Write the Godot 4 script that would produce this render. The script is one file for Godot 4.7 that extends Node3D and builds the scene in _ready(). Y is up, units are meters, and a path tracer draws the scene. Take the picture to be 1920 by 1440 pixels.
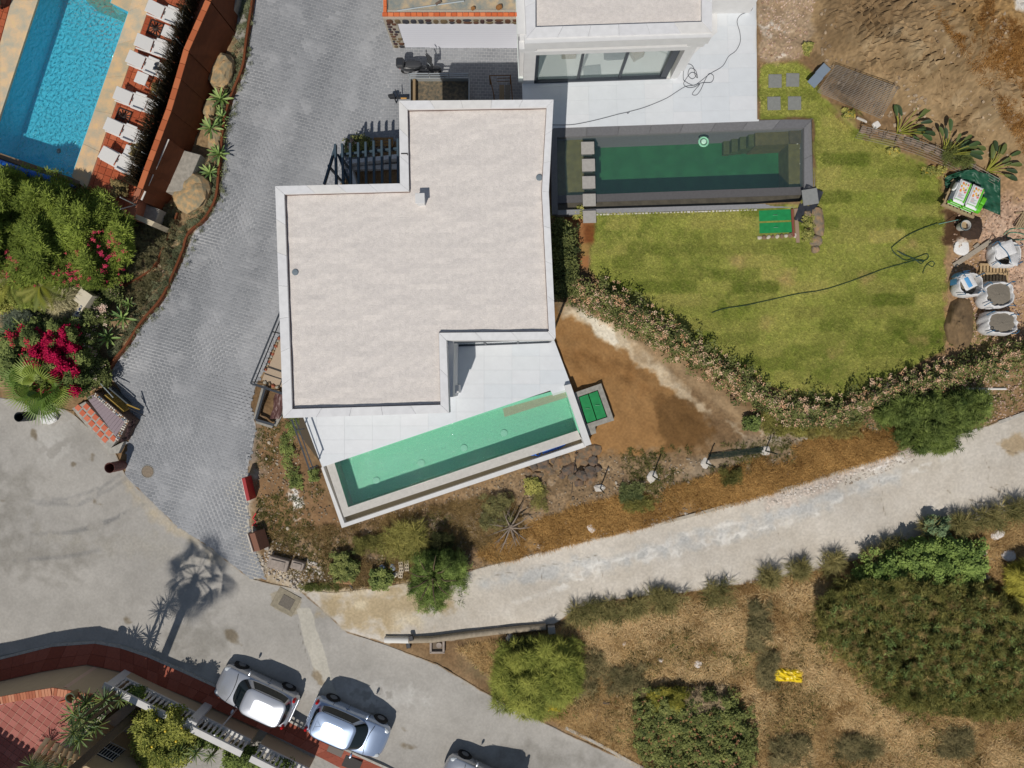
extends Node3D
# A hillside of villas seen straight down from a drone. Metres, y up, north (the top of the picture) is -z.
# pt() turns a spot measured on the photograph and a known height into its place in the world.

const UP := Vector3(0, 1, 0)
const ONE3 := Vector3(1, 1, 1)
const FOCAL := 1331.0
const EYE := 33.0
const STEP := 10.0
const GX0 := -300.0
const GY0 := -260.0
const GW := 253
const GH_ := 197

var taken := {}
var mats := {}
var tex := {}
var rng := RandomNumberGenerator.new()
var hgrid := PackedFloat32Array()

func pt(px: float, py: float, h := 0.0) -> Vector3:
	var k := (EYE - h) / FOCAL
	return Vector3((px - 960.0) * k, h, (py - 720.0) * k)

func pts(list: Array, h := 0.0) -> Array:
	var r := []
	for i in range(0, list.size(), 2):
		r.append(pt(list[i], list[i + 1], h))
	return r

func flat(list: Array, h := 0.0) -> PackedVector2Array:
	var r := PackedVector2Array()
	for i in range(0, list.size(), 2):
		var p := pt(list[i], list[i + 1], h)
		r.append(Vector2(p.x, p.z))
	return r

func pxy(list: Array) -> PackedVector2Array:
	var r := PackedVector2Array()
	for i in range(0, list.size(), 2):
		r.append(Vector2(list[i], list[i + 1]))
	return r

func ghp(px: float, py: float) -> float:
	var fx := clampf((px - GX0) / STEP, 0.0, GW - 1.001)
	var fy := clampf((py - GY0) / STEP, 0.0, GH_ - 1.001)
	var ix := int(fx)
	var iy := int(fy)
	fx -= ix
	fy -= iy
	var k := iy * GW + ix
	return lerpf(lerpf(hgrid[k], hgrid[k + 1], fx), lerpf(hgrid[k + GW], hgrid[k + GW + 1], fx), fy)

func gp(px: float, py: float, up := 0.0) -> Vector3:
	return pt(px, py, ghp(px, py) + up)

func sc(r: float, g: float, b: float) -> Color:
	return Color(r / 255.0, g / 255.0, b / 255.0)

func lc(r: float, g: float, b: float) -> Color:
	return Color(r / 255.0, g / 255.0, b / 255.0).srgb_to_linear()

func rr(a: float, b: float) -> float:
	return rng.randf_range(a, b)

# ------------------------------------------------------------------ shapes
class Mb:
	var v := PackedVector3Array()
	var n := PackedVector3Array()
	var u := PackedVector2Array()
	var c := PackedColorArray()
	var col := Color(1, 1, 1)
	var tint := false
	var planar := false

	func tri(a: Vector3, b: Vector3, d: Vector3, out := Vector3.ZERO) -> void:
		var nn := (d - a).cross(b - a)
		if nn.length_squared() < 1e-16:
			return
		if out != Vector3.ZERO and nn.dot(out) < 0.0:
			var t := b
			b = d
			d = t
			nn = -nn
		nn = nn.normalized()
		v.append(a); v.append(b); v.append(d)
		n.append(nn); n.append(nn); n.append(nn)
		c.append(col); c.append(col); c.append(col)

	func quad(a: Vector3, b: Vector3, d: Vector3, e: Vector3, out := Vector3.ZERO) -> void:
		tri(a, b, d, out)
		tri(a, d, e, out)

	func trin(a: Vector3, b: Vector3, d: Vector3, na: Vector3, nb: Vector3, nd: Vector3) -> void:
		var nn := (d - a).cross(b - a)
		if nn.length_squared() < 1e-18:
			return
		if nn.dot(na + nb + nd) < 0.0:
			v.append(a); v.append(d); v.append(b)
			n.append(na); n.append(nd); n.append(nb)
		else:
			v.append(a); v.append(b); v.append(d)
			n.append(na); n.append(nb); n.append(nd)
		c.append(col); c.append(col); c.append(col)

	# a box with chamfered edges: centre, size, turn
	func box(at: Vector3, size: Vector3, b := Basis(), ch := 0.0) -> Mb:
		var h := size * 0.5
		var e := minf(ch, minf(h.x, minf(h.y, h.z)) * 0.9)
		if e <= 0.0:
			for ax in 3:
				for s in [-1.0, 1.0]:
					var o := Vector3.ZERO
					o[ax] = s
					var p := []
					for q in [[-1, -1], [1, -1], [1, 1], [-1, 1]]:
						var w := Vector3.ZERO
						w[ax] = s * h[ax]
						w[(ax + 1) % 3] = q[0] * h[(ax + 1) % 3]
						w[(ax + 2) % 3] = q[1] * h[(ax + 2) % 3]
						p.append(at + b * w)
					quad(p[0], p[1], p[2], p[3], b * o)
			return self
		for ax in 3:
			for s in [-1.0, 1.0]:
				var o := Vector3.ZERO
				o[ax] = s
				var p := []
				for q in [[-1, -1], [1, -1], [1, 1], [-1, 1]]:
					var w := Vector3.ZERO
					w[ax] = s * h[ax]
					w[(ax + 1) % 3] = q[0] * (h[(ax + 1) % 3] - e)
					w[(ax + 2) % 3] = q[1] * (h[(ax + 2) % 3] - e)
					p.append(at + b * w)
				quad(p[0], p[1], p[2], p[3], b * o)
			var a1 := (ax + 1) % 3
			var a2 := (ax + 2) % 3
			for s1 in [-1.0, 1.0]:
				for s2 in [-1.0, 1.0]:
					var p := []
					for q in [[-1, 0], [1, 0], [1, 1], [-1, 1]]:
						var w := Vector3.ZERO
						w[ax] = q[0] * (h[ax] - e)
						w[a1] = s1 * (h[a1] - e * q[1])
						w[a2] = s2 * (h[a2] - e * (1 - q[1]))
						p.append(at + b * w)
					var o := Vector3.ZERO
					o[a1] = s1
					o[a2] = s2
					quad(p[0], p[1], p[2], p[3], b * o)
		for sx in [-1.0, 1.0]:
			for sy in [-1.0, 1.0]:
				for sz in [-1.0, 1.0]:
					var s := Vector3(sx, sy, sz)
					tri(at + b * (s * Vector3(h.x, h.y - e, h.z - e)), at + b * (s * Vector3(h.x - e, h.y, h.z - e)), at + b * (s * Vector3(h.x - e, h.y - e, h.z)), b * s)
		return self

	# a straight bar of rectangular section from a to b
	func bar(a: Vector3, b: Vector3, w: float, t: float, ch := 0.0) -> Mb:
		var d := b - a
		var z := d.normalized()
		var x := UP.cross(z)
		x = Vector3.RIGHT if x.length() < 0.01 else x.normalized()
		return box((a + b) * 0.5, Vector3(w, t, d.length()), Basis(x, z.cross(x), z), ch)

	func prism(poly: PackedVector2Array, y0: float, y1: float, bev := 0.0) -> Mb:
		if poly.size() < 3:
			return self
		var area := 0.0
		var mid := Vector2.ZERO
		for i in poly.size():
			var p := poly[i]
			var q := poly[(i + 1) % poly.size()]
			area += p.x * q.y - q.x * p.y
			mid += p
		mid /= poly.size()
		var top := poly
		if bev > 0.0:
			top = PackedVector2Array()
			for p in poly:
				var r := p.distance_to(mid)
				top.append(mid + (p - mid) * maxf(0.2, 1.0 - bev / maxf(r, 0.001)))
		var k := Geometry2D.triangulate_polygon(top)
		for i in range(0, k.size(), 3):
			var a := top[k[i]]
			var b := top[k[i + 1]]
			var d := top[k[i + 2]]
			tri(Vector3(a.x, y1, a.y), Vector3(b.x, y1, b.y), Vector3(d.x, y1, d.y), UP)
			tri(Vector3(poly[k[i]].x, y0, poly[k[i]].y), Vector3(poly[k[i + 1]].x, y0, poly[k[i + 1]].y), Vector3(poly[k[i + 2]].x, y0, poly[k[i + 2]].y), Vector3.DOWN)
		for i in poly.size():
			var j := (i + 1) % poly.size()
			var e := poly[j] - poly[i]
			var o := Vector3(e.y, 0, -e.x) * signf(area)
			if bev > 0.0:
				var ym := y1 - minf(bev, (y1 - y0) * 0.8)
				quad(Vector3(poly[i].x, y0, poly[i].y), Vector3(poly[j].x, y0, poly[j].y), Vector3(poly[j].x, ym, poly[j].y), Vector3(poly[i].x, ym, poly[i].y), o)
				quad(Vector3(poly[i].x, ym, poly[i].y), Vector3(poly[j].x, ym, poly[j].y), Vector3(top[j].x, y1, top[j].y), Vector3(top[i].x, y1, top[i].y), o + UP * 0.1)
			else:
				quad(Vector3(poly[i].x, y0, poly[i].y), Vector3(poly[j].x, y0, poly[j].y), Vector3(poly[j].x, y1, poly[j].y), Vector3(poly[i].x, y1, poly[i].y), o)
		return self

	# a tube of changing radius along a path
	func tube(path: Array, radii: Array, sides := 8, caps := true) -> Mb:
		var rings := []
		var ns := []
		var x := Vector3.ZERO
		for i in path.size():
			var d: Vector3 = (path[mini(i + 1, path.size() - 1)] - path[maxi(i - 1, 0)]).normalized()
			if x == Vector3.ZERO:
				x = d.cross(UP if absf(d.y) < 0.9 else Vector3.RIGHT).normalized()
			else:
				x = (x - d * x.dot(d)).normalized()
			var y := d.cross(x)
			var r: float = radii[mini(i, radii.size() - 1)]
			var ring := []
			var nr := []
			for k in sides:
				var a := TAU * k / sides
				var o := x * cos(a) + y * sin(a)
				ring.append(path[i] + o * r)
				nr.append(o)
			rings.append(ring)
			ns.append(nr)
		for i in path.size() - 1:
			for k in sides:
				var m := (k + 1) % sides
				trin(rings[i][k], rings[i][m], rings[i + 1][m], ns[i][k], ns[i][m], ns[i + 1][m])
				trin(rings[i][k], rings[i + 1][m], rings[i + 1][k], ns[i][k], ns[i + 1][m], ns[i + 1][k])
		if caps:
			for e in [0, path.size() - 1]:
				var o: Vector3 = path[e] - path[1 if e == 0 else e - 1]
				for k in range(1, sides - 1):
					tri(rings[e][0], rings[e][k], rings[e][k + 1], o)
		return self

	# a turned shape: profile of (radius, height) about a vertical axis
	func lathe(at: Vector3, prof: Array, sides := 16) -> Mb:
		for i in prof.size() - 1:
			var p: Vector2 = prof[i]
			var q: Vector2 = prof[i + 1]
			var d := q - p
			var nn := Vector2(d.y, -d.x).normalized()
			for k in sides:
				var a := TAU * k / sides
				var b := TAU * (k + 1) / sides
				var ca := Vector3(cos(a), 0, sin(a))
				var cb := Vector3(cos(b), 0, sin(b))
				var na := ca * nn.x + UP * nn.y
				var nb := cb * nn.x + UP * nn.y
				var p0 := at + ca * p.x + UP * p.y
				var p1 := at + cb * p.x + UP * p.y
				var q0 := at + ca * q.x + UP * q.y
				var q1 := at + cb * q.x + UP * q.y
				trin(p0, p1, q1, na, nb, nb)
				trin(p0, q1, q0, na, nb, na)
		return self

	# a smooth skin over a grid of points [row][column]; side tells which way is out
	func skin(g: Array, side := 1.0, closed := false) -> Mb:
		var ns := []
		var w: int = g[0].size()
		for i in g.size():
			var row := []
			for j in w:
				var a: Vector3 = g[mini(i + 1, g.size() - 1)][j] - g[maxi(i - 1, 0)][j]
				var j0 := (j - 1 + w) % w if closed else maxi(j - 1, 0)
				var j1 := (j + 1) % w if closed else mini(j + 1, w - 1)
				var b: Vector3 = g[i][j1] - g[i][j0]
				row.append((a.cross(b) * side).normalized())
			ns.append(row)
		for i in g.size() - 1:
			for j in (w if closed else w - 1):
				var m := (j + 1) % w
				trin(g[i][j], g[i][m], g[i + 1][m], ns[i][j], ns[i][m], ns[i + 1][m])
				trin(g[i][j], g[i + 1][m], g[i + 1][j], ns[i][j], ns[i + 1][m], ns[i + 1][j])
		return self

	# a lumpy stone
	func stone(at: Vector3, size: Vector3, turn: float, lump: float, seed_: int, rings := 7, sides := 12) -> Mb:
		var fn := FastNoiseLite.new()
		fn.seed = seed_
		fn.frequency = 0.9
		var b := Basis(Vector3(0, 1, 0), turn)
		var g := []
		for i in rings + 1:
			var row := []
			var th := PI * i / rings
			for k in sides:
				var a := TAU * k / sides
				var d := Vector3(sin(th) * cos(a), cos(th), sin(th) * sin(a))
				var r := 1.0 + lump * fn.get_noise_3dv(d * 1.3) + lump * 0.6 * fn.get_noise_3dv(d * 3.1)
				var q := d * r
				q = Vector3(signf(q.x) * pow(absf(q.x), 0.8), signf(q.y) * pow(absf(q.y), 0.7), signf(q.z) * pow(absf(q.z), 0.8))
				row.append(at + b * (q * size * 0.5))
			g.append(row)
		for i in rings:
			for k in sides:
				var m := (k + 1) % sides
				var o: Vector3 = (g[i][k] + g[i + 1][m]) * 0.5 - at
				tri(g[i][k], g[i][m], g[i + 1][m], o)
				tri(g[i][k], g[i + 1][m], g[i + 1][k], o)
		return self

	func mesh(off := Vector3.ZERO) -> ArrayMesh:
		var m := ArrayMesh.new()
		if v.is_empty():
			return m
		var a := []
		a.resize(Mesh.ARRAY_MAX)
		var w := v
		if off != Vector3.ZERO:
			w = PackedVector3Array()
			w.resize(v.size())
			for i in v.size():
				w[i] = v[i] - off
		a[Mesh.ARRAY_VERTEX] = w
		a[Mesh.ARRAY_NORMAL] = n
		if tint:
			a[Mesh.ARRAY_COLOR] = c
		if planar:
			u.resize(v.size())
			for i in v.size():
				u[i] = Vector2(v[i].x / 60.0 + 0.5, v[i].z / 45.0 + 0.5)
		if u.size() == v.size():
			a[Mesh.ARRAY_TEX_UV] = u
		m.add_surface_from_arrays(Mesh.PRIMITIVE_TRIANGLES, a)
		return m

# ------------------------------------------------------------------ naming and parenting
func numbered(called: String) -> String:
	taken[called] = taken.get(called, -1) + 1
	return called if taken[called] == 0 else "%s_%03d" % [called, taken[called]]

func tag(o: Node3D, label: String, category: String, group := "") -> Node3D:
	o.set_meta("label", label)
	o.set_meta("category", category)
	if group:
		o.set_meta("group", group)
	return o

func thing(called: String, label: String, category: String, at := Vector3.ZERO, group := "") -> Node3D:
	var o := Node3D.new()
	o.name = numbered(called)
	add_child(o)
	o.position = at
	return tag(o, label, category, group)

# shapes are given in the world; the mesh is stored about its thing's base
func base_of(o: Node) -> Vector3:
	var r := Vector3.ZERO
	while o is Node3D and o != self:
		r += o.position
		o = o.get_parent()
	return r

func part(called: String, mb, m: Material, parent: Node3D, label := "") -> MeshInstance3D:
	var o := MeshInstance3D.new()
	o.name = called if parent == null or not parent.has_node(NodePath(called)) else called + "_%03d" % next_no(parent, called)
	o.mesh = mb.mesh(base_of(parent)) if mb is Mb else mb
	o.material_override = null
	if o.mesh.get_surface_count():
		o.set_surface_override_material(0, m)
	parent.add_child(o, true)
	if label:
		o.set_meta("label", label)
	return o

var counts := {}

func next_no(parent: Node, called: String) -> int:
	var key := "%d %s" % [parent.get_instance_id(), called]
	counts[key] = counts.get(key, 0) + 1
	return counts[key]

func solo(called: String, mb: Mb, m: Material, label: String, category: String, at: Vector3, group := "") -> MeshInstance3D:
	var o := MeshInstance3D.new()
	o.name = numbered(called)
	o.mesh = mb.mesh(at)
	o.position = at
	o.set_surface_override_material(0, m)
	add_child(o)
	tag(o, label, category, group)
	return o

func struct(called: String, mb: Mb, m: Material) -> MeshInstance3D:
	var o := MeshInstance3D.new()
	o.name = numbered(called)
	o.mesh = mb.mesh()
	if o.mesh.get_surface_count():
		o.set_surface_override_material(0, m)
	add_child(o)
	o.set_meta("kind", "structure")
	return o

func copy(o: Node3D, at: Vector3, turn: float, label: String) -> Node3D:
	var r: Node3D = o.duplicate()
	var nm := String(o.name)
	r.name = numbered(nm)
	add_child(r)
	r.position = at
	r.rotation.y = turn
	r.set_meta("label", label)
	return r

# many copies of one small mesh: places and colours in flat arrays
func swarm(called: String, m: Mesh, mt: Material, places: Array, tints: PackedColorArray, parent: Node3D, stuff := true) -> MultiMeshInstance3D:
	var mm := MultiMesh.new()
	mm.transform_format = MultiMesh.TRANSFORM_3D
	mm.use_colors = true
	mm.mesh = m
	mm.instance_count = places.size()
	var buf := PackedFloat32Array()
	buf.resize(places.size() * 16)
	var off := base_of(parent) if parent != self else Vector3.ZERO
	for i in places.size():
		var t: Transform3D = places[i]
		var b := t.basis
		var o := t.origin - off
		var k := i * 16
		buf[k] = b.x.x; buf[k + 1] = b.y.x; buf[k + 2] = b.z.x; buf[k + 3] = o.x
		buf[k + 4] = b.x.y; buf[k + 5] = b.y.y; buf[k + 6] = b.z.y; buf[k + 7] = o.y
		buf[k + 8] = b.x.z; buf[k + 9] = b.y.z; buf[k + 10] = b.z.z; buf[k + 11] = o.z
		var q := tints[i]
		buf[k + 12] = q.r; buf[k + 13] = q.g; buf[k + 14] = q.b; buf[k + 15] = 1.0
	mm.buffer = buf
	var o := MultiMeshInstance3D.new()
	o.name = numbered(called) if parent == self else (called if not parent.has_node(NodePath(called)) else called + "_%03d" % next_no(parent, called))
	o.multimesh = mm
	o.material_override = mt
	parent.add_child(o, true)
	if stuff:
		o.set_meta("kind", "stuff")
	return o

# ------------------------------------------------------------------ textures and materials
func noise_bytes(w: int, h: int, type: int, freq: float, oct: int, seed_: int, seamless := false) -> PackedByteArray:
	var f := FastNoiseLite.new()
	f.noise_type = type
	f.frequency = freq
	f.seed = seed_
	f.fractal_type = FastNoiseLite.FRACTAL_FBM if oct > 1 else FastNoiseLite.FRACTAL_NONE
	f.fractal_octaves = oct
	var im: Image = f.get_seamless_image(w, h, false, false, 0.12) if seamless else f.get_image(w, h)
	im.convert(Image.FORMAT_L8)
	return im.get_data()

# a tile of two noises between two tones; coarse and fine parts mixed
func tone(key: String, lo: float, hi: float, f1: float, f2: float, mix_: float, type := FastNoiseLite.TYPE_SIMPLEX, warm := 0.0, size := 512) -> ImageTexture:
	if tex.has(key):
		return tex[key]
	var a := noise_bytes(size, size, type, f1, 4, key.hash() % 9999, true)
	var b := noise_bytes(size, size, FastNoiseLite.TYPE_VALUE, f2, 2, key.hash() % 7777, true)
	var out := PackedByteArray()
	out.resize(size * size * 3)
	for i in size * size:
		var t := lerpf(a[i], b[i], mix_) / 255.0
		var w := lerpf(lo, hi, t)
		out[i * 3] = int(clampf(w * (1.0 + warm * (t - 0.5)), 0, 1) * 255)
		out[i * 3 + 1] = int(clampf(w, 0, 1) * 255)
		out[i * 3 + 2] = int(clampf(w * (1.0 - warm * (t - 0.5)), 0, 1) * 255)
	var im := Image.create_from_data(size, size, false, Image.FORMAT_RGB8, out)
	im.generate_mipmaps()
	tex[key] = ImageTexture.create_from_image(im)
	return tex[key]

func bumps(key: String, freq: float, strength: float, oct := 3, size := 512) -> ImageTexture:
	if not tex.has(key):
		var f := FastNoiseLite.new()
		f.noise_type = FastNoiseLite.TYPE_SIMPLEX_SMOOTH
		f.frequency = freq
		f.fractal_octaves = oct
		f.seed = key.hash() % 999
		var im := f.get_seamless_image(size, size, false, false, 0.12)
		im.convert(Image.FORMAT_RGBA8)
		im.bump_map_to_normal_map(strength)
		tex[key] = ImageTexture.create_from_image(im)
	return tex[key]

func yb(a: float) -> Basis:
	return Basis(UP, a)

func nb() -> Mb:
	return Mb.new()

func tn(k: String) -> ImageTexture:
	match k:
		"far": return tone(k, 0.6, 1.0, 0.01, 0.2, 0.3)
		"render_tone": return tone(k, 0.94, 1.0, 0.006, 0.3, 0.35)
		"tile_tone": return tone(k, 0.965, 1.0, 0.004, 0.2, 0.3)
		"coping_tone": return tone(k, 0.92, 1.0, 0.008, 0.3, 0.4)
		"pool_stone": return tone(k, 0.9, 1.0, 0.01, 0.3, 0.4)
		"mosaic": return tone(k, 0.86, 1.0, 0.02, 0.5, 0.5)
		"chan": return tone(k, 0.7, 1.0, 0.08, 0.5, 0.5)
		"raw_conc": return tone(k, 0.75, 1.0, 0.012, 0.35, 0.4)
		"mortar": return tone(k, 0.8, 1.0, 0.02, 0.4, 0.5)
		"screed": return tone(k, 0.72, 1.0, 0.008, 0.2, 0.25, FastNoiseLite.TYPE_SIMPLEX, 0.3)
		"stn": return tone(k, 0.6, 1.0, 0.02, 0.3, 0.4)
		"gstone": return tone(k, 0.85, 1.0, 0.015, 0.4, 0.5)
		"algae": return tone(k, 0.72, 1.0, 0.008, 0.25, 0.3)
		"deepalgae": return tone(k, 0.82, 1.0, 0.006, 0.12, 0.2)
		"slabc": return tone(k, 0.86, 1.0, 0.012, 0.4, 0.5)
		"lid": return tone(k, 0.86, 1.0, 0.01, 0.1, 0.15)
		"pool_coping": return tone(k, 0.86, 1.0, 0.006, 0.25, 0.3, FastNoiseLite.TYPE_SIMPLEX, 0.25)
		"pooltile": return tone(k, 0.88, 1.0, 0.012, 0.3, 0.4)
		"tc": return tone(k, 0.84, 1.0, 0.012, 0.4, 0.4)
		"orange": return tone(k, 0.82, 1.0, 0.008, 0.2, 0.3)
		"rust": return tone(k, 0.7, 1.0, 0.02, 0.4, 0.5)
		"sandstone": return tone(k, 0.66, 1.0, 0.01, 0.3, 0.3, FastNoiseLite.TYPE_SIMPLEX, 0.4)
		"wood": return tone(k, 0.75, 1.0, 0.02, 0.4, 0.5)
		"ply": return tone(k, 0.5, 1.0, 0.012, 0.3, 0.35, FastNoiseLite.TYPE_SIMPLEX, 0.2)
		"tarp": return tone(k, 0.8, 1.0, 0.03, 0.3, 0.3)
		"agg": return tone(k, 0.5, 1.0, 0.1, 0.6, 0.6)
		"palmbark": return tone(k, 0.6, 1.0, 0.03, 0.3, 0.3)
	return null

func mat(key: String, col: Color, rough := 0.85, t: Texture2D = null, scale := 1.0, metal := 0.0) -> StandardMaterial3D:
	if mats.has(key):
		return mats[key]
	var m := StandardMaterial3D.new()
	m.resource_name = key
	m.albedo_color = col
	m.roughness = rough
	m.metallic = metal
	if t:
		m.albedo_texture = t
		m.uv1_triplanar = true
		m.uv1_world_triplanar = true
		m.uv1_scale = ONE3 * scale
	mats[key] = m
	return m

func mt(k: String) -> StandardMaterial3D:
	if mats.has(k):
		return mats[k]
	match k:
		"strap_black": return mat(k, sc(40, 42, 48), 0.6)
		"pipe_white": return mat(k, sc(226, 222, 216), 0.5)
		"palm_trunk": return mat(k, sc(120, 98, 72), 0.9, tn("wood"), 1.0)
	return null

func v3(x: float, y: float, z: float) -> Vector3:
	return Vector3(x, y, z)

func relief(m: StandardMaterial3D, t: Texture2D, cm: float) -> StandardMaterial3D:
	m.heightmap_enabled = true
	m.heightmap_texture = t
	m.heightmap_scale = cm
	return m

func tinted(key: String, rough := 0.8, back := 0.0) -> StandardMaterial3D:
	if mats.has(key):
		return mats[key]
	var m := StandardMaterial3D.new()
	m.resource_name = key
	m.vertex_color_use_as_albedo = true
	m.roughness = rough
	m.metallic_specular = 0.3
	if back > 0.0:
		m.backlight_enabled = true
		m.backlight = Color(back, back, back * 0.6)
	m.cull_mode = BaseMaterial3D.CULL_DISABLED
	mats[key] = m
	return m

# ------------------------------------------------------------------ the scene
func _ready() -> void:
	rng.seed = 20240611
	var cam := Camera3D.new()
	cam.name = "camera"
	cam.fov = rad_to_deg(2.0 * atan(720.0 / FOCAL))
	cam.near = 0.5
	cam.far = 2000.0
	add_child(cam)
	cam.position = v3(0, EYE, 0)
	cam.basis = Basis(Vector3.RIGHT, Vector3.FORWARD, UP)
	cam.current = true

	var env := Environment.new()
	env.background_mode = Environment.BG_SKY
	var sm := ProceduralSkyMaterial.new()
	sm.sky_top_color = sc(122, 140, 168)
	sm.sky_horizon_color = sc(184, 196, 210)
	sm.sky_curve = 0.14
	sm.ground_bottom_color = sc(120, 108, 92)
	sm.ground_horizon_color = sc(176, 186, 196)
	sm.sun_angle_max = 2.0
	var sky := Sky.new()
	sky.sky_material = sm
	env.sky = sky
	env.background_energy_multiplier = 0.48
	env.tonemap_mode = Environment.TONE_MAPPER_LINEAR
	env.tonemap_exposure = 1.04
	env.sdfgi_enabled = true
	env.ssao_enabled = true
	env.ssil_enabled = true
	var we := WorldEnvironment.new()
	we.name = "world_environment"
	we.environment = env
	add_child(we)

	# the sun: a post of one metre throws its shadow 0.27 m east and 0.71 m north
	var sun := DirectionalLight3D.new()
	sun.name = "sun"
	sun.light_color = Color(1.0, 0.975, 0.94)
	sun.light_energy = 0.92
	sun.light_angular_distance = 0.53
	sun.shadow_enabled = true
	add_child(sun)
	sun.look_at_from_position(Vector3.ZERO, v3(0.27, -1.0, -0.71), UP)

	heights()
	bake()
	ground()
	house()
	villa()
	garage()
	dark_pool()
	lawn()
	blue_pool()
	west_garden()
	entrance()
	south_villa()
	cars()
	yard()
	slope_things()
	work_area()
	plants()

# ------------------------------------------------------------------ the lie of the land
const LAWN := [1116, 458, 1116, 400, 1527, 385, 1529, 300, 1526, 220, 1425, 225, 1424, 118, 1500, 112, 1530, 150, 1545, 190, 1600, 245, 1700, 300, 1765, 330, 1772, 460, 1776, 560, 1770, 660, 1700, 690, 1620, 735, 1540, 760, 1440, 725, 1330, 660, 1200, 585, 1105, 512, 1106, 462]
const STREET := [-290, 720, 60, 752, 130, 770, 215, 845, 235, 890, 330, 985, 400, 1030, 470, 1085, 510, 1095, 560, 1105, 650, 1185, 730, 1212, 820, 1245, 930, 1310, 1060, 1375, 1210, 1440, 1500, 1560, 1560, 1700, -290, 1700]
const DRIVE := [478, -250, 478, 0, 467, 82, 460, 132, 440, 182, 427, 225, 422, 265, 416, 325, 410, 375, 390, 412, 360, 440, 349, 472, 335, 507, 310, 560, 272, 605, 245, 647, 222, 675, 207, 700, 235, 750, 255, 790, 240, 830, 235, 890, 330, 985, 400, 1030, 470, 1085, 500, 1085, 480, 1040, 470, 1000, 462, 930, 465, 880, 480, 800, 470, 760, 480, 720, 530, 640, 640, 340, 760, 250, 990, 190, 990, 84, 735, 84, 735, -250]
const TRACK := [560, 1105, 625, 1112, 720, 1100, 850, 1078, 960, 1050, 1090, 1016, 1260, 975, 1440, 925, 1600, 872, 1720, 838, 1800, 818, 1860, 795, 2220, 660, 2220, 800, 1920, 950, 1800, 985, 1640, 1035, 1520, 1070, 1400, 1095, 1290, 1110, 1180, 1120, 1080, 1140, 1040, 1170, 960, 1180, 850, 1200, 720, 1205, 650, 1185]
const HILL := [1500, 60, 1530, -60, 1600, -250, 2210, -250, 2210, 300, 1920, 330, 1840, 320, 1760, 280, 1700, 215, 1640, 180, 1580, 160, 1535, 130]

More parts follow.
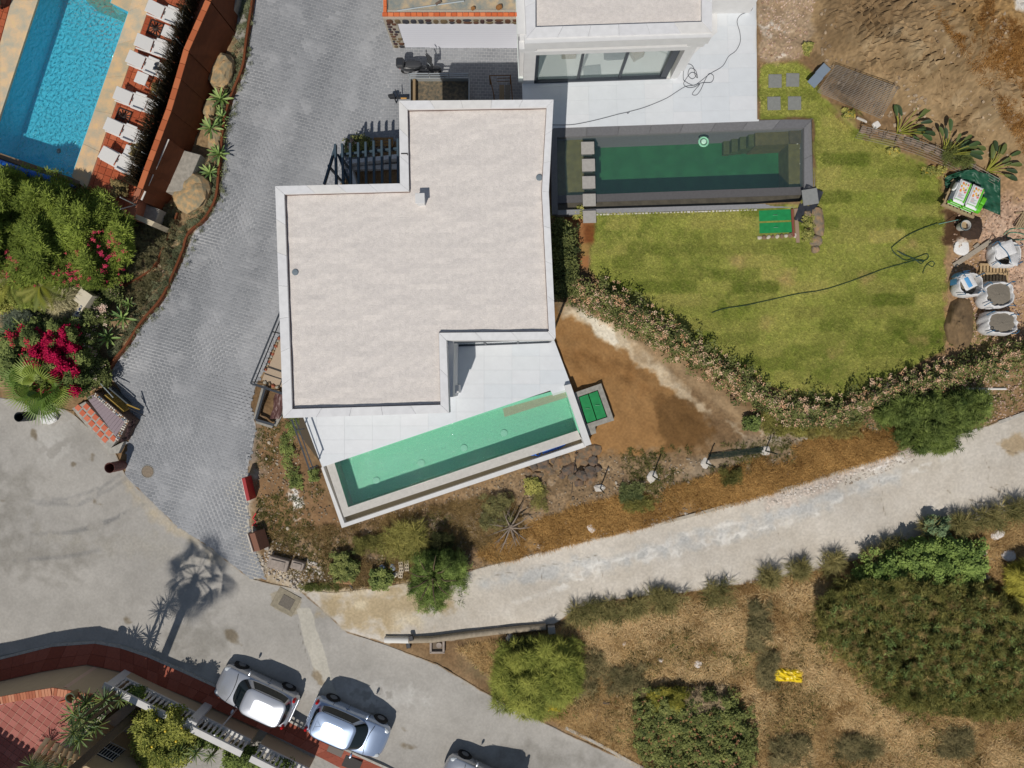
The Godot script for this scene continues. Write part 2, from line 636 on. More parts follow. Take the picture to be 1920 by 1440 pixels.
func heights() -> void:
	var pins := [850, 140, 0, 960, 130, 0, 900, 170, 0, 978, 100, 0, 985, 180, 0, 975, 60, 0.0, 650, 100, 0.0, 560, 300, -0.1, 440, 0, 0.1, 450, 200, 0.0, 360, 480, -0.2, 500, 450, -0.15, 250, 700, -0.3, 450, 700, -0.3, 330, 980, -0.45, 100, 950, -0.45, 0, 800, -0.4, 100, 1150, -0.5, 0, 1250, -0.5, 450, 1150, -0.55, 500, 1330, -0.7, 700, 1250, -0.8, 780, 1430, -0.95, 1050, 1420, -1.2, 1200, 1460, -1.4, 600, 1700, -1.2,
		620, 1140, -0.5, 800, 1130, -0.3, 1000, 1090, 0.1, 1300, 1030, 0.8, 1600, 930, 1.6, 1900, 850, 2.3, 2150, 760, 2.8,
		490, 850, -0.1, 520, 900, 0.2, 560, 900, 0.5, 600, 960, 0.6, 520, 1000, -0.2, 640, 1050, 0.1, 800, 1000, 0.6, 960, 940, 1.0, 1100, 900, 1.6, 1250, 880, 1.8, 1400, 840, 2.0, 1650, 800, 2.3, 540, 800, 0.3, 560, 1080, -0.4, 800, 1060, 0.0,
		1060, 620, 2.3, 1100, 680, 2.3, 1150, 740, 2.25, 1260, 780, 2.15, 1060, 450, 2.45, 1060, 560, 2.4, 1150, 600, 2.45,
		1850, 500, 2.7, 1850, 620, 2.65, 1850, 700, 2.5, 2150, 500, 3.2, 1900, 760, 2.4,
		1560, 130, 3.0, 1500, 40, 2.95, 1450, 40, 2.8, 1450, -200, 3.0, 1590, 40, 4.0, 1640, 120, 4.0, 1720, 100, 5.1, 1720, 170, 4.6, 1800, 60, 6.2, 1900, 30, 7.0, 1900, 180, 5.4, 1900, 300, 3.6, 1780, 240, 3.6, 1700, 230, 3.2, 2150, 100, 8.2, 1900, -200, 8.4, 1650, -200, 5.6, 1850, 350, 2.9,
		1100, 1230, -0.4, 1300, 1140, 0.4, 1500, 1090, 1.0, 1700, 1030, 1.6, 1900, 970, 2.1, 1300, 1320, -0.5, 1600, 1220, 0.3, 1800, 1170, 0.9, 1600, 1400, -0.4, 1900, 1400, 0.3, 1900, 1650, -0.3, 960, 1240, -0.5, 2150, 1200, 1.4,
		180, 790, -0.42, 150, 755, -0.4, 215, 740, -0.35, 215, 790, -0.42, 250, 450, 0.9, 350, 400, 0.25, 200, 600, 0.6, 100, 560, 1.0, 30, 560, 1.2, 50, 640, 0.7, 230, 640, 0.1, 120, 720, 0.0, 60, 420, 1.5, 300, 560, 0.1, 200, 400, 1.3, 400, 250, 0.2, 420, 100, 0.3, -250, 600, 1.5, 0, 500, 1.4]
	hgrid.resize(GW * GH_)
	var bump := FastNoiseLite.new()
	bump.frequency = 0.03
	bump.fractal_octaves = 4
	var lawn_ := pxy(LAWN)
	var lawn_big: PackedVector2Array = Geometry2D.offset_polygon(lawn_, 26.0)[0]
	var smooth_ := [pxy(STREET), pxy(DRIVE), pxy(TRACK)]
	var hill := pxy(HILL)
	# coarse weighted pins every 30 px, then drawn out to the 10 px grid
	var cw := 86
	var chh := 67
	var coarse := PackedFloat32Array()
	coarse.resize(cw * chh)
	for j in chh:
		for i in cw:
			var px := GX0 + i * 30.0
			var py := GY0 + j * 30.0
			var s := 0.0
			var ws := 0.0
			for k in range(0, pins.size(), 3):
				var dx: float = px - pins[k]
				var dy: float = py - pins[k + 1]
				var d := dx * dx + dy * dy + 500.0
				var w := 1.0 / (d * sqrt(d))
				ws += w
				s += w * pins[k + 2]
			coarse[j * cw + i] = s / ws
	for j in GH_:
		for i in GW:
			var px := GX0 + i * STEP
			var py := GY0 + j * STEP
			var p := Vector2(px, py)
			var fx := i / 3.0
			var fy := j / 3.0
			var ix := mini(int(fx), cw - 2)
			var iy := mini(int(fy), chh - 2)
			fx -= ix
			fy -= iy
			var k := iy * cw + ix
			var h := lerpf(lerpf(coarse[k], coarse[k + 1], fx), lerpf(coarse[k + cw], coarse[k + cw + 1], fx), fy)
			if px > 980 and px < 1820 and py > 90 and py < 800 and Geometry2D.is_point_in_polygon(p, lawn_):
				h = 2.66
			elif px > 980 and px < 1820 and py > 90 and py < 800 and Geometry2D.is_point_in_polygon(p, lawn_big):
				h = lerpf(h, 2.66, 0.6)
			else:
				var smooth := false
				for q in smooth_:
					if Geometry2D.is_point_in_polygon(p, q):
						smooth = true
						break
				if Geometry2D.is_point_in_polygon(p, hill):
					h += 0.0
				elif not smooth:
					h += 0.13 * bump.get_noise_2d(px, py) + 0.09 * bump.get_noise_2d(px * 4.0, py * 4.0)
			hgrid[j * GW + i] = h

# ------------------------------------------------------------------ what the ground is made of, painted once in world coordinates
const TW := 1600
const TH := 1200
var soil := PackedByteArray()
var n_fine: PackedByteArray
var n_mid: PackedByteArray
var n_wide: PackedByteArray

# one layer: inside the outline (or along the line, when width > 0) lies matter of two tones
func lay(list: Array, a: Color, b: Color, feather: float, wob: float, alpha := 1.0, width := 0.0, patch := 0.0, grain := 0.22) -> void:
	var p := PackedVector2Array()
	var lo := Vector2(1e9, 1e9)
	var hi := Vector2(-1e9, -1e9)
	for i in range(0, list.size(), 2):
		var w := gp(list[i], list[i + 1])
		var q := Vector2((w.x / 60.0 + 0.5) * TW, (w.z / 45.0 + 0.5) * TH)
		p.append(q)
		lo = lo.min(q)
		hi = hi.max(q)
	var texel := TW / 60.0
	var grow := (feather + wob + width) * texel + 2.0
	var x0 := clampi(int(lo.x - grow), 0, TW - 1)
	var y0 := clampi(int(lo.y - grow), 0, TH - 1)
	var x1 := clampi(int(hi.x + grow) + 1, 1, TW)
	var y1 := clampi(int(hi.y + grow) + 1, 1, TH)
	if x1 <= x0 + 1 or y1 <= y0 + 1:
		return
	var cell := 6.0 if width == 0.0 else 3.0
	var gw := int((x1 - x0) / cell) + 2
	var gh := int((y1 - y0) / cell) + 2
	var sd := Image.create(gw, gh, false, Image.FORMAT_RF)
	for j in gh:
		for i in gw:
			var q := Vector2(x0 + (i + 0.5) * (x1 - x0) / gw, y0 + (j + 0.5) * (y1 - y0) / gh)
			var d := 1e12
			for k in (p.size() if width == 0.0 else p.size() - 1):
				d = minf(d, q.distance_squared_to(Geometry2D.get_closest_point_to_segment(q, p[k], p[(k + 1) % p.size()])))
			d = sqrt(d)
			if width > 0.0:
				d -= width * texel * 0.5
			elif Geometry2D.is_point_in_polygon(q, p):
				d = -d
			sd.set_pixel(i, j, Color(d / texel, 0, 0))
	sd.resize(x1 - x0, y1 - y0, Image.INTERPOLATE_BILINEAR)
	var ds := sd.get_data().to_float32_array()
	var k := 0
	var f := maxf(feather, 0.02)
	var wb := wob / 127.0
	var ar := a.r * 255.0
	var ag := a.g * 255.0
	var ab := a.b * 255.0
	var dr := (b.r * 255.0 - ar) / 255.0
	var dg := (b.g * 255.0 - ag) / 255.0
	var db := (b.b * 255.0 - ab) / 255.0
	var gr := grain / 255.0
	for y in range(y0, y1):
		var o := y * TW + x0
		for x in range(x0, x1):
			var m := n_mid[o]
			var d := ds[k] + (m - 127) * wb
			if d < f:
				var t := alpha if d < -f else alpha * (f - d) / (2.0 * f)
				var wv := n_wide[o]
				if patch > 0.0:
					t *= clampf((m * 0.6 + n_wide[(o * 3 + 7717) % (TW * TH)] * 0.4 - patch * 255.0) / 26.0, 0.0, 1.0)
				var g := 1.0 + (n_fine[o] - 127) * gr
				var mixv := wv * 0.55 + m * 0.45
				var e := o * 3
				soil[e] = int(clampf(lerpf(soil[e], (ar + dr * mixv) * g, t), 0.0, 255.0))
				soil[e + 1] = int(clampf(lerpf(soil[e + 1], (ag + dg * mixv) * g, t), 0.0, 255.0))
				soil[e + 2] = int(clampf(lerpf(soil[e + 2], (ab + db * mixv) * g, t), 0.0, 255.0))
			k += 1
			o += 1

func bake() -> void:
	soil.resize(TW * TH * 3)
	n_fine = noise_bytes(TW, TH, FastNoiseLite.TYPE_VALUE, 0.55, 2, 3)
	n_mid = noise_bytes(TW, TH, FastNoiseLite.TYPE_SIMPLEX, 0.035, 5, 5)
	n_wide = noise_bytes(TW, TH, FastNoiseLite.TYPE_SIMPLEX, 0.009, 4, 8)
	var all := [-290, -250, 2210, -250, 2210, 1690, -290, 1690]
	lay(all, sc(112, 88, 62), sc(158, 132, 100), 0.1, 0.0, 1.0, 0.0, 0.0, 0.3)
	# dry slopes below the track
	lay([860, 1215, 1040, 1180, 1180, 1130, 1500, 1090, 1920, 960, 2210, 900, 2210, 1690, 1500, 1600, 1210, 1430, 1000, 1330], sc(124, 98, 62), sc(184, 152, 106), 0.2, 0.3, 1.0, 0.0, 0.0, 0.5)
	lay([1240, 1160, 1520, 1120, 1600, 1180, 1500, 1300, 1380, 1330, 1250, 1250], sc(164, 128, 80), sc(196, 160, 108), 0.5, 1.2, 0.8, 0.0, 0.0, 0.4)
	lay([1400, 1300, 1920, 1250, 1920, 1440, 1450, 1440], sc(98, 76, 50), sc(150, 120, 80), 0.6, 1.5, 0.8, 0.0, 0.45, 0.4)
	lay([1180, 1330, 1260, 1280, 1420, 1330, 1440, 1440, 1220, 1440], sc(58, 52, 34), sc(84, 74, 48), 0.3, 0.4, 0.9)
	# bank between the pool and the track
	lay([480, 1000, 640, 1000, 1090, 850, 1300, 860, 1500, 790, 1700, 760, 1900, 700, 1900, 780, 1720, 838, 1440, 925, 1090, 1016, 850, 1078, 625, 1112, 540, 1090], sc(112, 92, 68), sc(164, 140, 110), 0.3, 0.5, 1.0, 0.0, 0.0, 0.55)
	lay([700, 985, 900, 945, 960, 1000, 930, 1060, 780, 1060], sc(84, 66, 48), sc(120, 96, 72), 0.4, 0.8, 0.7, 0.0, 0.42, 0.5)
	lay([900, 1010, 1100, 945, 1300, 920, 1560, 820, 1700, 790, 1710, 830, 1600, 868, 1440, 915, 1260, 968, 1090, 1010, 930, 1050], sc(128, 96, 56), sc(164, 130, 82), 0.3, 0.5, 0.9, 0.0, 0.0, 0.5)
	lay([800, 960, 1040, 895, 1060, 925, 900, 970], sc(170, 150, 126), sc(205, 190, 170), 0.2, 0.5, 0.7, 0.0, 0.53)
	lay([470, 800, 535, 790, 600, 900, 640, 990, 560, 1000, 490, 990], sc(126, 98, 70), sc(150, 120, 88), 0.15, 0.3, 1.0)
	lay([545, 920, 566, 918, 580, 970, 552, 975], sc(226, 222, 214), sc(240, 238, 232), 0.08, 0.35, 0.95, 0.0, 0.38, 0.3)
	lay([1270, 880, 1340, 850, 1400, 820, 1490, 800, 1520, 830, 1420, 870, 1300, 905], sc(132, 116, 96), sc(168, 150, 126), 0.3, 0.3, 0.9)
	lay([1330, 785, 1400, 790, 1500, 812, 1600, 795, 1615, 812, 1500, 845, 1400, 820], sc(176, 158, 130), sc(226, 214, 196), 0.15, 0.4, 0.9, 0.0, 0.5)
	lay([1560, 795, 1600, 805, 1640, 810, 1690, 835], sc(214, 204, 190), sc(232, 224, 212), 0.06, 0.2, 0.8, 0.3, 0.45)
	# brown earth beside the house
	lay([1030, 585, 1060, 570, 1150, 630, 1220, 670, 1290, 745, 1330, 800, 1290, 840, 1200, 850, 1100, 855, 1070, 760, 1040, 660], sc(142, 106, 66), sc(166, 128, 84), 0.15, 0.35, 1.0, 0.0, 0.0, 0.18)
	lay([1225, 735, 1300, 745, 1330, 800, 1330, 850, 1240, 840], sc(100, 74, 44), sc(122, 92, 58), 0.2, 0.4, 0.85)
	lay([1040, 640, 1110, 660, 1180, 690, 1240, 740, 1180, 720, 1100, 680], sc(128, 92, 54), sc(152, 112, 70), 0.4, 0.6, 0.6)
	lay([1045, 565, 1080, 565, 1180, 625, 1250, 680, 1290, 730, 1340, 780, 1300, 760, 1220, 700, 1130, 630, 1060, 590], sc(176, 152, 120), sc(226, 212, 186), 0.12, 0.3, 1.0)
	lay([1070, 570, 1120, 595, 1165, 640, 1150, 645, 1100, 605], sc(232, 222, 200), sc(242, 234, 216), 0.08, 0.25, 0.9)
	lay([1150, 600, 1230, 640, 1330, 720, 1400, 770, 1440, 800, 1380, 800, 1300, 730, 1210, 665], sc(150, 124, 92), sc(180, 156, 124), 0.2, 0.3, 0.9)
	lay([1040, 405, 1115, 412, 1117, 455, 1105, 470, 1105, 510, 1040, 500], sc(150, 104, 66), sc(172, 122, 80), 0.06, 0.1, 1.0, 0.0, 0.0, 0.15)
	lay([1093, 420, 1116, 418, 1117, 455, 1092, 456], sc(112, 66, 36), sc(128, 80, 46), 0.1, 0.1, 0.9)
	lay([1044, 490, 1110, 505, 1150, 580, 1050, 575], sc(98, 80, 58), sc(130, 108, 82), 0.2, 0.3, 0.8)
	# lawn, laid in rolls of turf
	lay(LAWN, sc(118, 130, 52), sc(158, 156, 84), 0.05, 0.1, 1.0, 0.0, 0.0, 0.3)
	var lr := RandomNumberGenerator.new()
	lr.seed = 77
	for row in 27:
		var y := 120.0 + row * 24.0
		var x := 1100.0 + lr.randf_range(-60, 0)
		while x < 1790.0:
			var w := lr.randf_range(60, 110)
			if lr.randf() < 0.8:
				var mid := Vector2(x + w * 0.5, y + 12)
				if Geometry2D.is_point_in_polygon(mid, pxy(LAWN)):
					var t := lr.randf()
					var q := sc(74, 92, 26).lerp(sc(180, 166, 104), t)
					lay([x, y, x + w, y - 2, x + w, y + 22, x, y + 24], q, q.lerp(sc(120, 124, 54), 0.5), 0.06, 0.08, lr.randf_range(0.35, 0.8), 0.0, 0.0, 0.3)
			x += w
	for q in [[1120, 420, 60], [1330, 560, 50], [1600, 600, 70], [1500, 680, 60], [1250, 470, 60], [1650, 480, 50], [1700, 620, 60]]:
		lay([q[0], q[1], q[0] + q[2] * 1.6, q[1] - 8, q[0] + q[2] * 1.5, q[1] + q[2] * 0.6, q[0] + 8, q[1] + q[2] * 0.6], sc(66, 88, 24), sc(92, 106, 36), 0.5, 0.6, 0.6, 0.0, 0.4, 0.3)
	for q in [[1370, 485, 26], [1455, 520, 24], [1690, 455, 22], [1615, 520, 20], [1708, 630, 24], [1560, 655, 22], [1430, 600, 26]]:
		lay([q[0], q[1], q[0] + q[2], q[1] - 4, q[0] + q[2], q[1] + 12, q[0], q[1] + 14], sc(160, 140, 92), sc(178, 156, 106), 0.2, 0.3, 0.7, 0.0, 0.0, 0.3)
	# work yard east of the lawn
	lay([1768, 330, 1860, 300, 1960, 310, 1960, 640, 1850, 665, 1770, 660, 1776, 560, 1772, 460], sc(150, 120, 88), sc(180, 150, 116), 0.1, 0.3, 1.0, 0.0, 0.0, 0.4)
	lay([1830, 380, 1950, 370, 1950, 560, 1880, 560, 1850, 500], sc(178, 146, 124), sc(202, 176, 156), 0.3, 0.5, 0.8, 0.0, 0.0, 0.5)
	lay([1764, 395, 1800, 400, 1806, 430, 1795, 460, 1770, 462], sc(58, 40, 28), sc(84, 62, 44), 0.1, 0.2, 0.9)
	lay([1798, 448, 1816, 452, 1818, 478, 1798, 482, 1788, 465], sc(216, 206, 194), sc(238, 232, 224), 0.1, 0.2, 0.9)
	lay([1840, 690, 1960, 640, 1960, 790, 1800, 818, 1780, 800], sc(136, 108, 78), sc(160, 132, 98), 0.2, 0.3, 0.9)
	lay([1740, 690, 1930, 650, 1930, 690, 1800, 720], sc(92, 78, 50), sc(120, 98, 66), 0.2, 0.3, 0.6)
	# cut hillside
	lay(HILL, sc(132, 110, 80), sc(176, 150, 114), 0.2, 0.3, 1.0, 0.0, 0.0, 0.3)
	for q in [[1650, 60, 30], [1700, 95, 34], [1610, 85, 26], [1760, 75, 30], [1780, 190, 28], [1720, 120, 22], [1820, 220, 34], [1580, 70, 22]]:
		lay([q[0], q[1], q[0] + q[2], q[1] - 8, q[0] + q[2] * 1.4, q[1] + 6, q[0] + q[2] * 0.4, q[1] + 14], sc(172, 150, 116), sc(190, 172, 142), 0.15, 0.3, 0.8, 0.0, 0.0, 0.2)
	lay([1555, -40, 1760, -40, 1690, 40, 1560, 110, 1535, 100], sc(104, 86, 62), sc(140, 116, 86), 0.3, 0.5, 0.7)
	lay([1790, -60, 1960, -60, 1960, 170, 1880, 130, 1800, 40], sc(140, 110, 70), sc(170, 138, 94), 0.3, 0.6, 0.9, 0.0, 0.0, 0.45)
	lay([1422, -60, 1535, -60, 1525, 60, 1500, 115, 1424, 118], sc(150, 126, 98), sc(188, 170, 146), 0.1, 0.2, 1.0, 0.0, 0.0, 0.4)
	lay([1426, 20, 1480, 10, 1490, 60, 1470, 112, 1430, 116], sc(210, 200, 186), sc(236, 230, 222), 0.15, 0.5, 0.9, 0.0, 0.5, 0.4)
	lay([1830, -60, 1960, -60, 1960, 50, 1900, 22], sc(198, 192, 184), sc(214, 210, 204), 0.06, 0.1, 1.0, 0.0, 0.0, 0.1)
	# garden west of the drive
	lay([-60, 300, 250, 400, 300, 420, 420, 120, 420, -60, 480, -60, 467, 82, 440, 182, 416, 325, 390, 412, 349, 472, 310, 560, 245, 647, 207, 700, 150, 730, -60, 730], sc(128, 106, 78), sc(168, 144, 112), 0.1, 0.2, 1.0, 0.0, 0.0, 0.4)
	lay([240, 400, 330, 350, 345, 400, 300, 500, 230, 520], sc(96, 84, 62), sc(140, 124, 98), 0.3, 0.5, 0.8, 0.0, 0.4)
	# concrete street
	lay(STREET, sc(160, 156, 149), sc(183, 179, 172), 0.02, 0.04, 1.0, 0.0, 0.0, 0.10)
	for q in [[60, 800, 130, 790, 140, 860, 90, 870, 70, 840], [560, 1285, 700, 1270, 800, 1310, 700, 1330], [640, 1300, 760, 1290, 790, 1320, 680, 1330]]:
		lay(q, sc(200, 197, 190), sc(212, 210, 205), 0.5, 0.8, 0.5, 0.0, 0.35, 0.1)
	for q in [[0, 1000, 100, 1030, 200, 1010, 120, 1080, 0, 1060], [300, 1250, 420, 1230, 430, 1170, 330, 1180], [1000, 1400, 1120, 1430, 1000, 1440, 900, 1420], [0, 880, 60, 900, 40, 980, 0, 990]]:
		lay(q, sc(138, 134, 126), sc(150, 146, 138), 0.6, 0.9, 0.6, 0.0, 0.0, 0.12)
	for q in [[60, 940, 130, 935, 190, 915, 225, 890], [70, 945, 150, 945, 210, 915, 240, 895], [60, 1000, 140, 998, 210, 975, 270, 945], [120, 1000, 170, 990, 230, 965], [30, 1050, 120, 1045, 190, 1030]]:
		lay(q, sc(112, 112, 112), sc(126, 126, 126), 0.09, 0.06, 0.5, 0.12, 0.32, 0.2)
	for q in [[172, 935, 195, 945, 192, 950, 174, 942], [55, 800, 68, 806, 68, 824, 60, 815], [170, 845, 178, 848, 173, 865], [420, 1180, 445, 1185, 455, 1210, 430, 1205], [1, 935, 9, 940, 5, 944], [50, 968, 56, 966, 54, 974], [135, 867, 141, 869, 138, 873], [230, 1155, 250, 1165, 240, 1172], [750, 1390, 778, 1400, 772, 1406, 752, 1398], [754, 1365, 768, 1368, 760, 1374]]:
		lay(q, sc(112, 100, 82), sc(130, 118, 98), 0.06, 0.12, 0.75, 0.0, 0.0, 0.2)
	lay([505, 1110, 540, 1103, 568, 1125, 560, 1150, 548, 1155, 515, 1140], sc(156, 146, 126), sc(172, 162, 142), 0.03, 0.05, 0.8)
	lay([556, 1140, 582, 1138, 590, 1165, 606, 1210, 625, 1290, 640, 1310, 610, 1318, 590, 1260, 572, 1205], sc(188, 183, 170), sc(202, 197, 184), 0.02, 0.06, 0.95, 0.0, 0.0, 0.12)
	lay([583, 1245, 602, 1258, 610, 1285, 598, 1290, 588, 1270], sc(140, 126, 104), sc(156, 142, 120), 0.04, 0.12, 0.9)
	lay([552, 1150, 560, 1172, 580, 1245, 590, 1275, 606, 1318], sc(96, 92, 84), sc(112, 108, 98), 0.015, 0.02, 0.8, 0.03)
	lay([70, 1000, 200, 1020, 290, 1010, 380, 1060], sc(178, 172, 160), sc(190, 184, 170), 0.6, 0.5, 0.5)
	lay([232, 900, 300, 960, 380, 1020, 470, 1075, 540, 1098, 470, 1075, 380, 1030, 300, 985], sc(190, 174, 144), sc(202, 186, 158), 0.25, 0.3, 0.6)
	# bed of the cobbled drive
	lay(DRIVE, sc(158, 159, 161), sc(182, 183, 184), 0.02, 0.03, 1.0, 0.0, 0.0, 0.15)
	for q in [[480, 60, 560, 40, 520, 200, 440, 260], [300, 560, 400, 480, 430, 560, 330, 640], [430, 850, 480, 800, 470, 1000, 440, 1060], [660, 20, 720, 20, 730, 120, 680, 200], [640, 150, 740, 130, 740, 220, 600, 300]]:
		lay(q, sc(172, 174, 176), sc(186, 187, 188), 0.6, 0.8, 0.5)
	lay([430, 900, 470, 880, 478, 1030, 500, 1085, 480, 1085, 450, 1020], sc(186, 180, 166), sc(206, 202, 190), 0.2, 0.4, 0.9)
	# concrete track
	lay(TRACK, sc(186, 177, 163), sc(211, 204, 193), 0.03, 0.06, 1.0, 0.0, 0.0, 0.14)
	lay([590, 1120, 700, 1105, 830, 1090, 840, 1130, 740, 1180, 660, 1180], sc(168, 148, 112), sc(190, 170, 134), 0.4, 0.7, 0.8, 0.0, 0.0, 0.2)
	lay([740, 1150, 790, 1148, 800, 1170, 740, 1178], sc(210, 196, 168), sc(216, 204, 180), 0.2, 0.25, 0.8)
	lay([660, 1125, 690, 1124, 690, 1145, 662, 1142], sc(208, 194, 164), sc(214, 202, 176), 0.1, 0.2, 0.8)
	lay([860, 1100, 1000, 1065, 1200, 1030, 1400, 975, 1600, 905, 1700, 875, 1690, 895, 1450, 985, 1200, 1050, 1000, 1090], sc(180, 180, 177), sc(200, 200, 197), 0.25, 0.4, 0.85)
	for q in [[1000, 1090, 1150, 1065, 1250, 1035, 1330, 1010, 1440, 990, 1560, 955], [1100, 1062, 1200, 1040, 1300, 1000, 1400, 975], [1560, 940, 1680, 895, 1780, 855], [960, 1130, 1020, 1110, 1120, 1080], [1240, 1045, 1330, 1022, 1420, 1000]]:
		lay(q, sc(222, 218, 210), sc(234, 231, 224), 0.12, 0.3, 0.75, 0.25, 0.42, 0.1)
	lay([1440, 955, 1500, 940, 1590, 900, 1720, 850, 1730, 835, 1600, 872, 1440, 925], sc(176, 160, 146), sc(216, 206, 194), 0.1, 0.3, 0.9, 0.0, 0.0, 0.4)
	lay([1600, 880, 1700, 850, 1725, 845, 1720, 862, 1640, 885], sc(214, 208, 200), sc(238, 234, 228), 0.1, 0.25, 0.9, 0.0, 0.45, 0.3)
	lay([1860, 830, 1925, 810, 1925, 850, 1890, 845], sc(166, 144, 112), sc(184, 162, 128), 0.1, 0.3, 0.8)
	for q in [[1010, 1055, 1018, 1095, 1030, 1120, 1036, 1150], [1448, 960, 1455, 985, 1465, 1020], [1650, 930, 1655, 950, 1665, 985, 1672, 1000], [1800, 880, 1830, 900, 1850, 910, 1880, 912, 1920, 895], [1850, 910, 1880, 925, 1890, 945], [1640, 880, 1652, 915, 1655, 930], [1860, 835, 1890, 845, 1925, 855], [1120, 1040, 1128, 1072, 1135, 1110], [1750, 900, 1790, 930, 1850, 945], [1840, 850, 1855, 880, 1850, 905], [860, 1095, 920, 1080, 1050, 1056, 1130, 1038]]:
		lay(q, sc(104, 92, 76), sc(128, 114, 94), 0.02, 0.03, 0.75, 0.025)
	# rubble at the corner of the track
	lay([490, 1000, 540, 1040, 600, 1060, 640, 1095, 560, 1110, 510, 1085], sc(176, 162, 142), sc(214, 204, 190), 0.15, 0.4, 0.8, 0.0, 0.4, 0.4)
	lay([480, 1080, 540, 1060, 600, 1100, 720, 1100, 720, 1118, 560, 1112], sc(196, 182, 156), sc(216, 204, 182), 0.1, 0.2, 0.6)
	lay([870, 1210, 1000, 1230, 940, 1300, 870, 1260], sc(120, 104, 74), sc(158, 140, 110), 0.3, 0.4, 0.8)
	lay([1070, 1372, 1120, 1395, 1210, 1440, 1260, 1440, 1120, 1365], sc(170, 146, 112), sc(190, 168, 134), 0.1, 0.3, 0.8)
	var im := Image.create_from_data(TW, TH, false, Image.FORMAT_RGB8, soil)
	tex["soil"] = ImageTexture.create_from_image(im)
	var hm := PackedByteArray()
	hm.resize(TW * TH)
	for i in TW * TH:
		hm[i] = int(n_fine[i] * 0.55 + n_mid[i] * 0.45)
	tex["soil_relief"] = ImageTexture.create_from_image(Image.create_from_data(TW, TH, false, Image.FORMAT_L8, hm))

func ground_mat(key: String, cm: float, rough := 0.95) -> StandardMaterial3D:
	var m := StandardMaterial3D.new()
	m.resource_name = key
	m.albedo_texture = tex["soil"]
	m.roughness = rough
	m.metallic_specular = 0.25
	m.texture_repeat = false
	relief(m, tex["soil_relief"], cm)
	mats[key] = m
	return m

# a sheet that follows the land inside an outline given on the photograph, less the given holes
func sheet(list: PackedVector2Array, holes: Array, up: float) -> Mb:
	var mb := nb()
	mb.planar = true
	var bb := Rect2(list[0], Vector2.ZERO)
	for p in list:
		bb = bb.expand(p)
	var i0 := maxi(0, int((bb.position.x - GX0) / STEP))
	var j0 := maxi(0, int((bb.position.y - GY0) / STEP))
	var i1 := mini(GW - 2, int((bb.end.x - GX0) / STEP))
	var j1 := mini(GH_ - 2, int((bb.end.y - GY0) / STEP))
	var boxes := []
	for h in holes:
		var r := Rect2(h[0], Vector2.ZERO)
		for p in h:
			r = r.expand(p)
		boxes.append(r)
	for j in range(j0, j1 + 1):
		for i in range(i0, i1 + 1):
			var x := GX0 + i * STEP
			var y := GY0 + j * STEP
			var cell := PackedVector2Array([Vector2(x, y), Vector2(x + STEP, y), Vector2(x + STEP, y + STEP), Vector2(x, y + STEP)])
			var whole := true
			var pieces := []
			var got := Geometry2D.intersect_polygons(cell, list)
			if got.is_empty():
				continue
			pieces = got
			var cr := Rect2(x, y, STEP, STEP)
			for h in holes.size():
				if not boxes[h].intersects(cr):
					continue
				var next := []
				for q in pieces:
					for w in Geometry2D.clip_polygons(q, holes[h]):
						if not Geometry2D.is_polygon_clockwise(w) or true:
							next.append(w)
				pieces = next
			for q in pieces:
				whole = q.size() == 4 and pieces.size() == 1 and absf(q[0].distance_to(q[2]) - STEP * 1.41421) < 0.01
				if whole:
					var a := gp(x, y, up)
					var b := gp(x + STEP, y, up)
					var c := gp(x + STEP, y + STEP, up)
					var d := gp(x, y + STEP, up)
					var na := slope(x, y)
					var nb := slope(x + STEP, y)
					var nc := slope(x + STEP, y + STEP)
					var nd := slope(x, y + STEP)
					mb.trin(a, b, c, na, nb, nc)
					mb.trin(a, c, d, na, nc, nd)
				else:
					var k := Geometry2D.triangulate_polygon(q)
					for t in range(0, k.size(), 3):
						var p0: Vector2 = q[k[t]]
						var p1: Vector2 = q[k[t + 1]]
						var p2: Vector2 = q[k[t + 2]]
						mb.trin(gp(p0.x, p0.y, up), gp(p1.x, p1.y, up), gp(p2.x, p2.y, up), slope(p0.x, p0.y), slope(p1.x, p1.y), slope(p2.x, p2.y))
	return mb

func slope(px: float, py: float) -> Vector3:
	var a := gp(px + 6, py) - gp(px - 6, py)
	var b := gp(px, py + 6) - gp(px, py - 6)
	return b.cross(a).normalized()

const HOUSE_HOLE := [540, 785, 604, 872, 642, 986, 1098, 838, 1078, 742, 1036, 640, 1030, 400, 1030, 240, 756, 240, 756, 360, 540, 370]
const POOL_HOLE := [985, 100, 1330, 20, 1330, -40, 1418, -40, 1420, 224, 1522, 224, 1525, 354, 1500, 378, 1046, 400, 1040, 300, 1000, 260]
const WEST_HOLE := [-295, -250, 380, -250, 380, 0, 345, 130, 310, 215, 262, 345, 160, 345, -295, 250]

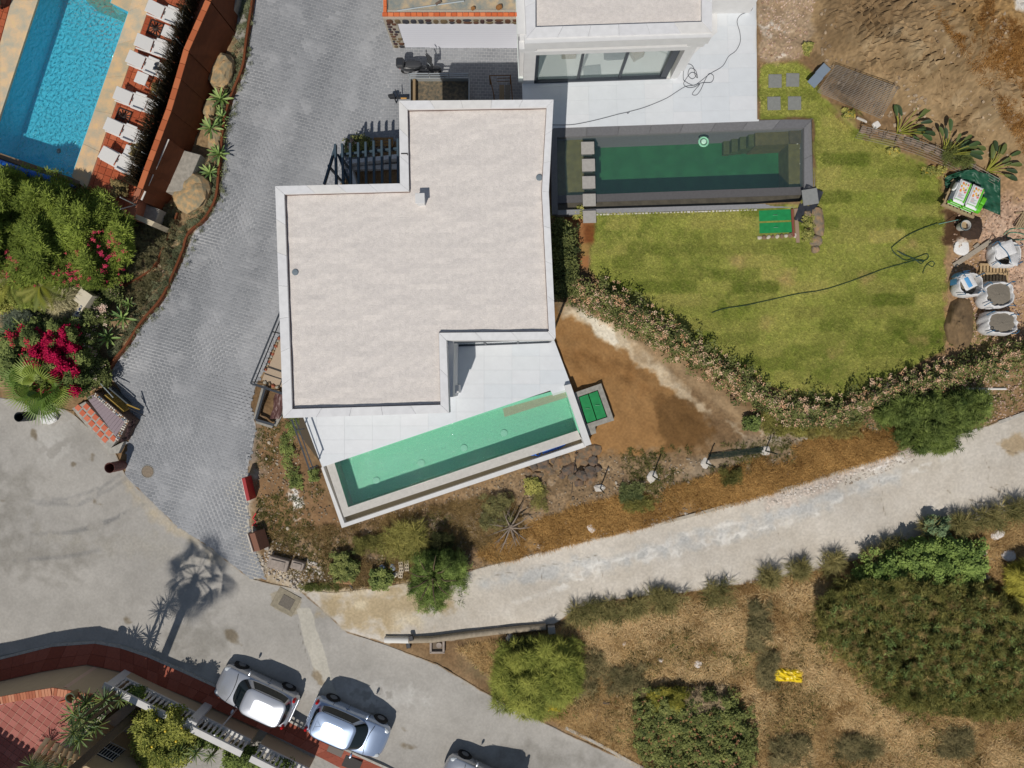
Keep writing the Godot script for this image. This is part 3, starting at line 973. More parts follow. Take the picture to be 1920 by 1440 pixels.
func ground() -> void:
	var gm := ground_mat("bare_ground", 3.0)
	var holes := [pxy(HOUSE_HOLE), pxy(POOL_HOLE), pxy(WEST_HOLE)]
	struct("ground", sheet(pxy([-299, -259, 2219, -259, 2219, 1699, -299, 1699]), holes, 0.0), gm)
	# the country round about, beyond what the picture shows
	var far_ := nb()
	far_.planar = true
	var rim := []
	for i in 40:
		var a := TAU * i / 40
		var d := Vector2(cos(a), sin(a))
		var s := minf(1255.0 / maxf(absf(d.x), 0.01), 975.0 / maxf(absf(d.y), 0.01))
		var p := gp(960 + d.x * s, 720 + d.y * s, -0.4)
		rim.append([p, v3(d.x * 120.0, -6.0 - d.y * 12.0, d.y * 120.0), v3(d.x * 900.0, -30.0, d.y * 900.0)])
	for i in 40:
		var j := (i + 1) % 40
		for k in 2:
			far_.quad(rim[i][k], rim[j][k], rim[j][k + 1], rim[i][k + 1], UP)
	far_.planar = false
	struct("hillside", far_, mat("far_soil", sc(150, 128, 96), 0.95, tn("far"), 0.08))
	var st := ground_mat("street_concrete", 0.8, 0.9)
	struct("street", sheet(pxy(STREET), [pxy([-290, 1235, 0, 1230, 100, 1207, 180, 1202, 277, 1227, 345, 1257, 420, 1291, 543, 1352, 661, 1410, 740, 1443, 740, 1700, -290, 1700])], 0.035), st)
	struct("track", sheet(pxy(TRACK), [], 0.03), ground_mat("track_concrete", 1.0, 0.9))
	struct("driveway", sheet(pxy(DRIVE), holes, 0.025), ground_mat("drive_mortar", 0.6, 0.85))
	rock_cut()
	cobbles()

# height of the land under a world point
func gw(x: float, z: float) -> float:
	var h := 2.0
	for k in 5:
		var s := FOCAL / (EYE - h)
		h = ghp(960.0 + x * s, 720.0 + z * s)
	return h

# the hillside cut back to bare schist: ledges and cracks in the round
func rock_cut() -> void:
	var hill := PackedVector2Array()
	for q in pxy(HILL):
		var w := gp(q.x, q.y)
		hill.append(Vector2(w.x, w.z))
	var ridge := FastNoiseLite.new()
	ridge.frequency = 0.22
	ridge.fractal_type = FastNoiseLite.FRACTAL_RIDGED
	ridge.fractal_octaves = 4
	ridge.seed = 6
	var lump := FastNoiseLite.new()
	lump.frequency = 0.5
	lump.fractal_octaves = 5
	lump.seed = 9
	var where := FastNoiseLite.new()
	where.frequency = 0.12
	where.seed = 2
	var mb := nb()
	mb.planar = true
	var s := 0.07
	var x0 := 10.0
	var z0 := -19.5
	var w := int(15.5 / s)
	var d := int(12.5 / s)
	var rows := []
	var ok := PackedByteArray()
	for j in d + 1:
		var row := []
		for i in w + 1:
			var x := x0 + i * s
			var z := z0 + j * s
			var p := Vector2(x, z)
			var inside := Geometry2D.is_point_in_polygon(p, hill)
			var e := 0.0
			if inside:
				e = 1e9
				for k in hill.size():
					e = minf(e, p.distance_squared_to(Geometry2D.get_closest_point_to_segment(p, hill[k], hill[(k + 1) % hill.size()])))
				e = clampf(sqrt(e) / 1.1, 0.0, 1.0)
			ok.append(1 if inside else 0)
			# beds of rock dip to the south-west
			var u := x * 0.8 + z * 0.6
			var v := -x * 0.6 + z * 0.8
			var bare := clampf(0.55 + 1.2 * where.get_noise_2d(x, z), 0.15, 1.0)
			var n := 0.5 + 0.5 * ridge.get_noise_2d(u * 0.7, v * 1.7)
			# each bed breaks off in a small ledge; joints cut across the beds
			var beds := (-u * 0.5 + 0.9 * lump.get_noise_2d(u * 0.6, v * 0.6) + 0.5 * n) * 3.2
			var ledge := smoothstep(0.55, 1.0, beds - floorf(beds)) * (0.5 + lump.get_noise_2d(u * 1.3 + 70.0, v * 1.3))
			var cut := absf(lump.get_noise_2d(u * 1.1 + 20.0, v * 0.9))
			var joint := 1.0 - smoothstep(0.0, 0.05, cut)
			var h := 0.05 + e * bare * (0.5 * n * n + 0.52 * ledge - 0.26 * joint + 0.16 * absf(lump.get_noise_2d(u * 2.6 + 40.0, v * 4.0)) + 0.1 * lump.get_noise_2d(u * 6.0, v * 7.0))
			row.append(v3(x, gw(x, z) - 0.05 * (1.0 - e) + h * e, z))
		rows.append(row)
	for j in d:
		for i in w:
			if ok[j * (w + 1) + i] and ok[j * (w + 1) + i + 1] and ok[(j + 1) * (w + 1) + i] and ok[(j + 1) * (w + 1) + i + 1]:
				mb.tri(rows[j][i], rows[j][i + 1], rows[j + 1][i + 1], UP)
				mb.tri(rows[j][i], rows[j + 1][i + 1], rows[j + 1][i], UP)
	struct("rocky_hillside", mb, ground_mat("rock_ground", 4.0))

func cobbles() -> void:
	var area := pxy(DRIVE)
	var stone := nb().box(v3(0, -0.01, 0), v3(1, 1, 1), Basis(), 0.12).mesh()
	var places := []
	var tints := PackedColorArray()
	var r := RandomNumberGenerator.new()
	r.seed = 5
	var fn := FastNoiseLite.new()
	fn.frequency = 0.35
	fn.fractal_octaves = 3
	var worn := FastNoiseLite.new()
	worn.frequency = 0.5
	worn.seed = 4
	for zone in 2:
		var ang := 0.28 if zone == 0 else 0.03
		var dx := Vector2(cos(ang), sin(ang))
		var dz := Vector2(-dx.y, dx.x)
		var l := 0.235 if zone == 0 else 0.22
		var w := 0.148 if zone == 0 else 0.14
		for j in range(-190, 190):
			for i in range(-95, 95):
				var q := dx * ((i + (0.5 if j % 2 else 0.0)) * l) + dz * (j * w) + Vector2(-11, -4)
				var px := 960.0 + q.x * FOCAL / (EYE + 0.2)
				var py := 720.0 + q.y * FOCAL / (EYE + 0.2)
				if px < 200 or px > 985 or py < -60 or py > 1090:
					continue
				var east := px > 742.0 - (py - 90.0) * 0.22 and py < 300
				if east != (zone == 1):
					continue
				if not Geometry2D.is_point_in_polygon(Vector2(px, py), area):
					continue
				if (px > 545 and py > 355 and px < 760) or (px > 760 and py > 240):
					continue
				var g := worn.get_noise_2d(q.x, q.y)
				var o := gp(px, py, 0.024)
				var t := clampf(0.5 + 0.55 * fn.get_noise_2d(q.x * 1.1 + q.y * 0.34, q.y * 0.16 - q.x * 0.05) + r.randf_range(-0.13, 0.13), 0, 1)
				var c := lc(124, 127, 131).lerp(lc(166, 168, 171), t)
				if zone == 0 and g > 0.1:
					c = c.lerp(lc(186, 187, 189), clampf((g - 0.1) * 1.6, 0.0, 0.5) * r.randf_range(0.4, 1.0))
				places.append(Transform3D(yb(-ang + r.randf_range(-0.02, 0.02)).scaled_local(v3(l - 0.024, 0.02 + r.randf_range(0, 0.004), w - 0.024)), o))
				tints.append(c)
	swarm("cobbles", stone, tinted("cobble_stone", 0.75), places, tints, self)

# ------------------------------------------------------------------ building helpers
# lays an outline with tiles, each a part of its own
func tiled(parent: Node3D, area: PackedVector2Array, y: float, w: float, d: float, turn: float, joint: float, ms: Array, thick := 0.02, called := "tile", at := Vector2.ZERO, most := 300) -> int:
	var dx := Vector2(cos(turn), sin(turn))
	var dz := Vector2(-dx.y, dx.x)
	var lo := Vector2(1e9, 1e9)
	var hi := -lo
	for p in area:
		var q := Vector2((p - at).dot(dx), (p - at).dot(dz))
		lo = lo.min(q)
		hi = hi.max(q)
	var count := 0
	var more := nb()
	for j in range(int(floor(lo.y / d)), int(ceil(hi.y / d))):
		for i in range(int(floor(lo.x / w)), int(ceil(hi.x / w))):
			var o := at + dx * (i * w) + dz * (j * d)
			var t := PackedVector2Array([o + dx * joint + dz * joint, o + dx * w + dz * joint, o + dx * w + dz * d, o + dx * joint + dz * d])
			for q in Geometry2D.intersect_polygons(t, area):
				if q.size() < 3:
					continue
				count += 1
				if count > most:
					more.prism(q, y - thick, y + rr(-0.0006, 0.0006), 0.003)
				else:
					part(called, nb().prism(q, y - thick, y + rr(-0.001, 0.001), 0.003), ms[rng.randi() % ms.size()], parent)
	if count > most:
		part("small_" + called, more, ms[0], parent).set_meta("kind", "stuff")
	return count

# a coping along an outline, cut into stones with thin joints; inner and outer outline have the same number of corners
func coping(parent: Node3D, outer: PackedVector2Array, inner: PackedVector2Array, y0: float, y1: float, length: float, ms: Array, closed := true, called := "coping_stone") -> void:
	var n := outer.size()
	for i in (n if closed else n - 1):
		var j := (i + 1) % n
		var k := maxi(1, int(round(outer[i].distance_to(outer[j]) / length)))
		for s in k:
			var g := 0.0035 / maxf(outer[i].distance_to(outer[j]), 0.1)
			var a := float(s) / k + g
			var b := float(s + 1) / k - g
			var q := PackedVector2Array([outer[i].lerp(outer[j], a), outer[i].lerp(outer[j], b), inner[i].lerp(inner[j], b), inner[i].lerp(inner[j], a)])
			part(called, nb().prism(q, y0, y1 + rr(-0.002, 0.002), 0.008), ms[rng.randi() % ms.size()], parent)

func grown(p: PackedVector2Array, d: float) -> PackedVector2Array:
	var r := Geometry2D.offset_polygon(p, d, Geometry2D.JOIN_MITER)
	return r[0] if r.size() else p

# an upright face between two ground points, from y0 to y1, t thick towards the right of a->b seen from above
func wall_seg(mb: Mb, a: Vector3, b: Vector3, y0: float, y1: float, t: float) -> Mb:
	var d := Vector2(b.x - a.x, b.z - a.z).normalized()
	var o := Vector2(-d.y, d.x) * t
	return mb.prism(PackedVector2Array([Vector2(a.x, a.z), Vector2(b.x, b.z), Vector2(b.x + o.x, b.z + o.y), Vector2(a.x + o.x, a.z + o.y)]), y0, y1)

func white_render() -> StandardMaterial3D:
	return mat("white_render", sc(228, 228, 227), 0.8, tn("render_tone"), 0.5)

func white_tiles() -> Array:
	return [mat("white_tile", sc(228, 232, 235), 0.45, tn("tile_tone"), 0.7), mat("white_tile_cool", sc(225, 230, 234), 0.45, tn("tile_tone"), 0.7), mat("white_tile_pale", sc(230, 233, 236), 0.45, tn("tile_tone"), 0.7)]

func coping_mats() -> Array:
	return [mat("coping_grey", sc(236, 236, 237), 0.75, tn("coping_tone"), 0.6), mat("coping_light", sc(240, 240, 240), 0.75, tn("coping_tone"), 0.6), mat("coping_warm", sc(238, 236, 232), 0.75, tn("coping_tone"), 0.6)]

func roof_gravel() -> StandardMaterial3D:
	if not mats.has("roof_gravel"):
		var m := mat("roof_gravel", sc(244, 237, 231), 0.95)
		var f := FastNoiseLite.new()
		f.noise_type = FastNoiseLite.TYPE_CELLULAR
		f.cellular_return_type = FastNoiseLite.RETURN_CELL_VALUE
		f.frequency = 0.2
		f.seed = 12
		var im: Image = f.get_seamless_image(512, 512, false, false, 0.1)
		im.convert(Image.FORMAT_L8)
		var a := im.get_data()
		var c := noise_bytes(512, 512, FastNoiseLite.TYPE_SIMPLEX, 0.012, 5, 31, true)
		var out := PackedByteArray()
		out.resize(512 * 512 * 3)
		for i in 512 * 512:
			var g := a[i] / 255.0
			var w := 0.86 + 0.14 * g
			w *= 0.97 + 0.03 * c[i] / 127.0
			if g < 0.06:
				w *= 0.82
			out[i * 3] = int(clampf(w, 0, 1) * 255)
			out[i * 3 + 1] = int(clampf(w * (1.0 if a[i] % 7 else 0.97), 0, 1) * 255)
			out[i * 3 + 2] = int(clampf(w * (1.0 if a[i] % 5 else 0.95), 0, 1) * 255)
		m.albedo_texture = ImageTexture.create_from_image(Image.create_from_data(512, 512, false, Image.FORMAT_RGB8, out))
		m.uv1_triplanar = true
		m.uv1_world_triplanar = true
		m.uv1_scale = ONE3 * 0.55
		relief(m, ImageTexture.create_from_image(im), 1.2)
		mats["roof_gravel"] = m
	return mats["roof_gravel"]

# a roof bed of gravel raked into low waves
func gravel_bed(area: PackedVector2Array, y: float, amp: float) -> Mb:
	var mb := nb()
	var fn := FastNoiseLite.new()
	fn.frequency = 0.55
	fn.fractal_octaves = 4
	var lo := area[0]
	var hi := area[0]
	for p in area:
		lo = lo.min(p)
		hi = hi.max(p)
	var s := 0.2
	var h := func(p: Vector2) -> Vector3: return v3(p.x, y + amp * fn.get_noise_2d(p.x * 0.8 - p.y * 0.5, p.y * 2.2 + p.x * 0.8), p.y)
	for j in int((hi.y - lo.y) / s) + 1:
		for i in int((hi.x - lo.x) / s) + 1:
			var o := lo + Vector2(i, j) * s
			var cell := PackedVector2Array([o, o + Vector2(s, 0), o + Vector2(s, s), o + Vector2(0, s)])
			for q in Geometry2D.intersect_polygons(cell, area):
				var k := Geometry2D.triangulate_polygon(q)
				for t in range(0, k.size(), 3):
					mb.tri(h.call(q[k[t]]), h.call(q[k[t + 1]]), h.call(q[k[t + 2]]), UP)
	return mb

func glass_pane() -> StandardMaterial3D:
	if not mats.has("window_glass"):
		var m := mat("window_glass", Color(0.75, 0.85, 0.84, 0.12), 0.03)
		m.transparency = BaseMaterial3D.TRANSPARENCY_ALPHA
	return mats["window_glass"]

func water(key: String, strength: float, scale: float, alpha := 0.02) -> StandardMaterial3D:
	if not mats.has(key):
		var m := mat(key, Color(0.6, 0.85, 0.85, alpha), 0.02)
		m.transparency = BaseMaterial3D.TRANSPARENCY_ALPHA
		m.normal_enabled = true
		m.normal_texture = bumps("ripples", 0.018, 5.0, 4)
		m.normal_scale = strength
		m.uv1_triplanar = true
		m.uv1_world_triplanar = true
		m.uv1_scale = ONE3 * scale
	return mats[key]

func dark_metal() -> StandardMaterial3D:
	return mat("anthracite_metal", sc(58, 64, 72), 0.45, null, 1.0, 0.2)

# a basin: floor, and walls round an outline (clockwise or not), open at the top
func basin(area: PackedVector2Array, y0: float, y1: float, walls: bool, floor_: bool) -> Mb:
	var mb := nb()
	if floor_:
		mb.prism(area, y0 - 0.15, y0)
	if walls:
		var out := grown(area, 0.14)
		var n := area.size()
		if out.size() == n:
			for i in n:
				var j := (i + 1) % n
				# the grown outline may start at another corner
				var a := nearest(out, area[i])
				var b := nearest(out, area[j])
				mb.prism(PackedVector2Array([area[i], area[j], b, a]), y0 - 0.14, y1)
	return mb

func nearest(list: PackedVector2Array, p: Vector2) -> Vector2:
	var best := list[0]
	for q in list:
		if q.distance_squared_to(p) < best.distance_squared_to(p):
			best = q
	return best

# ------------------------------------------------------------------ the house with the L-shaped gravel roof
const R := 5.7
const T1 := 2.5

func house() -> void:
	var w := white_render()
	var outer := flat([516, 349, 750, 344, 748, 189, 1038, 187, 1029, 360, 1042, 632, 1040, 637, 837, 638, 842, 774, 531, 784], R)
	var inner := flat([533, 364, 767, 358, 764, 205, 1025, 201, 1016, 358, 1029, 620, 1027, 622, 823, 624, 826, 759, 548, 767], R)
	var t := thing("house", "white flat-roofed house with gravel roof and long raised plunge pool", "house", pt(780, 500, 0.0))
	# shell: parapet band, walls
	var shell := nb()
	for i in outer.size():
		var j := (i + 1) % outer.size()
		shell.prism(PackedVector2Array([outer[i], outer[j], inner[j], inner[i]]), R - 0.75, R - 0.03)
	part("parapet", shell, w, t)
	var roof := nb().prism(grown(inner, 0.12), R - 0.75, R - 0.34)
	part("roof_slab", roof, w, t)
	part("roof_gravel", gravel_bed(grown(inner, 0.02), R - 0.17, 0.045), roof_gravel(), t)
	coping(t, outer, inner, R - 0.03, R + 0.02, 1.25, coping_mats())
	# strip of dark waterproofing turned up inside the parapet
	var lip := nb()
	var li := grown(inner, -0.02)
	for i in inner.size():
		var j := (i + 1) % inner.size()
		lip.prism(PackedVector2Array([inner[i], inner[j], nearest(li, inner[j]), nearest(li, inner[i])]), R - 0.3, R - 0.11)
	part("roof_flashing", lip, mat("flashing", sc(120, 100, 92), 0.8), t)
	# outer walls under the roof; the southern notch is a loggia with a glazed front
	var walls := nb()
	walls.prism(flat([540, 375, 772, 368, 772, 250, 1018, 250, 1014, 365, 1026, 560, 850, 566, 846, 745, 555, 752], R), 0.0 - 0.6, R - 0.75)
	part("wall", walls, w, t)
	var wing := nb()
	var a := pt(850, 640, T1)
	var b := pt(852, 722, T1)
	wing.prism(PackedVector2Array([Vector2(a.x - 0.3, a.z - 1.6), Vector2(a.x, a.z - 1.6), Vector2(b.x, b.z), Vector2(b.x - 0.3, b.z)]), T1 - 0.3, R - 0.75)
	wing.prism(PackedVector2Array([Vector2(b.x - 0.3, b.z), Vector2(b.x + 0.28, b.z), Vector2(b.x + 0.28, b.z + 0.32), Vector2(b.x - 0.3, b.z + 0.32)]), T1 - 0.3, R - 1.9)
	part("wing_wall", wing, w, t)
	# sliding doors along the back of the loggia
	var n0 := pt(852, 648, T1)
	var n1 := pt(1030, 641, T1)
	var fr := nb()
	fr.bar(v3(n0.x, T1 + 0.04, n0.z), v3(n1.x, T1 + 0.04, n1.z), 0.1, 0.06)
	fr.bar(v3(n0.x, T1 + 2.4, n0.z), v3(n1.x, T1 + 2.4, n1.z), 0.1, 0.08)
	for k in 4:
		var q := n0.lerp(n1, k / 3.0)
		fr.bar(v3(q.x, T1, q.z), v3(q.x, T1 + 2.4, q.z), 0.08, 0.08)
	var door := part("sliding_door", fr, dark_metal(), t)
	for k in 3:
		var q0 := n0.lerp(n1, (k + 0.03) / 3.0)
		var q1 := n0.lerp(n1, (k + 0.97) / 3.0)
		part("pane", nb().bar(v3(q0.x, T1 + 1.2, q0.z), v3(q1.x, T1 + 1.2, q1.z), 0.012, 2.3), glass_pane(), door)
	# terrace
	var ter := flat([560, 760, 604, 876, 627, 868, 900, 776, 1032, 732, 1036, 738, 1060, 731, 1076, 736, 1040, 640, 1020, 600, 850, 600, 846, 740], T1)
	part("terrace_slab", nb().prism(ter, 0.0, T1 - 0.025), w, t)
	tiled(t, ter, T1, 1.2, 0.6, 0.0, 0.0025, white_tiles())
	plunge_pool(t, w)
	# roof fittings
	for q in [[1011, 334, "small round grey drain cap near the east parapet of the gravel roof"], [555, 511, "small round grey drain cap near the west parapet of the gravel roof"]]:
		var o := pt(q[0], q[1], R - 0.24)
		solo("roof_drain", nb().lathe(o, [Vector2(0.12, 0), Vector2(0.13, 0.1), Vector2(0.11, 0.13), Vector2(0.0, 0.14)], 14), mat("drain_grey", sc(120, 132, 140), 0.5), q[2], "drain cap", o, "drain caps on the gravel roof")
	var o := pt(791, 379, R - 0.26)
	var v := thing("roof_vent", "small white box vent standing on the gravel roof", "vent", o)
	part("vent_box", nb().box(o + v3(0, 0.26, 0), v3(0.3, 0.52, 0.34), yb(0.03), 0.015), w, v)
	part("vent_cap", nb().box(o + v3(0, 0.56, 0), v3(0.36, 0.05, 0.4), yb(0.03), 0.01), w, v)
	var cable := []
	for q in [[764, 290, 0.02], [766, 300, -0.2], [767, 330, -0.23], [771, 352, -0.23], [778, 370, -0.22], [782, 376, -0.2], [787, 377, 0.0]]:
		cable.append(pt(q[0], q[1], R + q[2]))
	cable.push_front(pt(764, 288, R + 0.04))
	cable.push_front(pt(752, 288, R + 0.04))
	solo("roof_cable", nb().tube(cable, [0.022], 6), mat("black_cable", sc(44, 40, 40), 0.6), "black cable running from the roof parapet to the white vent", "cable", cable[2])
	railings()
	pergola(w)

func plunge_pool(t: Node3D, w: Material) -> void:
	# raised pool on the edge of the terrace: water, walls, gravel channel and outer wall
	var ph := T1 - 0.06
	var inner := flat([627, 868, 653, 951, 1083, 807, 1064, 745, 1060, 733, 900, 778], ph)
	var stone := mat("pool_wall_stone", sc(212, 208, 200), 0.7, tn("pool_stone"), 0.7)
	var p := thing("plunge_pool", "long narrow green pool along the south edge of white terrace", "pool", pt(860, 850, 0.5))
	var tile := mat("green_mosaic", sc(140, 222, 184), 0.35, tn("mosaic"), 0.8)
	part("basin_floor", basin(inner, T1 - 0.98, ph, false, true), tile, p)
	part("basin_wall", basin(inner, T1 - 0.98, ph - 0.02, true, false), tile, p)
	var bench := mat("pale_bench", sc(176, 182, 148), 0.4, tn("mosaic"), 0.8)
	part("bench", nb().prism(flat([942, 762, 1036, 734, 1062, 726, 1066, 744, 946, 782], T1 - 0.35), T1 - 0.97, T1 - 0.32), bench, p)
	part("step", nb().prism(flat([1032, 732, 1058, 724, 1061, 735, 1037, 742], T1), T1 - 0.5, T1 - 0.01), mat("wet_step", sc(206, 216, 210), 0.4), p)
	for q in [[706, 901], [790, 868], [870, 840], [945, 812]]:
		var o := pt(q[0], q[1], T1 - 0.97)
		part("pool_light", nb().lathe(o, [Vector2(0.16, 0), Vector2(0.15, 0.03), Vector2(0, 0.035)], 14), mat("pool_light_white", sc(150, 214, 186), 0.3), p)
	part("water", nb().prism(grown(inner, -0.002), ph - 0.042, ph - 0.04), water("pool_water", 2.2, 0.4), p)
	# pool rim, gravel channel, outer wall
	var rim_out := flat([609, 876, 642, 972, 1092, 828, 1083, 807, 653, 951, 627, 868], ph)
	part("pool_rim", nb().prism(flat([612, 873, 645, 970, 653, 951, 627, 868], ph), 0.6, ph), stone, p)
	part("pool_rim", nb().prism(flat([645, 970, 1090, 823, 1083, 807, 653, 951], ph), 0.6, ph), stone, p)
	var ch := T1 - 0.75
	part("channel_gravel", gravel_bed(flat([606, 874, 642, 984, 1096, 836, 1090, 818, 648, 966, 616, 872], ch), ch, 0.03), mat("channel_gravel", sc(206, 190, 158), 0.95, tn("chan"), 1.2), p)
	var wt := T1 - 0.35
	var ow := nb()
	ow.prism(flat([602, 877, 606, 875, 646, 981, 641, 990], wt), -0.3, wt)
	ow.prism(flat([641, 990, 646, 981, 1094, 830, 1099, 838], wt), -0.3, wt)
	part("outer_wall", ow, w, p)
	var er := T1 + 0.25
	part("end_wall", nb().prism(flat([1058, 723, 1070, 720, 1109, 833, 1097, 837], er), 0.4, er), w, p)
	# blue hose and pump lying in the channel
	var hose := nb()
	var hp := []
	for q in [[965, 862], [985, 853], [1000, 853], [1012, 846], [1010, 855], [1000, 849], [1020, 846], [1040, 839], [1060, 832], [1064, 828], [1052, 838], [1030, 846], [1018, 850]]:
		hp.append(pt(q[0], q[1], ch + rr(0.06, 0.3)))
	hose.tube(curve(hp, 6), [0.028], 7)
	solo("pool_hose", hose, mat("blue_hose", sc(24, 112, 214), 0.45), "bright blue hose coiled in the gravel channel of the green pool", "hose", hp[3])
	var st := nb()
	for q in [[1074, 823], [1055, 826], [1078, 818]]:
		st.tube([pt(q[0] - 10, q[1] + 4, ch + 0.12), pt(q[0] + 8, q[1] - 3, ch + 0.14)], [0.07, 0.06], 7)
	solo("pool_pump", st, mat("pump_brown", sc(110, 92, 70), 0.7), "brown pump tubes beside the blue hose at the end of pool channel", "pump", pt(1070, 823, ch))

func curve(p: Array, per: int) -> Array:
	var r := []
	for i in p.size() - 1:
		var a: Vector3 = p[maxi(i - 1, 0)]
		var d: Vector3 = p[mini(i + 2, p.size() - 1)]
		for k in per:
			r.append((p[i] as Vector3).cubic_interpolate(p[i + 1], a, d, float(k) / per))
	r.append(p[p.size() - 1])
	return r

func railings() -> void:
	var m := dark_metal()
	# rail along the west edge of the terrace
	var t := thing("terrace_railing", "dark grey metal railing along the west edge of white terrace", "railing", pt(572, 830, T1))
	var a := pt(563, 785, T1)
	var b := pt(601, 872, T1)
	for y in [1.05, 0.55]:
		var p := pt(546.6, 786, T1 + 1.05)
		var q := pt(581, 882, T1 + 1.05)
		part("rail", nb().bar(v3(p.x, T1 + y, p.z), v3(q.x, T1 + y, q.z), 0.06 if y > 1 else 0.04, 0.03), m, t)
		for s in [0.22, 0.97]:
			if y > 1:
				var o := p.lerp(q, s)
				part("post", nb().bar(v3(o.x, T1 - 0.2, o.z), v3(o.x, T1 + 1.03, o.z), 0.045, 0.045), m, t)
	# rail round the sunken gravel bed at the north-west
	var h := 1.35
	var g := thing("drive_railing", "dark grey metal railing round the gravel bed beside the driveway", "railing", pt(500, 680, 0.2))
	var pp := [pt(527, 580, h), pt(470, 719, h), pt(530, 739, h)]
	for y in [h, h - 0.45]:
		for i in 2:
			part("rail", nb().bar(v3(pp[i].x, y, pp[i].z), v3(pp[i + 1].x, y, pp[i + 1].z), 0.07 if y == h else 0.04, 0.03), m, g)
	for s in [[0, 1, 0.3], [0, 1, 0.98], [1, 2, 0.6]]:
		var o: Vector3 = pp[s[0]].lerp(pp[s[1]], s[2])
		part("post", nb().bar(v3(o.x, -0.1, o.z), v3(o.x, h, o.z), 0.045, 0.045), m, g)
	# walled pit by the drive below it
	var conc := mat("raw_concrete", sc(178, 174, 164), 0.9, tn("raw_conc"), 0.6)
	var pit := thing("concrete_pit", "low open concrete pit beside the driveway under the grey railing", "pit", pt(500, 740, 0))
	for q in [[498, 724, 481, 787], [481, 787, 512, 797], [512, 797, 540, 745]]:
		var p0 := pt(q[0], q[1], 0.35)
		var p1 := pt(q[2], q[3], 0.35)
		part("pit_wall", wall_seg(nb(), p0, p1, -0.4, 0.35, 0.16), conc, pit)
	part("frame_bar", nb().bar(pt(498, 724, 0.5), pt(480, 787, 0.5), 0.1, 0.06), m, pit)
	part("frame_bar", nb().bar(pt(480, 787, 0.5), pt(514, 797, 0.5), 0.12, 0.06), m, pit)
	var sh := nb()
	var rows := []
	for i in 6:
		var row := []
		for j in 6:
			var q := pt(516 + j * 3.6 - i * 1.8, 738 + i * 9.5, 0.45)
			row.append(q + v3(0, 0.12 * sin(i * 1.7 + j * 2.3) + 0.06 * sin(j * 5.0), 0))
		rows.append(row)
	sh.skin(rows, -1.0)
	solo("plastic_sheet", sh, mat("brown_sheet", sc(104, 74, 70), 0.5), "crumpled brown plastic sheet hanging over the concrete pit", "sheet", pt(522, 765, 0.4))
	# gravel bed edged with red and grey stones
	var bed := flat([524, 632, 491, 712, 534, 728, 540, 640], 0.25)
	solo("gravel_bed", gravel_bed(bed, 0.22, 0.02), mat("pink_gravel", sc(214, 192, 166), 0.95, tn("chan"), 1.2), "pale pink gravel bed between stone edging and the house", "gravel bed", pt(515, 690, 0.2))
	var ed := thing("stone_edging", "row of red and grey stones edging the pink gravel bed", "edging", pt(505, 680, 0))
	for k in 17:
		var s := k / 16.0
		var o := pt(lerpf(523, 490, s), lerpf(634, 712, s), 0.2)
		if k > 12:
			o = pt(lerpf(490, 520, (k - 12) / 4.0), lerpf(714, 726, (k - 12) / 4.0), 0.2)
		part("stone", nb().stone(o, v3(rr(0.16, 0.26), rr(0.2, 0.3), rr(0.14, 0.2)), rr(0, 3), 0.35, 300 + k, 4, 7), [mat("stone_red", sc(170, 98, 74), 0.9), mat("stone_grey", sc(170, 164, 150), 0.9), mat("stone_tan", sc(158, 134, 104), 0.9)][k % 3], ed)

func pergola(w: Material) -> void:
	var m := mat("pergola_blue_grey", sc(66, 84, 96), 0.5, null, 1.0, 0.1)
	var h := 2.85
	var t := thing("pergola", "slatted blue-grey metal pergola over the stairwell at the house corner", "pergola", pt(690, 310, 0))
	var xs := [629, 642, 657, 672, 686, 701, 716, 731, 746]
	var ys := [271, 270, 269, 268, 267, 265, 264, 262, 261]
	var xe := [631, 644, 658, 673, 687, 702, 717, 732, 747]
	for i in 9:
		part("beam", nb().bar(pt(xs[i], ys[i], h), pt(xe[i], 352, h), 0.09, 0.2, 0.004), m, t)
	part("header", nb().bar(pt(638, 291, h - 0.26), pt(757, 278, h - 0.26), 0.08, 0.22), m, t)
	part("side_beam", nb().bar(pt(629, 276, h - 0.22), pt(608, 346, h - 0.22), 0.08, 0.2), m, t)
	part("side_beam", nb().bar(pt(634, 290, h - 0.26), pt(656, 345, h - 0.26), 0.08, 0.2), m, t)
	for q in [[640, 296], [617, 312]]:
		var o := pt(q[0], q[1], h - 0.3)
		part("post", nb().bar(v3(o.x, -0.1, o.z), v3(o.x, h - 0.2, o.z), 0.09, 0.09), m, t)
	# white walls of the stairwell and its dark treads
	var s := thing("stairwell", "white-walled stairwell sunk under the blue-grey pergola", "stairwell", pt(700, 320, 0))
	part("low_wall", nb().prism(flat([650, 300, 752, 288, 752, 296, 652, 307], 0.9), -0.5, 0.9), w, s)
	part("low_wall", nb().prism(flat([648, 302, 655, 302, 668, 345, 660, 345], 0.9), -0.5, 0.9), w, s)
	part("planter_slab", nb().prism(flat([660, 312, 755, 306, 755, 316, 662, 318], 0.5), -0.5, 0.5), w, s)
	for k in 4:
		part("tread", nb().prism(flat([664, 319 + k * 9, 756, 317 + k * 9, 756, 327 + k * 9, 666, 328 + k * 9], 0.0), -1.2, 0.05 - k * 0.17), mat("dark_tread", sc(92, 94, 98), 0.8), s)
	var bn := pt(722, 272, 0.02)
	var bench := thing("wooden_bench", "brown wooden bench against the wall under the pergola", "bench", bn)
	for k in 3:
		part("slat", nb().box(bn + v3(0, 0.43, -0.14 + k * 0.14), v3(0.9, 0.035, 0.12), Basis(), 0.006), mat("bench_wood", sc(150, 112, 62), 0.7), bench)
	for k in [-0.36, 0.36]:
		part("leg", nb().box(bn + v3(k, 0.2, 0), v3(0.06, 0.41, 0.36), Basis(), 0.006), mat("bench_wood", sc(150, 112, 62), 0.7), bench)

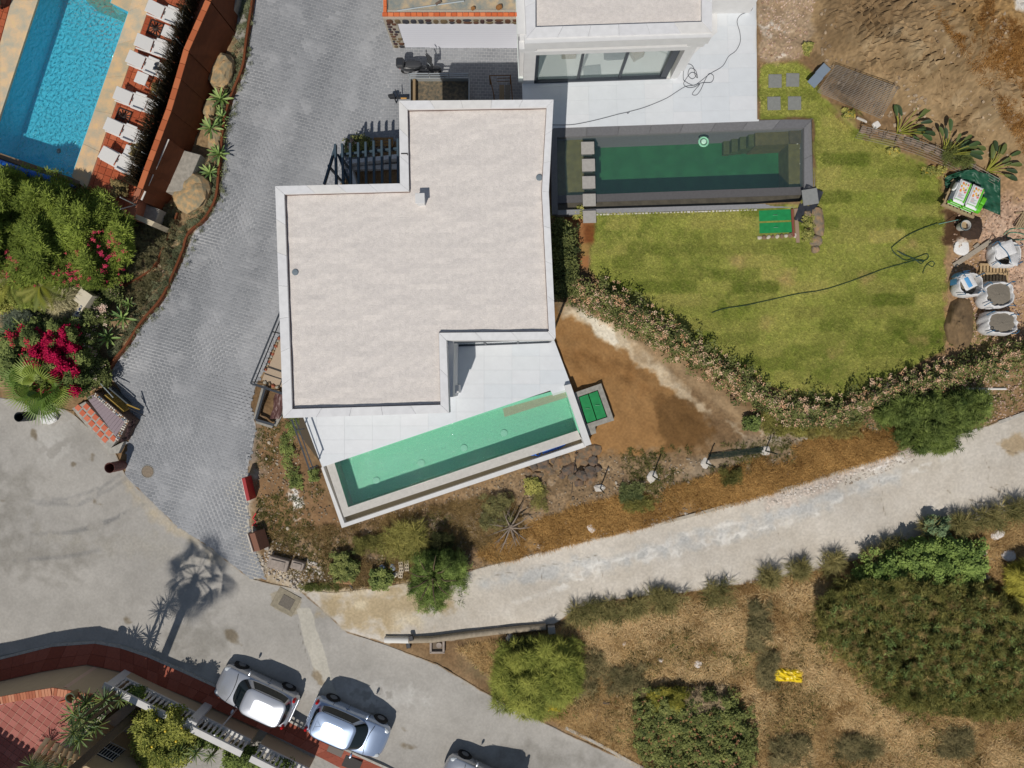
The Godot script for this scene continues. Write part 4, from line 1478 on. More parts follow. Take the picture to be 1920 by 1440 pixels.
# ------------------------------------------------------------------ the upper villa
const T2 := 2.75

func villa() -> void:
	var w := white_render()
	var h := 6.4
	var t := thing("villa", "white flat-roofed villa with wide glazed front at the top of photo", "villa", pt(1140, 60, T2))
	var outer := flat([976, -160, 1335, -160, 1335, 61, 987, 72], h)
	var inner := flat([1004, -140, 1316, -140, 1316, 41, 1004, 51], h)
	var shell := nb()
	for i in 4:
		var j := (i + 1) % 4
		shell.prism(PackedVector2Array([outer[i], outer[j], inner[j], inner[i]]), h - 0.6, h - 0.03)
	part("parapet", shell, w, t)
	coping(t, outer, inner, h - 0.03, h + 0.02, 1.25, coping_mats())
	part("roof_slab", nb().prism(grown(inner, 0.1), h - 0.6, h - 0.34), w, t)
	part("roof_gravel", gravel_bed(grown(inner, 0.02), h - 0.18, 0.03), roof_gravel(), t)
	# front: wall plane rises from the terrace at y 150; opening for the glazing
	var a := pt(981, 157, T2)
	var b := pt(1263, 147.5, T2)
	var dir := (b - a).normalized()
	var at := func(s: float, y: float, back := 0.0) -> Vector3: return v3(a.x, 0, a.z) + dir * s + v3(-dir.z, 0, dir.x) * -back + UP * (T2 + y)
	var len_ := a.distance_to(b)
	var tur := yb(-atan2(dir.z, dir.x))
	var g0 := 0.46
	var g1 := len_ - 0.32
	var fw := nb()
	fw.box(at.call(g0 * 0.5, 1.6, 0.15), v3(g0, 3.2, 0.3), tur)
	fw.box(at.call((len_ - 0.3 + len_) * 0.5 + 0.16, 1.6, 0.15), v3(0.3, 3.2, 0.3), tur)
	fw.box(at.call(len_ * 0.5, 2.77, 0.15), v3(len_, 0.28, 0.34), tur)
	fw.box(at.call(len_ * 0.5 + 0.3, 3.36, 0.15), v3(len_ + 0.6, 0.5, 0.34), tur)
	fw.box(at.call(0.1, 3.0, 0.15), v3(0.6, 0.3, 0.33), tur)
	fw.box(at.call(len_ + 0.2, 3.0, 0.15), v3(0.6, 0.3, 0.33), tur)
	part("front_wall", fw, w, t)
	var slit := nb().box(at.call(len_ * 0.5, 3.02, 0.26), v3(len_ - 0.6, 0.2, 0.1), tur)
	part("blind_box", slit, mat("slit_grey", sc(150, 150, 150), 0.7), t)
	for k in 3:
		part("slit_bar", nb().box(at.call(1.9 + k * 1.75, 3.02, 0.18), v3(0.04, 0.2, 0.06), tur), dark_metal(), t)
	part("slit_pane", nb().box(at.call(len_ - 0.9, 3.02, 0.19), v3(1.0, 0.2, 0.02), tur), mat("slit_glass", sc(92, 112, 116), 0.2), t)
	# side walls, back wall, floor of the room
	var sw := nb()
	var bk := 5.5
	sw.box(at.call(-0.02, 1.5, bk * 0.5 + 0.3), v3(0.3, 3.5, bk), tur)
	sw.box(at.call(len_ + 0.3, 1.5, bk * 0.5 + 0.3), v3(0.3, 3.5, bk), tur)
	sw.box(at.call(len_ * 0.5, 1.5, bk + 0.4), v3(len_ + 0.6, 3.5, 0.3), tur)
	part("side_wall", sw, w, t)
	part("ceiling", nb().box(at.call(len_ * 0.5, 3.2, bk * 0.5 + 0.5), v3(len_ + 0.5, 0.2, bk), tur), w, t)
	part("room_floor", nb().box(at.call(len_ * 0.5, -0.05, bk * 0.5 + 0.1), v3(len_ + 0.4, 0.12, bk), tur), mat("room_floor", sc(214, 222, 218), 0.5), t)
	# glazing: three leaves in dark frames
	var m := dark_metal()
	var gl := nb()
	gl.box(at.call((g0 + g1) * 0.5, 0.05, 0.1), v3(g1 - g0, 0.1, 0.22), tur)
	gl.box(at.call((g0 + g1) * 0.5, 2.6, 0.1), v3(g1 - g0, 0.08, 0.16), tur)
	gl.box(at.call(g0 + 0.05, 1.3, 0.1), v3(0.1, 2.6, 0.16), tur)
	gl.box(at.call(g1 - 0.14, 1.3, 0.12), v3(0.28, 2.6, 0.22), tur)
	var fr := part("window_frame", gl, m, t)
	for k in 3:
		var s0 := lerpf(g0 + 0.1, g1 - 0.25, k / 3.0)
		var s1 := lerpf(g0 + 0.1, g1 - 0.25, (k + 1) / 3.0)
		if k:
			part("mullion", nb().box(at.call(s0, 1.3, 0.1), v3(0.1, 2.5, 0.1), tur, 0.004), m, fr)
		part("pane", nb().box(at.call((s0 + s1) * 0.5, 1.3, 0.1 + 0.02 * k), v3(s1 - s0 - 0.1, 2.5, 0.01), tur), glass_pane(), fr)
	# things lying on the floor inside
	var q := pt(1152, 104, T2 + 0.04)
	solo("dark_tabletop", nb().box(q + v3(0, 0.34, 0), v3(1.0, 0.05, 0.62), yb(0.05), 0.01).box(q + v3(0, 0.16, 0), v3(0.7, 0.32, 0.4), yb(0.05)), mat("table_dark", sc(74, 84, 88), 0.5), "dark low table seen through the middle pane of the villa", "table", q)
	q = pt(1110, 132, T2 + 0.04)
	solo("floor_mat", nb().box(q + v3(0, 0.012, 0), v3(0.75, 0.024, 0.42), yb(0.1), 0.004), mat("mat_grey", sc(104, 116, 116), 0.9), "grey floor mat just inside the middle pane of villa", "mat", q)
	q = pt(1066, 104, T2 + 0.04)
	solo("cardboard_box", nb().box(q + v3(0, 0.14, 0), v3(0.6, 0.28, 0.3), yb(0.02), 0.01), mat("cardboard", sc(158, 146, 122), 0.85), "flat cardboard box inside the villa behind the first pane", "box", q)
	q = pt(1193, 104, T2 + 0.04)
	solo("cardboard_box", nb().box(q + v3(0, 0.16, 0), v3(0.48, 0.32, 0.4), yb(0.5), 0.01), mat("cardboard", sc(158, 146, 122), 0.85), "turned cardboard box inside the villa behind the third pane", "box", q)
	# low garden wall window at the top right of the terrace
	var gw := thing("garden_wall", "white wall with a long low window at the terrace end", "wall", pt(1380, 0, T2))
	part("wall_body", nb().prism(flat([1335, -6, 1420, -8, 1420, 1, 1335, 2], T2 + 1.0), T2 - 0.2, T2 + 1.0), w, gw)
	part("window", nb().box(pt(1372, 9, T2 + 0.35), v3(1.7, 0.32, 0.06), Basis(), 0.01), mat("slit_glass", sc(92, 112, 116), 0.2), gw)
	# terrace
	var ter := thing("villa_terrace", "wide white tiled terrace in front of the upper villa", "terrace", pt(1240, 180, T2))
	var area := flat([979, -40, 1421, -40, 1423, 227, 1038, 240, 1020, 260, 982, 262], T2)
	part("slab", nb().prism(area, 0.0, T2 - 0.02), w, ter)
	var tiles := flat([979, 157, 1263, 147.5, 1275, 125, 1345, 60, 1345, 3, 1421, 1, 1423, 227, 1038, 240, 1020, 262, 982, 264], T2)
	tiled(ter, tiles, T2, 1.2, 0.6, -0.028, 0.0025, white_tiles())
	# cable lying over the terrace
	var cp := []
	for c in [[1413, 8], [1408, 20], [1390, 27], [1382, 40], [1387, 60], [1388, 78], [1380, 95], [1366, 106], [1355, 124], [1335, 136], [1325, 143], [1310, 155], [1300, 160], [1284, 152], [1281, 145], [1283, 125], [1292, 120], [1300, 126], [1303, 140], [1308, 146], [1304, 132], [1294, 128], [1290, 140], [1298, 148], [1306, 140], [1296, 136], [1285, 150], [1282, 158], [1290, 164], [1302, 163], [1312, 158], [1302, 170], [1298, 177], [1306, 178], [1314, 168], [1322, 150], [1330, 138], [1338, 143], [1334, 154], [1318, 155], [1300, 160], [1286, 162], [1272, 170], [1250, 184], [1220, 197], [1200, 204], [1178, 210], [1177, 213], [1179, 210], [1160, 214], [1130, 222], [1100, 229], [1070, 234], [1036, 234]]:
		cp.append(pt(c[0], c[1], T2 + 0.02 + rr(0, 0.015)))
	solo("extension_cable", nb().tube(curve(cp, 4), [0.012], 5), mat("grey_cable", sc(74, 78, 88), 0.6), "thin dark cable with a loose coil lying across white terrace", "cable", cp[20])

# ------------------------------------------------------------------ garage with the stone front
func garage() -> void:
	var t := thing("garage", "stone-fronted garage with a wide white roller door", "garage", pt(860, 60, 0))
	var mortar := mat("stone_mortar", sc(196, 188, 172), 0.95, tn("mortar"), 1.2)
	var z := pt(0, 91, 0).z
	var a := pt(738, 92, 0)
	var b := pt(975, 88, 0)
	var top := 2.72
	var door_l := pt(760, 92, 0).x
	var dh := 2.3
	part("pier", nb().box(v3((a.x + door_l) * 0.5, top * 0.5 - 0.1, z - 0.18), v3(door_l - a.x, top + 0.2, 0.4)), mortar, t)
	part("lintel", nb().box(v3((door_l + b.x) * 0.5, (dh + top) * 0.5, z - 0.18), v3(b.x - door_l, top - dh, 0.4)), mortar, t)
	part("side_wall", nb().box(v3(a.x + 0.1, top * 0.5 - 0.1, z - 3.4), v3(0.2, top + 0.2, 6.0)), mortar, t)
	part("roof_deck", nb().box(v3((a.x + b.x) * 0.5 + 0.15, top - 0.16, z - 3.3), v3(b.x - a.x - 0.1, 0.2, 6.2)), mat("stained_screed", sc(192, 184, 164), 0.9, tn("screed"), 0.35), t)
	# roller door of narrow white slats
	var n := 24
	var dm := [mat("door_white", sc(222, 224, 232), 0.5), mat("door_white_b", sc(218, 220, 229), 0.5)]
	var dr := thing("roller_door", "wide white slatted roller door of the stone garage", "garage door", v3((door_l + b.x) * 0.5, 0, z))
	for k in n:
		var y0 := dh * k / n
		part("slat", nb().box(v3((door_l + b.x) * 0.5, y0 + dh / n * 0.5, z - 0.02), v3(b.x - door_l, dh / n - 0.008, 0.03), Basis(), 0.008), dm[k % 2], dr)
	part("backing", nb().box(v3((door_l + b.x) * 0.5, dh * 0.5, z - 0.06), v3(b.x - door_l, dh, 0.02)), dm[0], dr)
	# purple-brown stones in the front
	var sm := [mat("stone_plum", sc(92, 66, 66), 0.9, tn("stn"), 1.5), mat("stone_rust", sc(120, 82, 62), 0.9, tn("stn"), 1.5), mat("stone_slate", sc(78, 78, 86), 0.9, tn("stn"), 1.5), mat("stone_ochre", sc(142, 122, 92), 0.9, tn("stn"), 1.5)]
	var x := a.x + 0.06
	while x < b.x - 0.1:
		var w := rr(0.24, 0.46)
		var two := x > -4.0 and rng.randf() < 0.55
		var hh := (top - dh) * (0.5 if two else 0.95)
		for r in (2 if two else 1):
			var y := dh + hh * (r + 0.5)
			part("stone", nb().stone(v3(x + w * 0.5, y + rr(-0.01, 0.01), z + 0.01), v3(w - 0.05, hh - 0.04, 0.12), 0, 0.25, int(x * 100) + r, 6, 10), sm[rng.randi() % 4], t)
		x += w
	var y := 0.1
	while y < dh:
		var h := rr(0.18, 0.3)
		var xx := a.x + 0.05
		while xx < door_l - 0.22:
			var w := rr(0.16, 0.3)
			part("stone", nb().stone(v3(xx + w * 0.5, y + h * 0.5, z + 0.01), v3(w - 0.04, h - 0.04, 0.1), 0, 0.3, int(y * 100) + int(xx * 10), 6, 9), sm[rng.randi() % 4], t)
			xx += w
		y += h
	# course of orange bricks on top
	var bm := [mat("orange_brick", sc(222, 118, 68), 0.9), mat("orange_brick_b", sc(208, 104, 58), 0.9), mat("orange_brick_c", sc(230, 134, 86), 0.9)]
	x = a.x - 0.02
	while x < b.x:
		part("brick", nb().box(v3(x + 0.12, top + 0.05, z - 0.14), v3(0.23, 0.09, 0.14), yb(rr(-0.03, 0.03)), 0.006), bm[rng.randi() % 3], t)
		x += 0.245
	for k in 8:
		part("brick", nb().box(v3(a.x + 0.1, top + 0.05, z - 0.34 - k * 0.245), v3(0.14, 0.09, 0.23), yb(rr(-0.05, 0.05)), 0.006), bm[rng.randi() % 3], t)
	var tim := pt(822, 6, top)
	solo("timber_offcut", nb().box(tim + v3(0, 0.04, 0), v3(0.26, 0.07, 0.1), yb(0.6), 0.01), mat("grey_timber", sc(112, 96, 84), 0.9), "short grey timber offcut on the garage roof", "timber", tim)
	for q in [[887, 17, 0.18, "small rust-brown stone on the garage roof nearest its middle"], [936, 15, 0.26, "larger orange-brown stone on the garage roof near the villa"]]:
		var o := pt(q[0], q[1], top)
		solo("loose_stone", nb().stone(o + v3(0, q[2] * 0.3, 0), v3(q[2], q[2] * 0.7, q[2] * 0.8), 0.4, 0.5, int(q[0])), mat("loose_rust", sc(150, 104, 58), 0.9), q[3], "stone", o, "loose stones on the garage roof")
	solo("roof_pipe", nb().tube([pt(745, 20, top), pt(800, 12, top), pt(870, 2, top)], [0.03], 6), mat("pale_pipe", sc(176, 186, 190), 0.6), "thin pale pipe lying slantwise on the garage roof", "pipe", pt(800, 12, top))

# ------------------------------------------------------------------ dark green natural-stone pool beside the lawn
func dark_pool() -> void:
	var h := T2 - 0.02
	var t := thing("dark_pool", "long dark green swimming pool with grey stone surround by lawn", "pool", pt(1280, 310, h))
	var cm := [mat("grey_stone_a", sc(128, 128, 130), 0.8, tn("gstone"), 0.8), mat("grey_stone_b", sc(136, 136, 138), 0.8, tn("gstone"), 0.8), mat("grey_stone_c", sc(122, 122, 125), 0.8, tn("gstone"), 0.8)]
	coping(t, flat([1040, 240, 1525, 222], h), flat([1042, 257, 1508, 239], h), h - 0.12, h, 1.3, cm, false)
	coping(t, flat([1525, 222, 1528, 356], h), flat([1508, 239, 1508, 357], h), h - 0.12, h, 1.3, cm, false)
	var side := nb()
	side.prism(flat([1040, 240, 1525, 222, 1508, 239, 1042, 257], h), 1.0, h - 0.12)
	side.prism(flat([1525, 222, 1528, 356, 1508, 357, 1508, 239], h), 1.0, h - 0.12)
	side.prism(flat([1033, 240, 1044, 240, 1046, 402, 1035, 402], h), 0.6, h)
	part("pool_wall", side, cm[0], t)
	# the water level wall over which the pool spills to the south
	var wl := h - 0.16
	var weir := flat([1044, 367, 1508, 350, 1505, 365, 1044, 381], wl)
	part("spill_wall", nb().prism(weir, 1.0, wl + 0.004), mat("wet_grey_stone", sc(106, 104, 104), 0.35, tn("gstone"), 0.8), t)
	var algae := tn("algae")
	part("gutter_floor", nb().prism(flat([1044, 378, 1506, 362, 1500, 386, 1044, 397], wl - 0.1), 1.0, wl - 0.1), mat("gutter_stone", sc(98, 92, 78), 0.6, algae, 0.6), t)
	part("south_wall", nb().prism(flat([1044, 394, 1420, 382.5, 1500, 380, 1504, 388, 1420, 391, 1044, 403], h - 0.05), 0.6, h - 0.05), mat("grey_stone_pale", sc(158, 158, 160), 0.8, tn("gstone"), 0.8), t)
	var drip := nb()
	for k in 46:
		var o := pt(lerpf(1120, 1416, k / 45.0), lerpf(400.5, 391.5, k / 45.0), h - 0.06)
		drip.box(o + v3(0, 0, 0.05), v3(rr(0.05, 0.14), 0.03, rr(0.03, 0.07)))
	part("mortar_edge", drip, mat("mortar_white", sc(216, 212, 204), 0.9), t).set_meta("kind", "stuff")
	var deep := mat("deep_green", sc(38, 106, 58), 0.5, tn("deepalgae"), 0.35)
	var olive := mat("olive_ledge", sc(112, 108, 58), 0.6, algae, 0.5)
	var dark := mat("dark_ledge", sc(92, 84, 58), 0.6, algae, 0.5)
	part("basin_floor", nb().prism(flat([1040, 245, 1520, 225, 1520, 372, 1040, 384], wl - 1.35), wl - 1.6, wl - 1.45), deep, t)
	var bw := nb()
	bw.prism(flat([1042, 250, 1510, 232, 1508, 239, 1042, 257], wl), wl - 1.5, h - 0.12)
	bw.prism(flat([1044, 367, 1508, 350, 1508, 353, 1044, 370], wl), wl - 1.5, wl)
	part("basin_wall", bw, deep, t)
	part("west_ledge", nb().prism(flat([1040, 250, 1114, 250, 1117, 370, 1040, 372], wl - 0.3), wl - 1.5, wl - 0.28), olive, t)
	part("east_ledge", nb().prism(flat([1478, 262, 1512, 262, 1512, 354, 1479, 354], wl - 0.3), wl - 1.5, wl - 0.3), olive, t)
	part("corner_ledge", nb().prism(flat([1479, 236, 1512, 234, 1512, 268, 1480, 269], wl - 0.2), wl - 1.5, wl - 0.18), dark, t)
	part("north_ledge", nb().prism(flat([1415, 236, 1479, 236, 1479, 270, 1416, 274], wl - 0.3), wl - 1.5, wl - 0.26), mat("brown_ledge", sc(104, 98, 54), 0.6, algae, 0.5), t)
	for k in 4:
		var x := 1403.0 - k * 12.5
		part("step", nb().prism(flat([x, 240, x + 11.5, 240, x + 11.5, 275 + k * 1.5, x, 275 + k * 1.5], wl - 0.5), wl - 1.5, wl - 0.45 - k * 0.25), mat("green_step", sc(82, 92, 48), 0.6, algae, 0.5), t)
	part("water", nb().prism(flat([1043, 256, 1508, 238, 1508, 351, 1044, 368], wl), wl - 0.012, wl - 0.01), water("pool_water_still", 0.22, 0.3), t)
	for q in [[1495, 268], [1502, 278], [1502, 307], [1503, 336]]:
		part("underwater_lamp", nb().lathe(pt(q[0], q[1], wl - 0.29), [Vector2(0.06, 0), Vector2(0.05, 0.03), Vector2(0, 0.035)], 10), mat("lamp_white", sc(226, 230, 214), 0.3), t)
	var st := thing("floating_dispenser", "pale round floating dispenser on the dark green pool", "pool float", pt(1319, 266, wl))
	part("ring", nb().lathe(pt(1319, 266, wl), [Vector2(0.17, 0.0), Vector2(0.22, 0.0), Vector2(0.23, 0.03), Vector2(0.2, 0.06), Vector2(0.16, 0.05), Vector2(0.15, 0.0)], 20), mat("pale_float", sc(150, 214, 178), 0.4), st)
	part("cap", nb().lathe(pt(1319, 266, wl), [Vector2(0.11, 0.0), Vector2(0.11, 0.07), Vector2(0.08, 0.1), Vector2(0, 0.1)], 16), mat("pale_float_cap", sc(196, 236, 212), 0.4), st)
	# stepping stones over the west ledge
	for k in 5:
		var q: Array = [[1102, 277], [1103.5, 309], [1104, 341.5], [1105, 374.5], [1105.5, 406]][k]
		var o := pt(q[0], q[1], h + 0.05)
		var s := thing("stepping_stone", ["northernmost square concrete stepping stone in the dark pool", "second square stepping stone from the north in the dark pool", "third square stepping stone standing in the dark pool", "square stepping stone bridging the spill wall of dark pool", "square stepping stone at the lawn corner by brown earth"][k], "stepping stone", v3(o.x, h - 0.5, o.z), "square stepping stones across the dark pool")
		part("slab", nb().box(v3(o.x, h + 0.01, o.z), v3(0.555, 0.09, 0.52), yb(0.02), 0.01), mat("slab_concrete", sc(184, 180, 174), 0.85, tn("slabc"), 0.9), s)
		part("pedestal", nb().box(v3(o.x, h - 0.5, o.z), v3(0.44, 0.94, 0.42)), cm[0], s)
	# paving slab and black liner at the pool's south-east corner
	var o := pt(1519, 369, h + 0.1)
	solo("paving_slab", nb().box(o, v3(0.66, 0.05, 0.66), yb(0.16) * Basis(Vector3.RIGHT, 0.06), 0.008), mat("slab_grey", sc(150, 152, 150), 0.8, tn("slabc"), 0.9), "loose grey paving slab lying on black liner at pool corner", "slab", o)
	var rows := []
	for i in 8:
		var row := []
		for j in 7:
			var s := i / 7.0
			var c := j / 6.0
			var px := lerpf(lerpf(1512, 1544, c), lerpf(1489, 1506, c), s)
			var py := lerpf(lerpf(346, 360, c), lerpf(412, 418, c), s) + 10.0 * sin(s * PI) * c
			row.append(pt(px, py, h + 0.07 - 0.06 * s + 0.05 * sin(i * 2.1 + j * 1.4)))
		rows.append(row)
	solo("pool_liner", nb().skin(rows, -1.0), mat("black_liner", sc(52, 54, 60), 0.45), "crumpled black liner folded over the corner of dark pool", "liner", pt(1515, 385, h))
	# green lidded pump pits
	pump_pit([1421, 393, 1484, 390, 1488, 438, 1422, 440], h - 0.08, "green lid pump pit with brick edge beside the dark pool", 0.0, true)
	pump_pit([1084, 744, 1121, 731, 1139, 782, 1099, 795], 2.42, "green two-leaf lid in a concrete frame beside white terrace", -0.3, false)

func pump_pit(q: Array, h: float, label: String, turn: float, rough: bool) -> void:
	var p := flat(q, h)
	var mid := (p[0] + p[1] + p[2] + p[3]) / 4.0
	var t := thing("pump_pit", label, "pump pit", v3(mid.x, h, mid.y), "green-lidded pump pits")
	var conc := mat("raw_concrete", sc(178, 174, 164), 0.9)
	var green := mat("green_lid", sc(38, 150, 84), 0.4, tn("lid"), 0.6)
	var out := grown(p, 0.22)
	for i in 4:
		var j := (i + 1) % 4
		part("frame_edge", nb().prism(PackedVector2Array([p[i], p[j], nearest(out, p[j]), nearest(out, p[i])]), h - 0.5, h + (0.0 if rough else 0.05)), mat("pit_brown", sc(150, 132, 112), 0.9, tn("mortar"), 1.2) if rough else conc, t)
	for k in 2:
		var a := p[0].lerp(p[3], 0.03 + 0.5 * k) if rough else p[0].lerp(p[1], 0.03 + 0.48 * k)
		var b := p[1].lerp(p[2], 0.03 + 0.5 * k) if rough else p[3].lerp(p[2], 0.03 + 0.48 * k)
		var c := p[1].lerp(p[2], 0.485 + 0.48 * k) if rough else p[3].lerp(p[2], 0.495 + 0.48 * k)
		var d := p[0].lerp(p[3], 0.485 + 0.48 * k) if rough else p[0].lerp(p[1], 0.495 + 0.48 * k)
		var m2 := (a + b + c + d) / 4.0
		var sh := PackedVector2Array()
		for v in [a, b, c, d]:
			sh.append(m2 + (v - m2) * 0.95)
		part("lid", nb().prism(sh, h - 0.03, h + 0.015, 0.012), green, t)
		part("handle", nb().tube([v3(m2.x - 0.1, h + 0.02, m2.y), v3(m2.x - 0.06, h + 0.06, m2.y), v3(m2.x + 0.06, h + 0.06, m2.y), v3(m2.x + 0.1, h + 0.02, m2.y)], [0.01], 6), mat("lid_grip", sc(120, 176, 140), 0.5), t)
	if rough:
		for k in 9:
			var s := k / 8.0
			var o := pt(lerpf(1424, 1490, s), lerpf(446, 441, s), h)
			part("rubble_stone", nb().stone(o, v3(rr(0.14, 0.26), rr(0.12, 0.2), rr(0.14, 0.24)), rr(0, 3), 0.4, 60 + k, 5, 8), [mat("rubble_pale", sc(196, 186, 170), 0.95), mat("rubble_brown", sc(136, 112, 90), 0.95)][k % 2], t)
		part("brick_row", nb().bar(pt(1485, 392, h + 0.06), pt(1488, 444, h + 0.02), 0.1, 0.08, 0.01), mat("old_brick", sc(132, 74, 60), 0.9), t)
		part("board", nb().bar(pt(1492, 391, h + 0.04), pt(1496, 455, h + 0.02), 0.16, 0.05, 0.005), mat("old_board", sc(158, 134, 112), 0.85), t)
	else:
		part("frame_foot", nb().prism(flat([1098, 798, 1114, 792, 1118, 812, 1104, 817], h), h - 0.4, h + 0.03), conc, t)

# ------------------------------------------------------------------ the lawn
func lawn() -> void:
	var gm := ground_mat("lawn_turf", 1.5, 0.95)
	var area := pxy(LAWN)
	struct("lawn", sheet(area, [pxy(POOL_HOLE), pxy([1412, 380, 1500, 380, 1506, 456, 1418, 456])], 0.015), gm)
	var blade := nb()
	blade.tint = false
	var r := RandomNumberGenerator.new()
	r.seed = 4
	for k in 9:
		var a := r.randf() * TAU
		var d := v3(cos(a), 0, sin(a))
		var s := v3(-d.z, 0, d.x)
		var o := d * r.randf_range(0.0, 0.04)
		var tip := o + d * r.randf_range(0.02, 0.06) + UP * r.randf_range(0.02, 0.05)
		blade.tri(o - s * 0.006, o + s * 0.006, tip, UP)
	var m := blade.mesh()
	var places := []
	var tints := PackedColorArray()
	var pit := pxy([1412, 385, 1500, 385, 1506, 456, 1418, 456])
	var fn := FastNoiseLite.new()
	fn.frequency = 0.5
	fn.fractal_octaves = 3
	for k in 110000:
		var p := Vector2(r.randf_range(1040, 1778), r.randf_range(112, 762))
		if not Geometry2D.is_point_in_polygon(p, area) or Geometry2D.is_point_in_polygon(p, pit) or (p.x < 1530 and p.y > 218 and p.y < 392 + (1116 - p.x) * 0.0):
			continue
		var q := gp(p.x, p.y, 0.01)
		places.append(Transform3D(yb(r.randf() * TAU).scaled(ONE3 * r.randf_range(0.7, 1.3)), q))
		var t := clampf(0.45 + 0.5 * fn.get_noise_2d(q.x, q.z) + r.randf_range(-0.3, 0.3), 0, 1)
		var e := (clampi(int((q.z / 45.0 + 0.5) * TH), 0, TH - 1) * TW + clampi(int((q.x / 60.0 + 0.5) * TW), 0, TW - 1)) * 3
		tints.append(lc(soil[e], soil[e + 1], soil[e + 2]).lerp(lc(206, 190, 122), t * 0.22) * r.randf_range(1.2, 2.0))
	swarm("lawn_grass", m, tinted("grass_blade", 0.8, 0.3), places, tints, self)
	# four square slabs set in the grass
	var sl := mat("lawn_slab", sc(146, 148, 144), 0.8, tn("slabc"), 0.9)
	var names := ["grey square lawn slab of the upper pair nearest the terrace", "grey square lawn slab of the upper pair farthest from terrace", "grey square lawn slab of the lower pair nearest the terrace", "grey square lawn slab of the lower pair farthest from terrace"]
	var k := 0
	for q in [[1453, 152], [1486, 150], [1451, 194], [1489.5, 193.5]]:
		var o := gp(q[0], q[1], 0.03)
		solo("lawn_slab", nb().box(o, v3(0.56, 0.06, 0.57), yb(rr(-0.04, 0.04)), 0.008), sl, names[k], "slab", o, "square slabs set in the lawn")
		k += 1

# ------------------------------------------------------------------ the neighbour's pool terrace, north-west
const D := 2.0

func blue_pool() -> void:
	var t := thing("blue_pool", "bright blue swimming pool with pale stone edge at top left", "pool", pt(110, 150, D))
	var wl := D - 0.12
	var water_ := flat([86, -60, 71, 0, 0, 217, -18, 278, 134, 331, 241, 21, 207, 5, 220, -60], wl)
	var cp := tn("pool_coping")
	var ms := [mat("cream_stone_a", sc(222, 196, 156), 0.8, cp, 0.4), mat("cream_stone_b", sc(230, 206, 170), 0.8, cp, 0.4), mat("cream_stone_c", sc(226, 198, 160), 0.8, cp, 0.4)]
	# coping slabs along both long sides and the north step
	coping(t, flat([302, -60, 284, 0, 162, 355], D), flat([254, -20, 241, 21, 134, 331], D), D - 0.1, D, 1.75, ms, false)
	coping(t, flat([254, -20, 241, 21, 207, 4], D), flat([290, -20, 256, -10, 226, -40], D), D - 0.11, D - 0.004, 1.75, ms, false)
	coping(t, flat([40, -60, 22, 0, 0, 80, -60, 280], D), flat([88, -60, 71, 0, 0, 217, -16, 272], D), D - 0.1, D, 1.75, ms, false)
	coping(t, flat([-60, 270, 0, 287, 134, 333, 150, 340], D), flat([-60, 280, 0, 297, 131, 343, 147, 352], D), D - 0.1, D + 0.02, 1.75, [mat("edge_brown", sc(150, 122, 92), 0.85, cp, 0.4)], false)
	var tl := tn("pooltile")
	part("basin_floor", nb().prism(grown(water_, 0.5), wl - 1.75, wl - 1.5), mat("pool_blue", sc(84, 220, 248), 0.4, tl, 0.8), t)
	part("basin_wall", basin(water_, wl - 1.55, D - 0.1, true, false), mat("pool_blue", sc(84, 220, 248), 0.4, tl, 0.8), t)
	part("step", nb().prism(flat([150, -60, 160, 0, 222, 26, 241, 24, 207, 4, 212, -60], wl - 0.5), wl - 1.5, wl - 0.55), mat("pool_step", sc(110, 176, 158), 0.5, tl, 0.8), t)
	var wm := water("pool_water_lively", 7.0, 0.45, 0.02)
	part("water", nb().prism(water_, wl - 0.022, wl - 0.02), wm, t)
	var o := pt(110, 283, wl - 1.49)
	part("drain", nb().lathe(o, [Vector2(0.12, 0), Vector2(0.1, 0.03), Vector2(0, 0.03)], 12), mat("drain_dark", sc(40, 70, 90), 0.6), t)
	# blue rolled cover behind the pool
	var rc := thing("cover_roll", "blue pool cover rolled up along the end of blue pool", "pool cover", pt(70, 325, D))
	part("roll", nb().tube([pt(-50, 290, D + 0.25), pt(40, 322, D + 0.25), pt(110, 342, D + 0.22)], [0.2, 0.2, 0.17], 12), mat("cover_blue", sc(24, 98, 190), 0.45), rc)
	part("sleeve", nb().tube([pt(108, 341, D + 0.22), pt(140, 352, D + 0.2)], [0.13, 0.1], 10), mat("cover_navy", sc(18, 52, 120), 0.4), rc)
	# terracotta terrace
	var ter := thing("pool_terrace", "terracotta tiled sun terrace between blue pool and orange wall", "terrace", pt(260, 200, D))
	part("slab", nb().prism(flat([-290, -200, 420, -200, 386, 0, 268, 345, 250, 410, 160, 385, 150, 352, 284, 0, 302, -60, 40, -60, 0, 80, -40, 290, 145, 352, 150, 400, -290, 360], D), -0.5, D - 0.03), mat("terrace_base", sc(176, 112, 84), 0.9), ter)
	var tm := []
	for c in [[190, 96, 58], [200, 106, 66], [180, 86, 50], [208, 118, 80], [192, 100, 64]]:
		tm.append(mat("terracotta_%d" % c[0], sc(c[0], c[1], c[2]), 0.85, tn("tc"), 0.9))
	tiled(ter, flat([285, 0, 300, -45, 372, -45, 362, 10, 300, 210, 262, 335, 235, 400, 165, 378, 166, 352], D), D, 0.31, 0.31, 0.335, 0.018, tm, 0.02, "tile", Vector2(0, 0), 300)
	tiled(ter, flat([-60, -45, 30, -45, 20, 0, 0, 76, -60, 260], D), D, 0.31, 0.31, 0.335, 0.018, tm, 0.02, "tile", Vector2(0, 0), 300)
	loungers()
	pool_fence()
	west_wall()

